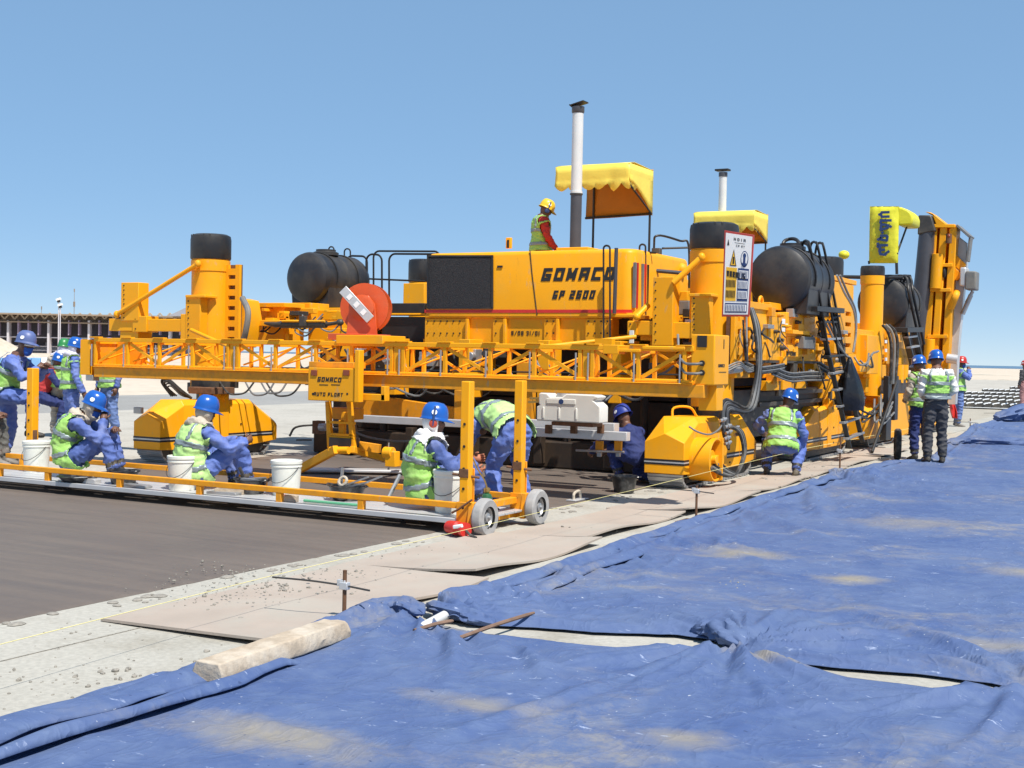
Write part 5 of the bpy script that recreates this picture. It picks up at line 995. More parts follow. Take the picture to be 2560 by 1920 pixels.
for px in (-120, 0, 120, 300, 500, 700, 905):
    x = aY(px, 1210, y0).x
    if x < xl: continue
    for y in (y0, y1): B(MB().bb(x - .032, x + .032, y - .025, y + .025, .146, .236), 'rail_stub', bevel=.003)
for (y, nm) in ((y0, 0), (y1, 1)):
    B(MB().bb(-5.95, -5.82, y - .05, y + .05, .06, .30), 'corner_box'); zt_ = 1.385
    pst = B(MB().bb(-5.925, -5.835, y - .045, y + .045, .08, zt_), 'corner_post', 'yellow', .008)
    B(MB().bb(-5.935, -5.825, y + .046, y + .062, .12, .60), 'post_sleeve', par=pst)
    for z in (.25, .42, .60, .80, 1.0): B(MB().lathe([(.013, 0), (.013, .006)], (-5.88, y - .045, z), -Y1, 10), 'pin_hole', 'letter', 0, pst)
    B(MB().bb(-5.93, -5.83, y - .052, y - .044, .52, .60), 'rust_patch', 'rust', .004, pst)
    B(MB().tube([(-5.99, y - .06, .55), (-5.77, y + .05, .52)], .012, 8), 'locking_pin', 'rust', 0, pst)
    B(MB().prism([V((-5.82, y - .09, .06)), V((-5.82, y + .09, .06)), V((-5.82, y + .05, .30)), V((-5.82, y - .05, .30))], V((.05, 0, 0))), 'wheel_bracket')
    wc = V((-5.69, y + .02, .172))
    wh = B(MB().lathe([(.10, -.05), (.155, -.052), (.170, -.035), (.173, 0), (.170, .035), (.155, .052), (.10, .05)], wc, X1, 36, cap=False), 'wheel', 'tyre', 0)
    B(MB().lathe([(.102, -.046), (.102, .02), (.088, .028), (.075, .006), (.045, .004), (.040, .035), (.02, .04), (.015, .06), (.001, .06)], wc, X1, 28), 'rim', 'steel', 0, wh)
    for k in range(5):
        a = k * 1.2566; B(MB().lathe([(.008, 0), (.008, .016)], wc + V((.004, .06 * math.cos(a), .06 * math.sin(a))), X1, 8), 'lug', 'dark_steel', 0, wh)
B(MB().bb(-5.95, -5.87, y0 + .05, y1 - .05, .20, .26).bb(-5.95, -5.87, y0 + .05, y1 - .05, .07, .12), 'end_member')
for (y, px) in ((y1, 85),):
    x = aY(px, 1000, y).x; pst = B(MB().bb(x - .075, x + .03, y - .05, y + .05, .1, 1.355), 'corner_post', 'yellow', .008)
    for z in (.55, .72, .9, 1.05): B(MB().lathe([(.013, 0), (.013, .006)], (x - .03, y - .05, z), -Y1, 10), 'pin_hole', 'letter', 0, pst)
    B(MB().bb(x + .02, x + .034, y - .04, y + .03, .35, .60), 'rust_patch', 'rust', .004, pst)
B(MB().tube([(-5.78, y0 - .06, .33), (-5.90, y0 - .09, .24), (-5.98, y0 - .07, .20)], .010, 8), 'lock_handle', 'rust', 0)
for px in (170, 415, 600, 850, 1060):
    x = aY(px, 1190, 10.4).x; B(MB().bb(x - .03, x + .03, y0 + .03, y1 - .03, .104, .124), 'cross_member')
# ================================================================ second machine: concrete spreader ahead of the paver
SP = thing('concrete_spreader', (-8.5, 27.5, 0), 'second yellow paving machine ahead of the paver with raised belt conveyor', 'spreader')
def S(mb, name, m='yellow', bevel=0.01, par=None, **k): return mb.build(name, m, par or SP, bevel=bevel, **k)
def scol(xc, yc, r, z0, z1, zc):
    o = S(MB().lathe([(r, 0), (r, z1 - z0 - .16), (r + .012, z1 - z0 - .16), (r + .012, z1 - z0)], (xc, yc, z0), Z, 30), 'jack_column', bevel=0)
    S(MB().lathe([(r + .008, 0), (r + .014, .02), (r + .014, zc - z1 - .06), (r, zc - z1 - .01), (.02, zc - z1)], (xc, yc, z1), Z, 30), 'column_cap', 'black', 0, o)
    for a in (-2.2, -1.6, -1.0, -.4):
        q = V((xc + math.cos(a) * (r + .006), yc + math.sin(a) * (r + .006), zc - .07)); S(MB().bar(q - Z * .04, q + Z * .05, .04, .02, V((math.cos(a), math.sin(a), 0))), 'cap_clip', 'tank', .004, o)
    return o
c = aX(2181, 700, -5.85); zt2 = aX(2181, 690, -5.85).z; zc2 = aX(2181, 664, -5.85).z
C2 = scol(-5.85, c.y, .215, 1.0, zt2, zc2)
for (px, w_) in ((2250, .13), (2262, .13)):
    c2 = aX(px, 700, -6.1); scol(-6.1, c2.y, w_, 1.2, aX(px, 710, -6.1).z, aX(px, 686, -6.1).z)
tank(SP, aY(2206, 756, 27.2), .53, 1.5)
for (nm, a, b, X, d, m) in (('leg_box', (2142, 826), (2206, 905), -5.75, .5, 'yellow'), ('leg_box', (2168, 838), (2196, 935), -5.62, .3, 'yellow'), ('leg_plate', (2206, 820), (2216, 900), -5.7, .4, 'yellow'), ('leg_plate', (2218, 818), (2224, 910), -5.65, .2, 'yellow'),
        ('flank_box', (2224, 835), (2262, 905), -5.8, .5, 'yellow'), ('flank_box', (2244, 872), (2276, 912), -5.6, .3, 'yellow'), ('flank_plate', (2160, 912), (2216, 945), -5.8, .3, 'yellow'), ('flank_plate', (2165, 945), (2172, 982), -5.75, .2, 'yellow'), ('lower_box', (2150, 905), (2165, 930), -5.6, .2, 'yellow'),
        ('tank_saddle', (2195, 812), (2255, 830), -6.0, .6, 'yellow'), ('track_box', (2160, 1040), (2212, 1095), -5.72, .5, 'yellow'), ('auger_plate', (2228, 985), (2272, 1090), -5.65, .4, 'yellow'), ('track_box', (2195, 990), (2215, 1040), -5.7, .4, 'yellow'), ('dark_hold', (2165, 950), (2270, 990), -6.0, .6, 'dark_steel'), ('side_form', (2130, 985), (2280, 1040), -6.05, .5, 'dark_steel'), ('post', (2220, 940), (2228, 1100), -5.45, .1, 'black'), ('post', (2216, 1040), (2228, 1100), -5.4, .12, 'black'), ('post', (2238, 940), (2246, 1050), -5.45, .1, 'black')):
    S(MB().pxx(a[0], a[1], b[0], b[1], X, d), nm, m)
for (x0, x1) in ((2216, 2222), ): 
    for k in range(3): S(MB().pxx(x0 - 4, 850 + 22 * k, x0 + 2, 858 + 22 * k, -5.64, .004), 'decal', 'sign_white', 0)
crawler(SP, -6.25, -5.75, 24.6, 27.0, pads=True); crawler(SP, -6.3, -5.75, 29.6, 32.2, pads=False)
S(MB().bb(-12.6, -6.4, 24.6, 25.0, 1.1, 2.1).bb(-12.6, -6.4, 29.5, 29.9, 1.1, 2.1).bb(-6.9, -6.35, 24.7, 30.0, 1.2, 2.2), 'main_frame'); S(MB().bb(-12.8, -6.5, 25.0, 30.2, 2.1, 2.18), 'deck', 'dark_steel', 0)
S(MB().bb(-12.6, -6.3, 25.2, 29.0, .15, 1.0), 'auger_housing', 'dark_steel')
S(MB().bb(-11.5, -8.0, 25.4, 27.4, 2.18, 3.3), 'engine_hood', bevel=.08)
# canopy and exhaust
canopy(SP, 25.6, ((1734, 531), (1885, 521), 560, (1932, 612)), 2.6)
e0 = aY(1803, 640, 25.8); e2 = aY(1806, 442, 25.8)
ex2 = S(MB().lathe([(.082, 0), (.082, e2.z - e0.z)], e0, Z, 20), 'exhaust_stack', 'pipe_white', 0)
S(MB().lathe([(.092, 0), (.092, .09)], V((e0.x, e0.y, e2.z)), Z, 20), 'collar', 'pipe_grey', 0, ex2); q = V((e0.x, e0.y, e2.z + .12)); S(MB().bar(q - V((.16, 0, -.02)), q + V((.14, 0, .02)), .18, .04), 'rain_flap', 'letter', .01, ex2)
S(MB().tube([aY(1985, 690, 26.5), aY(2270, 697, 27.5)], .03, 8), 'guard_rail', 'letter', 0); S(MB().tube([aY(2044, 690, 25), aY(2260, 694, 27.5)], .03, 8), 'guard_rail', 'letter', 0)
# hoses, ladder and rails
random.seed(8)
for k in range(9):
    x0 = random.uniform(2142, 2215); y0 = random.uniform(985, 1010); S(MB().tube(curve([aX(x0, y0, -5.6), aX(x0 - random.uniform(0, 20), y0 + random.uniform(20, 40), -5.4), aX(x0 + random.uniform(0, 20), y0 + random.uniform(40, 60), -5.35), aX(x0 + random.uniform(20, 40), y0 + random.uniform(10, 40), -5.5)], 6), .02, 8), 'hydraulic_hose', random.choice(('hose', 'hose', 'rubber')), 0)
for k in range(3): S(MB().tube(curve([aX(2136 + k * 14, 893 + k * 8, -5.5), aX(2150 + k * 16, 912 + k * 3, -5.4), aX(2168 + k * 5, 906 - k * 9, -5.4), aX(2172 + k * 12, 884 - k * 3, -5.5)], 6), .018, 8), 'hydraulic_hose', random.choice(('hose', 'hose', 'rubber')), 0)
for k in range(3): S(MB().tube(curve([aX(2206 + 8 * k, 812, -5.6), aX(2220 + 9 * k, 830, -5.5), aX(2228 + 8 * k, 870, -5.45), aX(2226 + 6 * k, 960, -5.45)], 6), .03, 8), 'hydraulic_hose', ('rubber', 'hose', 'rubber')[k], 0)
l2 = S(MB().bar(aX(2262, 830, -5.5), aX(2300, 985, -5.4), .08, .12, X1), 'access_ladder', 'black'); S(MB().bar(aX(2285, 828, -5.5), aX(2318, 975, -5.4), .08, .12, X1), 'ladder_stringer', 'black', .006, l2)
for k in range(6):
    t = (k + .5) / 6; S(MB().bar(aX(2262 + 38 * t, 830 + 155 * t, -5.45), aX(2285 + 33 * t, 828 + 147 * t, -5.45), .10, .04), 'rung', 'steel', .004, l2)
S(MB().bar(aX(2250, 825, -5.5), aX(2292, 824, -5.5), .3, .1), 'ladder_platform', 'black', .006, l2)
for (x0, x1) in ((2258, 2300), (2268, 2310)):
    S(MB().tube(curve([aX(x0 - 10, 705, -5.9), aX(x0, 692, -5.8), aX(x0 + 10, 700, -5.7), aX(x0 + 16, 740, -5.6), aX(x1, 860, -5.5)], 6), .03, 8), 'handrail', 'letter', 0)
# yellow padded advertising cover on two poles
Yf = 26.6
def fp(x, y, out=0.0): p = aY(2140 + x * .1929, 500 + y * .1929, Yf); p.y -= out; return p
FL = thing('padded_banner', fp(360, 820), 'upright yellow padded banner with dark blue lettering above the far machine', 'banner')
nx, ny = 14, 22; mb = MB(); vs = []; fs = []
cs = [fp(168, 820), fp(545, 820), fp(560, 82), fp(180, 82)]
def flp(u, v):
    a = cs[0].lerp(cs[1], u); b = cs[3].lerp(cs[2], u); return a.lerp(b, v)
for s in (0, 1):
    for j in range(ny + 1):
        for i in range(nx + 1):
            u, v = i / nx, j / ny; p = flp(u, v); puff = .08 * (math.sin(math.pi * u) ** .35) * (math.sin(math.pi * min(1, max(0, v))) ** .35) * (1 + .25 * noise.noise((u * 3, v * 5, 2)))
            pk = .02 * (1 - abs(noise.noise((u * 9, v * 9, s)))) ** 4; vs.append(p + V((0, (-puff - pk + .02) if s == 0 else puff, 0)))
W = nx + 1; K = W * (ny + 1)
for j in range(ny):
    for i in range(nx):
        a = j * W + i; fs.append((a, a + 1, a + W + 1, a + W)); fs.append((K + a, K + a + W, K + a + W + 1, K + a + 1))
mb.add(vs, fs).build('cover', 'flag', FL, ang=60)
cvp = [fp(520, 95), fp(575, 88), fp(660, 120), fp(712, 165), fp(733, 225), fp(728, 300), fp(705, 326), fp(560, 330), fp(535, 325)]
rt_ = MB().prism([p + V((0, .02, 0)) for p in cvp], V((0, .75, 0))).build('folded_top', 'flag', FL, bevel=.09, ang=60); rt_.modifiers['bevel'].segments = 4
MB().tube([fp(170, 830), fp(165, 790)], .02, 8).tube([fp(530, 960), fp(525, 815)], .03, 8).build('pole', 'letter', FL); MB().tube([fp(615, 290) + V((0, .4, 0)), fp(530, 700)], .02, 8).build('stay_rod', 'letter', FL)
ST = [[(440, 165), (350, 168), (338, 195), (350, 225), (440, 222)], [(318, 190), (322, 200)], [(466, 272), (338, 272), (334, 300)], [(334, 395), (425, 365), (430, 335), (345, 322), (334, 392)], [(458, 347), (465, 357)], [(354, 424), (362, 432)],
      [(415, 470), (345, 468), (340, 520), (415, 530), (422, 480)], [(335, 500), (300, 520)], [(420, 592), (330, 592), (324, 640)], [(297, 570), (303, 580)], [(297, 602), (303, 612)], [(440, 672), (405, 695), (395, 714), (335, 708), (320, 665), (345, 655), (380, 650)]]
for i, s in enumerate(ST):
    mb = MB()
    for j in range(len(s) - 1):
        a, b = fp(*s[j], .105), fp(*s[j + 1], .105); d = (b - a).normalized() * .03; mb.bar(a - d * .5, b + d * .5, .05, .02 + .002 * ((i + j) % 5), Y1)
    mb.build('lettering', 'navy_print', FL)
# raised belt conveyor
Yc = 31.5
def cp(x, y, d=0.0): return aY(2140 + x * .1929, 500 + y * .1929, Yc + d)
CV = S(MB().bar(cp(1160, 350), cp(1000, 2650), .5, .16, X1), 'conveyor_frame', bevel=.02); S(MB().bar(cp(1290, 350), cp(1140, 2650), .5, .15, X1), 'conveyor_rail', par=CV)
S(MB().bar(cp(1040, 340), cp(900, 2650), .5, .14, X1), 'conveyor_rail', par=CV); S(MB().bar(cp(1165, 360, .4), cp(1020, 2650, .4), .04, .60, X1), 'conveyor_back', 'yellow_worn', par=CV)
for t in (.0, .22, .36, .62, .8): S(MB().bar(cp(1030 - 140 * t, 345 + 2300 * t, -.1), cp(1300 - 150 * t, 345 + 2300 * t, -.1), .40, .08), 'conveyor_tie', par=CV)
S(MB().tube([cp(1060, 700, -.3), cp(1030, 1150, -.3)], .13, 14), 'drive_housing', par=CV); S(MB().tube([cp(960, 1800, -.3), cp(930, 2300, -.3)], .12, 14), 'drive_housing', par=CV)
S(MB().tube([cp(1205, 440, -.35), cp(1200, 560, -.35)], .07, 12), 'lamp_housing', 'rust', 0, CV); S(MB().ball(cp(1203, 468, -.5), .04, .04, .04), 'lamp', 'orange_lamp', 0, CV); S(MB().ball(cp(1150, 940, -.2), .06, .1, .16), 'cut_out', 'letter', 0, CV)
S(MB().tube([cp(925, 410, -.2), cp(880, 1000, -.2), cp(830, 1500, -.1), cp(790, 2200, 0)], [.19, .21, .24, .27], 20), 'rubber_skirt', 'pipe_grey', 0, CV)
S(MB().prism([cp(805, 195, -.4), cp(975, 195, -.4), cp(1030, 400, -.4), cp(795, 450, -.4)], V((0, .7, 0))), 'discharge_hood', 'dark_steel', .03, CV)
S(MB().prism([cp(890, 150, -.3), cp(970, 160, -.3), cp(1180, 320, -.3), cp(1040, 330, -.3), cp(985, 190, -.3)], V((0, .8, 0))), 'hood_cover', 'yellow', .02, CV)
S(MB().prism([cp(1310, 460, .1), cp(1440, 560, .1), cp(1430, 850, .1), cp(1330, 1900, .1), cp(1290, 2650, .1), cp(1150, 2650, .1)], V((0, .25, 0))), 'belt_pan', 'alu', .01, CV)
S(MB().bar(cp(1330, 340, 0), cp(1500, 490, 0), .6, .06), 'weather_flap', 'hose', .01, CV); S(MB().bar(cp(1490, 490, 0), cp(1450, 800, 0), .3, .05, X1), 'flap_leg', 'hose', .01, CV); S(MB().bar(cp(1410, 880, 0), cp(1400, 1120, 0), .45, .14, X1), 'pulley_box', 'alu', .03, CV); S(MB().bar(cp(1510, 930, 0), cp(1500, 1170, 0), .5, .24, X1), 'pulley_box', 'hose', .03, CV)
S(MB().bar(cp(1270, 760, 0), cp(1390, 880, 0), .10, .2), 'hinge_arm', par=CV); S(MB().bar(cp(1250, 920, 0), cp(1350, 1010, 0), .10, .2), 'hinge_arm', par=CV)
S(MB().tube([cp(1515, 1180, 0), cp(1430, 1330, 0)], .04, 10).tube([cp(1490, 1230, 0), cp(1380, 1480, 0)], .055, 12), 'lift_cylinder', 'steel', 0, CV)
S(MB().tube(curve([cp(1230, 1400, -.2), cp(1290, 1250, -.3), cp(1310, 1200, -.1)], 5), .08, 10), 'hinge_tube', 'yellow', 0, CV)
S(MB().tube([cp(1180, 2050, -.3), cp(1320, 2070, -.3)], .11, 12), 'folded_roller', 'alu', 0, CV)
# ================================================================ people
def frame(d, side):
    d = d.normalized(); s = (side - d * side.dot(d)).normalized(); return s, d.cross(s)
def loft(parts, pts, secs, side, cls, n=16, closed=True):
    """tube with elliptical sections (a across, b fore-aft) and class / height tags"""
    k = len(pts); vs = []; info = []
    for i in range(k):
        d = pts[min(i + 1, k - 1)] - pts[max(i - 1, 0)]; s, f = frame(d, side[i] if isinstance(side, list) else side)
        for j in range(n):
            a = 2 * math.pi * j / n; vs.append(pts[i] + s * (math.cos(a) * secs[i][0]) + f * (math.sin(a) * secs[i][1])); info.append((cls, i / (k - 1), math.cos(a), math.sin(a)))
    fs = [(i * n + j, i * n + (j + 1) % n, (i + 1) * n + (j + 1) % n, (i + 1) * n + j) for i in range(k - 1) for j in range(n)]
    fs += [tuple(range(n))[::-1], tuple((k - 1) * n + j for j in range(n))]; parts.append((vs, fs, info))
def ell(parts, c, rx, ry, rz, ax, cls, n=14, m=10):
    """ellipsoid with axes ax = (right, forward, up)"""
    vs = []; info = []
    for i in range(m + 1):
        t = math.pi * i / m
        for j in range(n):
            a = 2 * math.pi * j / n; l = (rx * max(math.sin(t), .02) * math.cos(a), ry * max(math.sin(t), .02) * math.sin(a), -rz * math.cos(t)); vs.append(c + ax[0] * l[0] + ax[1] * l[1] + ax[2] * l[2]); info.append((cls, i / m, math.cos(a), math.sin(a)))
    fs = [(i * n + j, i * n + (j + 1) % n, (i + 1) * n + (j + 1) % n, (i + 1) * n + j) for i in range(m) for j in range(n)] + [tuple(range(n))[::-1], tuple(m * n + j for j in range(n))]; parts.append((vs, fs, info))
def hand(mb, w, d, pn, thumb, curl=.7):
    """palm and five fingers from the wrist w along d; pn = palm normal, thumb = thumb side"""
    d = d.normalized(); t = (thumb - d * thumb.dot(d)).normalized(); pn = d.cross(t).normalized() if d.cross(t).dot(pn) > 0 else -d.cross(t).normalized()
    mb.tube([w - d * .02, w + d * .03, w + d * .085], [.026, .034, .036], 10); mb.bar(w + d * .01, w + d * .092, .028, .078, t)
    for k, (o, L) in enumerate(((.030, .072), (.010, .082), (-.011, .076), (-.031, .060))):
        p = w + d * .088 + t * o; a1 = curl * .55; q = p + (d * math.cos(a1) + pn * math.sin(a1)) * L * .5; a2 = curl * 1.35; r = q + (d * math.cos(a2) + pn * math.sin(a2)) * L * .32; a3 = curl * 2.0; e = r + (d * math.cos(a3) + pn * math.sin(a3)) * L * .25
        mb.tube([p - d * .012, q, r, e], [.0095, .009, .0082, .0068], 7)
    p = w + d * .03 + t * .034; mb.tube([p, p + (d * .6 + t * .65 + pn * .3).normalized() * .035, p + (d * .8 + t * .35 + pn * .5).normalized() * .07], [.011, .0105, .008], 7)
STD = dict(pel=(0, 0, .95), neck=(0, 0, 1.46), head=(0, .02, 1.61), look=(0, 1, -.05), ls=(-.185, 0, 1.41), rs=(.185, 0, 1.41), le=(-.245, -.02, 1.13), re=(.245, -.02, 1.13), lw=(-.24, .06, .89), rw=(.24, .06, .89),
           lk=(-.11, .03, .50), rk=(.11, .03, .50), la=(-.115, -.02, .085), ra=(.115, -.02, .085), lt=(-.02, .19, -.05), rt=(.03, .19, -.05))
def person(label, loc, face, pose, top, legs, hat, vest=None, scarf=None, boots='boot', skin='skin', mask=None, muff=None, s=1.0, sleeve=None, cat='worker', curl=.7, gl=None, hatmark=True, ghost=False, vt=(.10, .93), group=None, glasses=False):
    """pose in own frame: x right, y forward, z up; face = heading in degrees (0 = +Y, turning left)"""
    J = dict(STD); J.update(pose); R = Matrix.Rotation(math.radians(face), 3, 'Z'); J = {k: (R @ V(v)) * (s if k not in ('look', 'lt', 'rt', 'hside', 'sside') else 1) for k, v in J.items()}
    L0 = V(loc); parts = []; rt = R @ X1; fw = R @ Y1
    hs = J.get('hside', rt).normalized(); ss = (J['rs'] - J['ls']).normalized()
    pel, nk = J['pel'], J['neck']; up = (nk - pel).normalized(); bend = J.get('spine', None); mid = bend if bend is not None else (pel + nk) / 2
    # torso
    base = pel - up * .10 * s; pts = [base, pel - up * .03 * s, pel.lerp(mid, .35), pel.lerp(mid, .85), mid.lerp(nk, .35), mid.lerp(nk, .68), mid.lerp(nk, .90), nk - up * .005, nk + up * .06]
    se = [(.13, .10), (.175, .135), (.172, .130), (.162, .122), (.178, .130), (.192, .126), (.165, .095), (.085, .07), (.058, .058)]
    nf = 6; fine = []; fse = []
    for i in range(8):
        for q_ in range(nf): fine.append(pts[i].lerp(pts[i + 1], q_ / nf)); fse.append(tuple(se[i][z_] + (se[i + 1][z_] - se[i][z_]) * q_ / nf for z_ in (0, 1)))
    pts = fine + [pts[-1]]; se = fse + [se[-1]]; sd = [hs.lerp(ss, i / (len(pts) - 1)) for i in range(len(pts))]; loft(parts, pts, [(a * s, b * s) for a, b in se], sd, 'torso', 22)
    # limbs
    for q in ('l', 'r'):
        sh, el_, wr = J[q + 's'], J[q + 'e'], J[q + 'w']; ins = sh.lerp(nk - up * .06, .35)
        e2 = el_ + (wr - el_) * .25; loft(parts, [ins, sh, sh.lerp(el_, .5), el_, e2, el_.lerp(wr, .7), wr], [(r_ * s, r_ * s) for r_ in (.06, .075, .064, .057, .056, .052, .047)], up if abs((el_ - sh).normalized().dot(up)) < .9 else fw, 'arm', 12)
        hip = pel - up * .02 + (hs * (.085 * s) * (1 if q == 'r' else -1)); kn, an = J[q + 'k'], J[q + 'a']
        loft(parts, [hip, hip.lerp(kn, .3), hip.lerp(kn, .7), kn, kn.lerp(an, .25), kn.lerp(an, .65), an + (kn - an).normalized() * .03], [(r_ * s, r_ * s) for r_ in (.098, .105, .088, .076, .076, .072, .068)], rt, 'leg', 14)
        to = J[q + 't'].normalized() if J[q + 't'].length > 0 else fw; sd2 = to.cross(Z).normalized() if abs(to.z) < .9 else rt
        b0 = an - Z * .035 * s - to * .055 * s; loft(parts, [b0 - to * .02 * s, b0, b0 + to * .09 * s, b0 + to * .17 * s, b0 + to * .225 * s, b0 + to * .25 * s], [(a * s, b * s) for a, b in ((.025, .03), (.042, .047), (.042, .044), (.050, .038), (.045, .033), (.02, .02))], [sd2] * 6, 'boot', 12)
        loft(parts, [an + (kn - an).normalized() * .05, an - Z * .03 * s], [(.05 * s, .05 * s), (.046 * s, .05 * s)], rt, 'boot', 10)
    # head
    look = J['look'].normalized(); hu = (J['head'] - nk).normalized(); hr = look.cross(hu).normalized(); hu = hr.cross(look).normalized(); hd = J['head']; ax = (hr, look, hu)
    ell(parts, hd + hu * .015 * s, .076 * s, .094 * s, .110 * s, ax, 'head'); ell(parts, hd + look * .035 * s - hu * .07 * s, .052 * s, .052 * s, .052 * s, ax, 'head', 10, 7)
    ell(parts, hd + look * .098 * s - hu * .012 * s, .014 * s, .018 * s, .026 * s, ax, 'head', 8, 6); ell(parts, hd + look * .088 * s - hu * .062 * s, .026 * s, .012 * s, .010 * s, ax, 'head', 8, 6)
    for e_ in (-1, 1): ell(parts, hd + hr * (.078 * e_ * s) - look * .005, .012 * s, .022 * s, .034 * s, ax, 'head', 8, 6)
    loft(parts, [nk - up * .02, nk.lerp(hd, .6)], [(.057 * s, .057 * s)] * 2, rt, 'head', 12)
    # one continuous body
    vs, fs, inf = [], [], []
    for a, b, c in parts: o_ = len(vs); vs += a; fs += [tuple(i + o_ for i in f) for f in b]; inf += c
    kd = kdtree.KDTree(len(vs))
    for i, p in enumerate(vs): kd.insert(p, i)
    kd.balance()
    me = bpy.data.meshes.new('person'); me.from_pydata([tuple(p) for p in vs], [], fs); tmp = bpy.data.objects.new('tmp', me); COL.objects.link(tmp)
    rm = tmp.modifiers.new('r', 'REMESH'); rm.mode = 'VOXEL'; rm.voxel_size = .0135; sm = tmp.modifiers.new('s', 'SMOOTH'); sm.factor = .5; sm.iterations = 3
    body = bpy.data.meshes.new_from_object(tmp.evaluated_get(bpy.context.evaluated_depsgraph_get())); bpy.data.objects.remove(tmp); bpy.data.meshes.remove(me)
    NV = len(body.vertices); co = [v.co.copy() for v in body.vertices]; no = [v.normal.copy() for v in body.vertices]; near = [inf[kd.find(p)[1]] for p in co]; ph = (hash(label) % 97) * 1.7
    import zlib
    ph = (zlib.crc32(label.encode()) % 97) * 1.7
    for i in range(NV):
        c_ = near[i][0]
        if c_ in ('torso', 'arm', 'leg'):
            p = co[i]; a_ = .019 if c_ != 'torso' else .012; w1 = 1 - abs(noise.noise((p.x * 9 + ph, p.y * 9 + p.z * 4, p.z * 11))); w2 = noise.noise((p.x * 18, p.y * 18 + ph, p.z * 24)); w3 = 1 - abs(noise.noise((p.x * 5 + p.z * 9 + ph, p.y * 5 - p.z * 6, 3.3)))
            co[i] = p + no[i] * (a_ * (w1 ** 4 - .3) + .011 * (w3 ** 6 - .2) + .006 * w2)
    body.vertices.foreach_set('co', [x for p in co for x in p])
    slots = [top, legs, boots, skin, sleeve or top, 'eye'] ; body.materials.clear()
    for m_ in slots: body.materials.append(MATS[m_])
    mi = []
    for pg in body.polygons:
        c_ = near[pg.vertices[0]]; k = {'torso': 0, 'arm': 4, 'leg': 1, 'boot': 2, 'head': 3}[c_[0]]
        if c_[0] == 'torso' and c_[1] < .27: k = 1
        if c_[0] == 'torso' and c_[1] > .93: k = 3
        mi.append(k)
    # hands and eyes joined into the body
    hb = MB(); 
    for q, sg in (('l', -1), ('r', 1)):
        d = (J[q + 'w'] - J[q + 'e']).normalized(); inn = -rt * sg; th = fw + Z * .3
        hand(hb, J[q + 'w'], d, inn if abs(d.dot(inn)) < .8 else -Z, th if abs(d.dot(th.normalized())) < .85 else Z, curl)
    ne = len(hb.f); eb = MB()
    for e_ in (-1, 1): eb.ball(hd + look * .084 * s + hr * (.032 * e_ * s) + hu * .012 * s, .011, .011, .009, 8, 6)
    bm = bmesh.new(); bm.from_mesh(body)
    for f, k in zip(bm.faces, mi): f.material_index = k
    for src, k in ((hb, 3), (eb, 5)):
        base_ = [bm.verts.new(p) for p in src.v]
        for f in src.f:
            try: bm.faces.new([base_[i] for i in f]).material_index = k
            except ValueError: pass
    if gl:
        body.materials.append(MATS[gl])
        for f in bm.faces:
            if f.material_index == 3 and (f.calc_center_median() - J['rw']).length < .2: f.material_index = 6
            if f.material_index == 3 and (f.calc_center_median() - J['lw']).length < .2: f.material_index = 6
    bmesh.ops.recalc_face_normals(bm, faces=bm.faces)
    bm.to_mesh(body); bm.free(); body.polygons.foreach_set('use_smooth', [True] * len(body.polygons))
    o = bpy.data.objects.new('person', body); COL.objects.link(o); o.location = L0; ORG[o.name] = L0; tag(o, label, cat, group)
    # clothing shells taken from the body surface
    polys = [tuple(pg.vertices) for pg in body.polygons if max(pg.vertices) < NV]
    PA = np.array([tuple(p) for p in pts]); CA = np.array([tuple(p) for p in co]); SA = PA[1:] - PA[:-1]; bd = np.full(len(CA), 9.0); bt = np.zeros(len(CA))
    for i in range(len(SA)):
        q = CA - PA[i]; tt = np.clip((q @ SA[i]) / max(1e-9, SA[i] @ SA[i]), 0, 1); dd_ = np.linalg.norm(q - tt[:, None] * SA[i], axis=1); m2 = dd_ < bd; bd[m2] = dd_[m2]; bt[m2] = (i + tt[m2]) / len(SA)
    near = [('torso', float(bt[i]), near[i][2], near[i][3]) if (near[i][0] == 'torso' or (near[i][0] == 'leg' and bd[i] < .19 * s)) else near[i] for i in range(NV)]
    def shell(name, m, test, off, par, thick=.006, hang=0.0):
        used = {}; f2 = []; vv = []
        for pv in polys:
            if all(test(near[i], co[i]) for i in pv):
                q = []
                for i in pv:
                    if i not in used:
                        used[i] = len(vv); p = co[i] + no[i] * (off + .004 * noise.noise((co[i].x * 14 + ph, co[i].y * 14, co[i].z * 14)))
                        if hang: p = p + no[i] * hang * max(0, .35 - near[i][1])
                        vv.append(p + L0)
                    q.append(used[i])
                f2.append(tuple(q))
        if not f2: return None
        ob = MB().add(vv, f2).build(name, m, par, ang=70); sd_ = ob.modifiers.new('t', 'SOLIDIFY'); sd_.thickness = thick; sd_.offset = 1; return ob
    if vest:
        v_ = shell('vest', vest, lambda c, p: c[0] == 'torso' and vt[0] <= c[1] <= vt[1], .022, o, .006, .10)
        if v_:
            for (a, b) in ((.20, .27), (.42, .49)): shell('reflective_band', 'reflective', lambda c, p: c[0] == 'torso' and a <= c[1] <= b, .032, v_, .003, .10)
            shell('reflective_band', 'reflective', lambda c, p: c[0] == 'torso' and .49 <= c[1] <= .9 and .50 < abs(c[2]) < .70, .031, v_, .003)
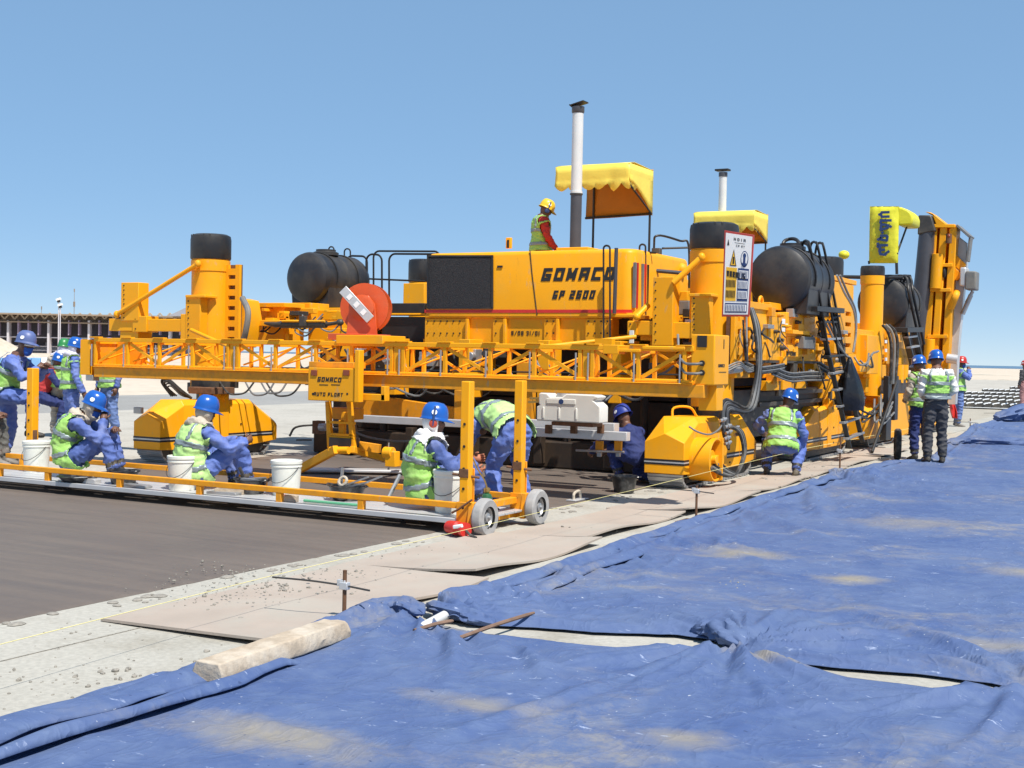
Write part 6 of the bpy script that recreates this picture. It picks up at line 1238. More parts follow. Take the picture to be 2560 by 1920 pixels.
    if scarf:
        sc = shell('head_scarf', scarf, lambda c, p: c[0] == 'head' and ((p - hd).dot(look) < .045 * s or (p - hd).dot(hu) < -.075 * s), .016, o, .008)
        ring = []; nc = nk + up * .035
        mb = MB(); n_ = 30; m_ = 10; vv = []; f2 = []
        for i in range(n_):
            a = 2 * math.pi * i / n_; d = ss * math.cos(a) + (ss.cross(up)) * math.sin(a)
            for j in range(m_):
                b = 2 * math.pi * j / m_; rr = .035 + .020 * noise.noise((math.cos(a) * 2 + ph, math.sin(a) * 2, j * .8)); vv.append(nc + L0 + d * (.095 + .02 * noise.noise((a, ph, 1))) * s + d * (math.cos(b) * rr * 1.5) + up * (math.sin(b) * rr * 1.4 + .02 * math.sin(a * 2)))
        for i in range(n_):
            for j in range(m_): f2.append((i * m_ + j, ((i + 1) % n_) * m_ + j, ((i + 1) % n_) * m_ + (j + 1) % m_, i * m_ + (j + 1) % m_))
        MB().add(vv, f2).build('neck_wrap', scarf, sc or o, ang=60)
        shell('scarf_drape', scarf, lambda c, p: c[0] == 'torso' and c[1] > (.64 if scarf == 'scarf_white' else .78) or (c[0] == 'arm' and (p - nk).length < (.23 if scarf == 'scarf_white' else .17)), .036, sc or o, .008)
    if mask:
        shell('face_mask', mask, lambda c, p: c[0] == 'head' and (p - hd).dot(look) > .02 * s and (p - hd).dot(hu) < -.012 * s, .012, o, .004)
    # helmet
    if hat:
        hc = hd + hu * .045 * s; mb = MB(); vv = []; f2 = []; n_ = 28
        for (k, (r_, h_)) in enumerate(((1.0, .0), (1.0, .02), (.985, .05), (.92, .085), (.78, .118), (.56, .140), (.28, .152), (.02, .155))):
            for j in range(n_):
                a = 2 * math.pi * j / n_; rid = 1 + (.05 if (abs(math.cos(a)) < .22 and .3 < r_ < .99) else 0)
                vv.append(hc + L0 + hr * (math.cos(a) * .108 * r_ * s) + look * (math.sin(a) * .130 * r_ * s) + hu * (h_ * rid * s))
        for i in range(7):
            for j in range(n_): f2.append((i * n_ + j, i * n_ + (j + 1) % n_, (i + 1) * n_ + (j + 1) % n_, (i + 1) * n_ + j))
        b0 = len(vv)
        for j in range(n_):
            a = 2 * math.pi * j / n_; ext = .016 + (.055 * max(0, math.sin(a)) ** 2.2); vv.append(hc + L0 + hr * (math.cos(a) * (.108 + .016) * s) + look * (math.sin(a) * (.130 + ext) * s) + hu * (-.012 - .015 * max(0, math.sin(a))) * s)
        for j in range(n_): f2.append((b0 + j, b0 + (j + 1) % n_, (j + 1) % n_, j))
        hm = MB().add(vv, f2).build('helmet', hat, o, ang=60); sd_ = hm.modifiers.new('t', 'SOLIDIFY'); sd_.thickness = .004
        if hatmark:
            for d_, u_ in ((hr, .055), (-hr, .055)): MB().lathe([(.026 * s, 0), (.026 * s, .004)], hc + L0 + d_ * (.104 * s) + hu * (u_ * s), (d_ + hu * .35).normalized(), 14).build('sticker', 'sign_white', hm)
        if muff:
            for e_ in (-1, 1): MB().lathe([(.03, -.01), (.040, .0), (.040, .028), (.025, .036)], hd + L0 + hr * (.082 * e_ * s) - hu * .01, hr * e_, 16).build('ear_muff', muff, hm)
            MB().tube([hd + L0 + hr * .11 * s - hu * .03, hd + L0 + hr * .122 * s + hu * .06, hc + L0 + hr * .09 * s + hu * .11 * s], .010, 6).build('muff_arm', 'navy_print', hm)
        if glasses: MB().tube(curve([hd + L0 + hr * .075 + hu * .012 + look * .03, hd + L0 + hr * .045 + look * .10 + hu * .01, hd + L0 - hr * .045 + look * .10 + hu * .01, hd + L0 - hr * .075 + hu * .012 + look * .03], 5), .012, 6).build('glasses', 'poly_tank', o)
    return o
def heading(a, b): return math.degrees(math.atan2(-(b[0] - a[0]), b[1] - a[1]))
SIT = dict(pel=(0, -.02, .16), spine=(0, -.10, .42), neck=(0, .02, .66), head=(0, .10, .80), look=(0, 1, -.2), ls=(-.18, .03, .61), rs=(.18, .03, .61), le=(-.24, .26, .42), re=(.24, .26, .42), lw=(-.08, .46, .46), rw=(.08, .46, .46),
           lk=(-.13, .40, .46), rk=(.13, .40, .46), la=(-.12, .50, .07), ra=(.12, .50, .07))
zd = .146      # bridge deck
def at(px, py, Y, z): p = aY(px, py, Y); return V((p.x, p.y, z))
person('man in pale scarf and grey helmet leaning on the far-left bridge post, one foot raised', at(8, 1185, 11.2, zd), -64, dict(pel=(0, -.02, .86), spine=(0, .06, 1.12), neck=(0, .16, 1.34), head=(0, .27, 1.48), look=(.1, 1, -.12), ls=(-.18, .16, 1.29), rs=(.18, .16, 1.29), le=(-.22, .36, 1.06), re=(.24, .36, 1.06), lw=(-.06, .50, 1.20), rw=(.06, .46, 1.20), rk=(.14, .44, .83), ra=(.12, .40, .40), lk=(-.10, .06, .46), la=(-.10, -.04, .085), rt=(.02, .2, -.02)), 'cover_blue', 'cover_blue', 'hat_slate', vest='hivis', vt=(.2, .5), mask='mask_blue', glasses=True)['label'] = 'man in slate blue helmet and goggles leaning on the bridge post at far left'
person('seated figure in dark olive trousers cut off by the left photo edge', at(-92, 1180, 10.6, zd), -60, dict(SIT, pel=(0, -.02, .30), spine=(0, -.06, .55), neck=(0, .05, .78), head=(0, .12, .92), ls=(-.18, .05, .73), rs=(.18, .05, .73), lk=(-.13, .40, .58), rk=(.13, .40, .58), la=(-.12, .46, .085), ra=(.12, .46, .085), lw=(-.06, .42, .58), rw=(.08, .42, .58)), 'olive_cloth', 'olive_cloth', 'hat_blue', boots='shoe_grey')
person('man in red shirt and blue helmet stooping behind the far-left bridge post', gz(112, 1092, 0), -60, dict(SIT, pel=(0, -.06, .72), spine=(0, .02, 1.0), neck=(0, .14, 1.22), head=(0, .24, 1.34), ls=(-.18, .13, 1.17), rs=(.18, .13, 1.17), le=(-.22, .30, .95), re=(.22, .30, .95), lw=(-.10, .46, .86), rw=(.10, .46, .86), lk=(-.12, .34, .62), rk=(.12, .36, .60), la=(-.12, .28, .085), ra=(.12, .30, .085)), 'red_cloth', 'navy_cloth', 'hat_blue', boots='shoe_grey', sleeve='navy_cloth')
person('man in green helmet and beige clothes standing behind the blue-helmeted man at left', gz(152, 1092, 0), 30, dict(look=(.3, 1, -.2), head=(.02, .06, 1.58)), 'beige_cloth', 'beige_cloth', 'hat_green', vest='hivis', scarf='scarf_lilac', vt=(.1, .5), boots='shoe_grey')
person('standing man in blue helmet, lilac scarf and green vest seen from behind at left', gz(176, 1104, 0), -25, dict(head=(.03, .05, 1.60), look=(.6, 1, -.2), rw=(.34, .10, .86), re=(.30, -.02, 1.12), lw=(-.22, .12, .92)), 'cover_blue', 'cover_blue', 'hat_blue', vest='hivis', scarf='scarf_lilac')
person('standing man in green vest and light jeans, head hidden behind the truss end', gz(272, 1092, 0), 178, dict(lk=(-.13, .03, .50), la=(-.16, -.02, .085)), 'cover_blue', 'jeans', 'hat_blue', vest='hivis')
person('man sitting hunched with chin on hand beside the leftmost white bucket', at(182, 1170, 10.35, zd + .03), -62, dict(SIT, neck=(0, .08, .64), head=(0, .22, .76), look=(.05, 1, -.35), ls=(-.18, .08, .59), rs=(.18, .08, .59), rw=(.06, .36, .62), re=(.20, .38, .40), le=(-.20, .34, .42), lw=(0, .46, .50)), 'cover_blue', 'cover_blue', 'hat_blue', vest='hivis', scarf='scarf_beige', mask='mask_blue')
person('man in beige scarf sitting with his back to us behind the second white bucket', at(492, 1208, 10.30, zd), -22, dict(SIT, head=(.02, .08, .80), look=(.1, 1, -.2), le=(-.22, .30, .44), re=(.30, .22, .42), rw=(.20, .46, .50), lw=(.02, .44, .50), rk=(.20, .40, .48), ra=(.20, .50, .07)), 'cover_blue', 'cover_blue', 'hat_blue', vest='hivis_pale', scarf='scarf_beige', hatmark=False)
person('man with white neck scarf and red ear muffs sitting near the bridge corner posts', at(1066, 1250, 10.32, zd), -48, dict(SIT, head=(.0, .06, .82), look=(.25, 1, -.10), re=(.24, .20, .42), rw=(.14, .42, .38), le=(-.22, .24, .40)), 'cover_blue', 'cover_blue', 'hat_blue', vest='hivis', scarf='scarf_white', muff='muff', gl='glove')
person('man in green vest bending low behind the bridge corner posts', gz(1268, 1288, 0), 62, dict(pel=(0, -.10, .86), spine=(0, .14, 1.02), neck=(0, .42, .98), head=(0, .55, .90), look=(0, .55, -1), ls=(-.18, .36, .93), rs=(.18, .36, .93), le=(-.24, .44, .66), re=(.24, .44, .66), lw=(-.16, .52, .42), rw=(.16, .52, .42), lk=(-.15, .06, .48), rk=(.15, .04, .48), la=(-.19, -.10, .085), ra=(.19, -.06, .085)), 'cover_blue', 'cover_blue', 'hat_blue', vest='hivis_pale')
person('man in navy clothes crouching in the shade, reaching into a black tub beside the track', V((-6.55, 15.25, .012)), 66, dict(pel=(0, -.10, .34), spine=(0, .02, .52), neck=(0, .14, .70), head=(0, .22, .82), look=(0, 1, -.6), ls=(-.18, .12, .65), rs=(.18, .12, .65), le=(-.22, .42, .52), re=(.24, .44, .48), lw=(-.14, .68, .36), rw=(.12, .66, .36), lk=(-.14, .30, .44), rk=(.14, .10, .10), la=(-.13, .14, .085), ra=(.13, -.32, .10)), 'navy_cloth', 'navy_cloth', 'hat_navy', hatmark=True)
person('man in green vest squatting with his back to us between the right-hand tracks', gz(1952, 1192, 0), 10, dict(pel=(0, -.08, .44), spine=(0, .02, .66), neck=(0, .12, .92), head=(.06, .20, 1.05), look=(.45, 1, -.35), ls=(-.19, .10, .87), rs=(.19, .10, .87), le=(-.38, .18, .70), re=(.30, .14, .58), lw=(-.34, .42, .60), rw=(.22, .36, .46), lk=(-.24, .34, .48), rk=(.24, .34, .48), la=(-.20, .04, .085), ra=(.20, .04, .085)), 'cover_blue', 'cover_blue', 'hat_blue', vest='hivis')
person('standing man in blue trousers and blue helmet, mostly hidden by the man in white', gz(2300, 1150, 0), 40, dict(head=(-.02, .08, 1.58), look=(-.4, 1, -.2), lw=(-.18, .22, 1.02), rw=(.18, .24, 1.0)), 'beige_cloth', 'navy_cloth', 'hat_blue', vest='hivis')
person('standing man in white shirt and dark grey trousers at the tarpaulin edge', gz(2336, 1158, .03), 28, dict(head=(.0, .06, 1.58), look=(-.15, 1, -.25), rw=(.10, .26, 1.02), re=(.30, .02, 1.14), lw=(-.10, .28, 1.02)), 'white_cloth', 'grey_trouser', 'hat_blue', vest='hivis', vt=(.3, .62), s=1.03)
person('man in red helmet and jeans with a red flag, standing beyond the conveyor', gz(2394, 1066, 0), -70, dict(head=(.0, .05, 1.60), re=(.22, .22, 1.22), rw=(.06, .22, 1.44), le=(-.26, -.04, 1.12), lw=(-.24, -.02, .88)), 'cover_blue', 'jeans', 'hat_red', vest='hivis', mask='mask_blue', boots='shoe_grey', s=1.03)
person('distant figure in pinkish clothes at the right photo edge', gz(2560, 1022, 0), 60, dict(), 'grey_trouser', 'pink_cloth', 'hat_red', s=1.02)
person('operator in yellow helmet, red shirt and green vest standing on the paver deck', V((aY(1352, 600, 18.7).x, 18.7, 2.44)), -50, dict(head=(.0, .07, 1.58), look=(-.1, 1, -.45), re=(.24, .06, 1.13), rw=(.20, .20, .94)), 'red_cloth', 'navy_cloth', 'hat_yellow', vest='hivis', muff='navy_print')
# ================================================================ buckets, tubs and hand tools
def bucket(px, py, Y, z, label, lid=True, h=.36, r=.155, sw=.0):
    p = at(px, py, Y, z); t = thing('white_bucket', p, label, 'bucket', 'white plastic buckets on the bridge')
    MB().lathe([(r * .86, 0), (r * .88, .01), (r * .985, h * .80), (r * 1.03, h * .81), (r * 1.03, h * .84), (r, h * .85), (r * 1.005, h * .90), (r * 1.05, h * .91), (r * 1.05, h * .985), (r * 1.0, h), (r * .96, h), (r * .93, h * .9), (r * .80, .02)], p, Z, 32).build('pail', 'white_plastic', t)
    if lid: MB().lathe([(r * .94, h * .95), (r * .90, h * .96), (.01, h * .955)], p, Z, 28, cap=False).build('contents', 'alu', t)
    a = math.radians(20); pts = []
    for i in range(13):
        th = math.pi * i / 12; pts.append(p + V((math.cos(th) * (r * 1.04), -math.sin(th) * r * 1.08 - .004, h * .82 - math.sin(th) * .16)))
    MB().tube(pts, .0035, 6).build('bail_handle', 'dark_steel', t); return t
bucket(91, 1168, 10.55, zd, 'white bucket under the far-left bridge post, leftmost of four')
bucket(456, 1226, 10.12, zd, 'white bucket in front of the man in beige scarf, second from left')
bucket(715, 1230, 10.40, zd, 'white bucket standing alone below the control panel, third from left')
bucket(1126, 1290, 10.22, zd, 'white bucket beside the corner post, rightmost of four', r=.165, h=.40)
def tub(px, py, Y, z, label, r=.17, h=.15, m='tub'):
    p = at(px, py, Y, z); t = thing('black_tub', p, label, 'tub', 'black rubber tubs')
    MB().lathe([(r * .72, 0), (r * .74, .005), (r * .97, h * .93), (r * 1.05, h * .95), (r * 1.05, h), (r * .96, h), (r * .70, .02), (.01, .018)], p, Z, 28).build('tub_body', m, t)
    for e in (-1, 1): MB().tube(arc(p + V((e * r * 1.0, 0, h * .92)), .05, 0, math.pi, Y1, V((e, 0, .25)).normalized(), 8), .009, 6).build('tub_handle', m, t)
    return t, p
tub(309, 1190, 10.15, zd, 'black tub beside the hunched man, leftmost of the tubs')
tub(196, 1160, 10.02, zd, 'wide shallow black tub under the hunched man', r=.22, h=.06)
t, p = tub(628, 1212, 10.28, zd, 'black tub of tools beside the man in beige scarf')
for (dx, dy, ex, ez) in ((-.05, 0, -.11, .26), (.06, .03, .2, .18)): MB().bar(p + V((dx, dy, .08)), p + V((dx + ex, dy, ez)), .02, .03).build('tool_handle', 'stick' if ex > 0 else 'dark_steel', t)
MB().bar(p + V((-.12, .02, .14)), p + V((.14, .02, .17)), .10, .012).bar(p + V((-.08, -.05, .15)), p + V((.15, -.03, .14)), .05, .02).build('trowel_blade', 'steel', t)
t, p = tub(868, 1226, 10.42, zd, 'black tub of steel tools left of the man with ear muffs', r=.19)
for (dx, e) in ((-.1, (.32, .05, .18)), (-.02, (.30, -.05, .14)), (.05, (.35, .02, .20)), (-.08, (.02, .0, .26))): MB().bar(p + V((dx, 0, .12)), p + V((dx, 0, .06)) + V(e), .03, .015).build('steel_tool', 'steel', t)
MB().tube(arc(p + V((-.02, -.05, .19)), .045, 0, 2 * math.pi, X1, V((0, .5, 1)).normalized(), 16), .016, 8).build('tape_ring', 'scarf_beige', t)
tub(1560, 1240, 14.1, 0.012, 'black tub in the shade under the crouching man arm', r=.16, h=.2)
MB().lathe([(.05, 0), (.052, .02), (.052, .16), (.04, .19), (.02, .20), (.02, .23)], at(1217, 1250, 10.25, zd), Z, 20).build('spray_bottle', 'green_bottle', label='small dark green gas bottle between the two corner posts', cat='bottle')
bt = bpy.data.objects['spray_bottle']; q = at(1217, 1250, 10.25, zd)
MB().lathe([(.022, 0), (.03, .01), (.03, .04), (.015, .05)], q + Z * .205, Z, 14).tube(curve([q + Z * .25, q + V((-.03, 0, .32)), q + V((-.08, -.04, .42)), q + V((-.10, -.1, .52))], 5), .007, 6).build('valve', 'brass', bt)
# hand float on the lane edge and red vibrator cover under the bridge
p = gz(1443, 1250, .012); t = thing('hand_float', p, 'pale wooden hand float resting on the fresh slab edge', 'float')
MB().bb(p.x - .06, p.x + .06, p.y - .17, p.y + .17, .014, .026).build('sole', 'alu', t, bevel=.002); MB().tube(curve([p + V((0, -.09, .01)), p + V((0, -.09, .07)), p + V((0, -.03, .095)), p + V((0, .06, .09)), p + V((0, .09, .01))], 6), .016, 8).build('handle', 'scarf_beige', t)
p = gz(1148, 1340, .01); t = thing('red_plug', p, 'red socket plug with white lever lying under the bridge near its front wheel', 'plug')
d = V((.85, -.35, 0)).normalized(); MB().lathe([(.055, -.16), (.06, -.12), (.065, -.02), (.05, 0), (.05, .05), (.065, .06), (.065, .10), (.02, .10)], p + Z * .065, d, 20).build('plug_body', 'red', t); MB().bar(p + V((-.02, -.07, .085)), p + V((.08, -.075, .105)), .03, .035).build('lever', 'sign_white', t, bevel=.01); MB().tube(curve([p + d * .10 + Z * .06, p + d * .16 + Z * .03, p + d * .25 + Z * .015], 5), .012, 6).build('cable', 'rubber', t)
def small(name, px, py, Y, dims, m, label, cat, rz=0.0, z=zd):
    p = at(px, py, Y, z); w_, d_, h_ = dims; mb = MB(); pr = [(-w_ / 2, 0), (w_ / 2, 0), (w_ / 2, h_ * .8), (w_ * .38, h_), (-w_ * .38, h_), (-w_ / 2, h_ * .8)]
    c_, s_ = math.cos(rz), math.sin(rz); mb.prism([p + V((a * c_ + d_ / 2 * s_, a * s_ - d_ / 2 * c_, b)) for a, b in pr], V((-s_ * d_, c_ * d_, 0))); return mb.build(name, m, label=label, cat=cat, bevel=.004)
small('wooden_block', 575, 1212, 10.1, (.30, .09, .07), 'wood', 'short yellowish timber block by the feet of the man in beige scarf', 'block', .5)
small('grey_board', 730, 1244, 10.62, (.7, .12, .03), 'steel', 'flat grey board lying on the bridge deck behind the third bucket', 'board', .1)
small('magnesium_float', 216, 1205, 10.0, (.34, .10, .05), 'alu', 'grey hand float lying on the bridge deck below the hunched man', 'float', .05)
small('steel_trowel', 340, 1214, 10.0, (.40, .11, .03), 'steel', 'flat steel trowel lying on the deck left of the second bucket', 'trowel', -.1)
small('steel_trowel', 560, 1236, 10.05, (.36, .11, .03), 'steel', 'flat steel trowel lying on the deck right of the second bucket', 'trowel', .1)
a, b = at(760, 1250, 9.98, zd + .02), at(905, 1262, 9.99, zd + .02); MB().tube([a, b], .014, 8).build('green_pole', 'mint', label='mint green tool pole lying along the bridge sill', cat='pole')
a, b = at(965, 1240, 10.3, zd + .02), at(1000, 1180, 10.5, zd + .28); MB().tube([a, b], .02, 8).build('steel_level', 'steel', label='steel bar propped up left of the man with ear muffs', cat='bar')
small('red_sponge', 705, 1255, 9.97, (.09, .08, .06), 'muff', 'small red sponge on the bridge sill below the third bucket', 'sponge', .3)
small('white_block', 728, 1250, 9.96, (.13, .08, .07), 'wood', 'pale block next to the red sponge on the bridge sill', 'block', .3)
# red flag in the hand of the far man
p = gz(2394, 1066, 0) + V((.10, -.30, .0)); q = aY(2378, 1000, p.y); r = aY(2388, 1046, p.y)
vs = []; fs = []
for j in range(9):
    for i in range(5): c_ = q.lerp(r, j / 8); vs.append(c_ + V(((i - 2) * .045 * (1 - abs(j - 5) / 12), .04 * math.sin(i * 2 + j * .4), .0)))
for j in range(8):
    for i in range(4): fs.append((j * 5 + i, j * 5 + i + 1, j * 5 + i + 6, j * 5 + i + 5))
fo = MB().add(vs, fs).build('signal_flag', 'red', label='red signal flag hanging from the hand of the man in red helmet', cat='flag'); sd_ = fo.modifiers.new('t', 'SOLIDIFY'); sd_.thickness = .01
# black sack tied to the machine
c0 = aX(2124, 893, -5.15); mb = MB(); vs = []; fs = []; n = 22; rows = 16; c1 = aX(2128, 1025, -5.15)
for j in range(rows + 1):
    t_ = j / rows; c_ = c0.lerp(c1, t_); rr = .03 + .24 * math.sin(min(1, t_ * 1.25) * math.pi / 2) ** 1.1
    if t_ > .93: rr *= .93
    for i in range(n):
        a = 2 * math.pi * i / n; k = 1 + .22 * noise.noise((math.cos(a) * 3, math.sin(a) * 3, t_ * 2)) + .10 * math.sin(a * 7 + t_ * 2) * (1 - t_ * .5); vs.append(c_ + V((math.cos(a) * rr * k * .75, math.sin(a) * rr * k * 1.25, 0)))
for j in range(rows):
    for i in range(n): fs.append((j * n + i, j * n + (i + 1) % n, (j + 1) * n + (i + 1) % n, (j + 1) * n + i))
fs.append(tuple(rows * n + i for i in range(n))); fs.append(tuple(range(n)))
MB().add(vs, fs).build('black_sack', 'plastic_sheet', ang=60, label='black plastic sack tied up and hanging beside the ladder', cat='sack')
# worn wheel leaning behind the men (grey tyre on the lane)
p = gz(2243, 1150, 0); MB().lathe([(.16, -.05), (.24, -.055), (.265, -.03), (.265, .03), (.24, .055), (.16, .05)], p + Z * .265, V((.97, .25, 0)), 30, cap=False).build('spare_tyre', 'rubber', label='dark narrow tyre standing upright on the lane beside the men', cat='tyre')
# ================================================================ safety notice on the column
Ys = 15.55
def sp(px, py, out=0.0): p = aY(px, py, Ys); p.y -= out; return p
def quad(name, m, a, b, out, th=.004, par=None, **k):
    """patch of the tilted board; a, b in board units 0..1 across, 0..1 down"""
    def bp(u, v): l = TLc.lerp(BLc, v); r = TRc.lerp(BRc, v); return l.lerp(r, u) + V((0, -out, 0))
    return MB().prism([bp(a[0], b[1]), bp(b[0], b[1]), bp(b[0], a[1]), bp(a[0], a[1])], V((0, -th, 0))).build(name, m, par, **k)
TLc, TRc, BLc, BRc = sp(1814, 578), sp(1885, 589), sp(1807, 790), sp(1873, 790)
SG = quad('safety_sign', 'sign_red', (-.02, -.008), (1.02, 1.008), 0, .025, None, bevel=.004, label='tall white safety notice with red border hung on the right column', cat='sign')
def sq(name, m, a, b, out=.030): return quad(name, m, a, b, out - .004, .003, SG)
sq('sign_face', 'sign_white', (.04, .018), (.97, .982), .029)
def bp(u, v, out): l = TLc.lerp(BLc, v); r = TRc.lerp(BRc, v); return l.lerp(r, u) + V((0, -out, 0))
sr = (TRc - TLc).normalized(); su = (TLc - BLc).normalized()
lettering('NDIA', bp(.33, .095, .0285), sr, su, .036, .75, 'letter', SG, 0, .2, 1.0)
lettering('CP 27', bp(.42, .165, .0285), sr, su, .026, .7, 'hose', SG, 0, .2, .6)
sq('small_print', 'hose', (.36, .117), (.72, .124))
MB().prism([bp(.22, .40, .0285), bp(.46, .40, .0285), bp(.35, .20, .0285)], V((0, -.003, 0))).build('warning_triangle', 'letter', SG); MB().prism([bp(.255, .39, .0320), bp(.425, .39, .0320), bp(.35, .23, .0320)], V((0, -.002, 0))).build('triangle_fill', 'sign_yellow', SG)
lettering('!', bp(.325, .375, .0342), sr, su, .09, .5, 'letter', SG, 0, .22)
MB().prism([bp(.10, .16, .0285), bp(.18, .16, .0285), bp(.14, .09, .0285)], V((0, -.003, 0))).build('warning_triangle', 'letter', SG)
def disc(u, v, ru, rv, m, out): MB().prism([bp(u + ru * math.cos(a), v + rv * math.sin(a), out) for a in [2 * math.pi * k / 28 for k in range(28)]], V((0, -.0025, 0))).build('mandatory_disc', m, SG)
disc(.74, .305, .135, .10, 'navy_print', .0285); disc(.74, .30, .11, .083, 'sign_white', .0312); disc(.74, .262, .055, .030, 'navy_print', .0339); sq('figure', 'navy_print', (.70, .28), (.78, .37), .0375); disc(.74, .365, .07, .022, 'navy_print', .0366)
sq('yellow_panel', 'sign_yellow', (.10, .42), (.49, .82), .032); sq('blue_panel', 'navy_print', (.53, .42), (.92, .82), .032); sq('blue_panel', 'navy_print', (.10, .845), (.92, .96), .032)
for r_ in range(3):
    v0 = .445 + r_ * .125
    if r_ == 0: lettering('WARNING', bp(.125, v0 + .085, .0325), sr, su, .075, .42, 'letter', SG, 0, .22, .18)
    else:
        for k in range(7): sq('letter_stroke', 'letter', (.125 + k * .05, v0), (.15 + k * .05, v0 + .085), .0355)
    sq('text_row', 'sign_white', (.55, v0), (.90, v0 + .095), .035)
    for k in range(7): sq('letter_stroke', 'navy_print', (.57 + k * .047, v0 + .008), (.585 + k * .047, v0 + .087), .038)
sq('text_row', 'sign_white', (.12, .862), (.90, .945), .035)
for k in range(13): sq('letter_stroke', 'navy_print', (.14 + k * .057, .868), (.16 + k * .057, .94), .038)
# ================================================================ dowel baskets ahead on the base
wm = MATS['pipe_white']
for i, (y, lb) in enumerate(((52, 'nearest'), (58, 'second'), (65, 'third'), (73, 'fourth'), (83, 'fifth'), (95, 'farthest'))):
    t = thing('dowel_basket', (-9.4, y, -.045), ('%s row of white dowel bars lying across the base beyond the machines' % lb), 'dowel row', 'rows of dowel baskets'); x = -12.5
    MB().bb(-12.5, -6.3, y - .9, y + .9, 0, .02).build('white_sheet', 'sign_white', t); x = -12.5; mb = MB()
    for yy in (-.6, 0, .6): MB().bb(-12.5, -6.3, y + yy - .05, y + yy + .05, .02, .16).build('basket_wire', 'dark_steel', t)  # dark bars for the wires, with their zigzag shadows drawn in
    dm = MB().tube([(0, -.75, 0), (0, .75, 0)], .035, 6).mesh('dowel', 'sign_white')
    for k in range(20):
        o = bpy.data.objects.new('dowel', dm); COL.objects.link(o); o.parent = t; o.location = (-3.0 + k * .315, 0, .2)
# ================================================================ terminal hall, masts and mound on the left horizon
D = 330.0
def far(px, py, d): 
    r = ray(px, py); return EYE + r * (d / r.dot(F_))
hb = far(180, 900, D); tr_ = R_.copy(); tr_.z = 0; tr_.normalize(); tb = V((-tr_.y, tr_.x, 0))
HL = thing('terminal_hall', V((hb.x, hb.y, -.1)), 'long steel-framed hall under construction on the left horizon', 'building')
def hx(px): return far(px, 880, D)
def hbox(name, m, p0, p1, y0, y1, d0, d1, par=HL):
    a, b = hx(p0), hx(p1); z1 = far((p0 + p1) / 2, y0, D).z; z0 = far((p0 + p1) / 2, y1, D).z if y1 is not None else -.2
    a.z = b.z = 0; o = tb * d0; e = tb * d1
    return MB().prism([a + o + Z * z0, b + o + Z * z0, b + o + Z * z1, a + o + Z * z1], e - o).build(name, m, par)
hbox('wall', 'hall_dark', -900, 468, 800, 836, 4, 30); hbox('lower_wall', 'hall_grey', -900, 468, 842, None, 6, 30); hbox('wall_gap', 'hall_dark', -900, 460, 838, 848, 5, 8)
for k in range(10): hbox('opening', 'hall_dark', -120 + k * 58, -84 + k * 58, 852, 866, 5.5, 8)
hbox('roof', 'steelwork', -900, 472, 778, 782, -3, 40); hbox('fascia', 'steelwork', -900, 470, 783, 799, 2.5, 4); hbox('eaves_beam', 'steelwork', -900, 470, 798, 801, -1, 2); hbox('spandrel_beam', 'column', -900, 465, 836, 838.5, 0, 2)
x = -150
while x < 462:
    a = far(x, 783, D); b = far(x + 12, 798, D); c = far(x + 25, 783, D); MB().bar(a, b, .35, .35).bar(b, c, .35, .35).build('roof_truss', 'wood', HL); x += 25
k = 0
for i in range(-8, 19):
    px = 22 + i * 25.2
    if px > 462: break
    big = i % 4 == 0; hbox('column', 'column' if big else 'column_purple', px - (2.6 if big else 1.3), px + (2.6 if big else 1.3), 801.5, None if big else 838, -.8, 1)
for (y, m) in ((868, 'column'), (878, 'hall_grey'), (858, 'column')): hbox('scaffold_rail', m, -900, 440, y, y + 2, 2, 2.6)
a, b = far(425, 778, D - 6), far(500, 768, D - 6); MB().prism([far(420, 790, D - 8), far(474, 790, D - 8), far(474, 768, D - 8), far(466, 768, D - 8)], tb * 20).build('roof_wing', 'hall_grey', HL)
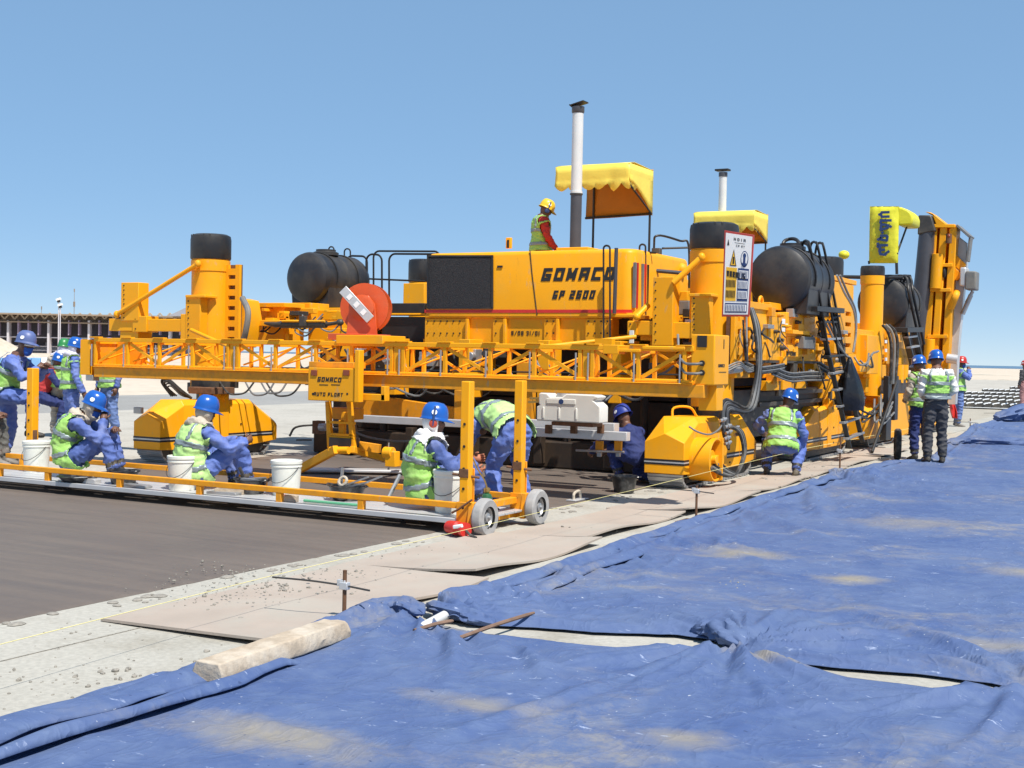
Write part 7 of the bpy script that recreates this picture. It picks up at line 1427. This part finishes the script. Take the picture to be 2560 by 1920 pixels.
for (px, yt, lb, hd_) in ((147, 749, 'left floodlight pole in front of the hall', 1), (151, 763, 'right floodlight pole in front of the hall', 1), (186, 722, 'tall thin mast behind the hall', 0), (104, 766, 'short thin mast behind the hall, left one', 0)):
    d = D - 40 if hd_ else D + 45; tp = far(px, yt, d); b_ = V((tp.x, tp.y, -.1)); t = thing('light_pole' if hd_ else 'mast', b_, lb, 'pole' if hd_ else 'mast')
    MB().tube([b_, tp], [.14, .10] if hd_ else [.16, .05], 8).build('shaft', 'column' if hd_ else 'steelwork', t)
    if hd_: MB().bar(tp - tr_ * .5 - Z * .1, tp + tr_ * .4 + Z * .25, .8, .45).build('lamp_head', 'sign_white', t); MB().bar(tp - tr_ * .3 - Z * .5, tp + tr_ * .3 - Z * .35, .5, .4).build('lamp_arm', 'letter', t)
    else: MB().tube([tp - Z * .9, tp + Z * .0], .16, 6).tube([b_.lerp(tp, .72), b_.lerp(tp, .80)], .3, 6).build('antenna', 'steelwork', t)
# sand heap
c0 = gz(-60, 892, 0); dd = 120.0; c0 = far(-30, 885, dd); c0.z = -.2; mb = MB(); n = 40; rings = 9; vs = [(c0.x, c0.y, far(-30, 828, dd).z)]; fs = []
for j in range(1, rings + 1):
    for i in range(n):
        a = 2 * math.pi * i / n; r_ = j / rings; hh = (far(-30, 828, dd).z + .3) * (1 - r_) ** 1.0 - .3; q = c0 + tr_ * (math.cos(a) * r_ * 6.5) + tb * (math.sin(a) * r_ * 6); vs.append((q.x + .3 * noise.noise((q.x, q.y, 1)), q.y, max(-.25, hh + .25 * noise.noise((q.x * .5, q.y * .5, j * .3)) * (1 - r_ * .5))))
for i in range(n): fs.append((0, 1 + i, 1 + (i + 1) % n))
for j in range(rings - 1):
    for i in range(n): fs.append((1 + j * n + i, 1 + j * n + (i + 1) % n, 1 + (j + 1) * n + (i + 1) % n, 1 + (j + 1) * n + i))
MB().add(vs, fs).build('sand_heap', 'sand', ang=60, label='pointed pale sand heap at the left photo edge', cat='sand heap')
# blue-and-white barrier line
gB = 'water-filled barriers in the distance'
ux = gz(60, 905, 0); Db = 95
cols = ('barrier_blue', 'sign_white')
for k in range(16):
    px = -40 + k * 24; a = far(px, 893, Db); b = far(px + 22, 893, Db); za = far(px, 891, Db).z; a.z = b.z = -.09
    MB().prism([a - tb * .25, b - tb * .25, b - tb * .1 + Z * max(.6, za), a - tb * .1 + Z * max(.6, za)], tb * .4).build('road_barrier', cols[0 if k % 3 else 1], bevel=.05, label='one of the low blue and white barriers in a line before the hall', cat='barrier', group=gB)
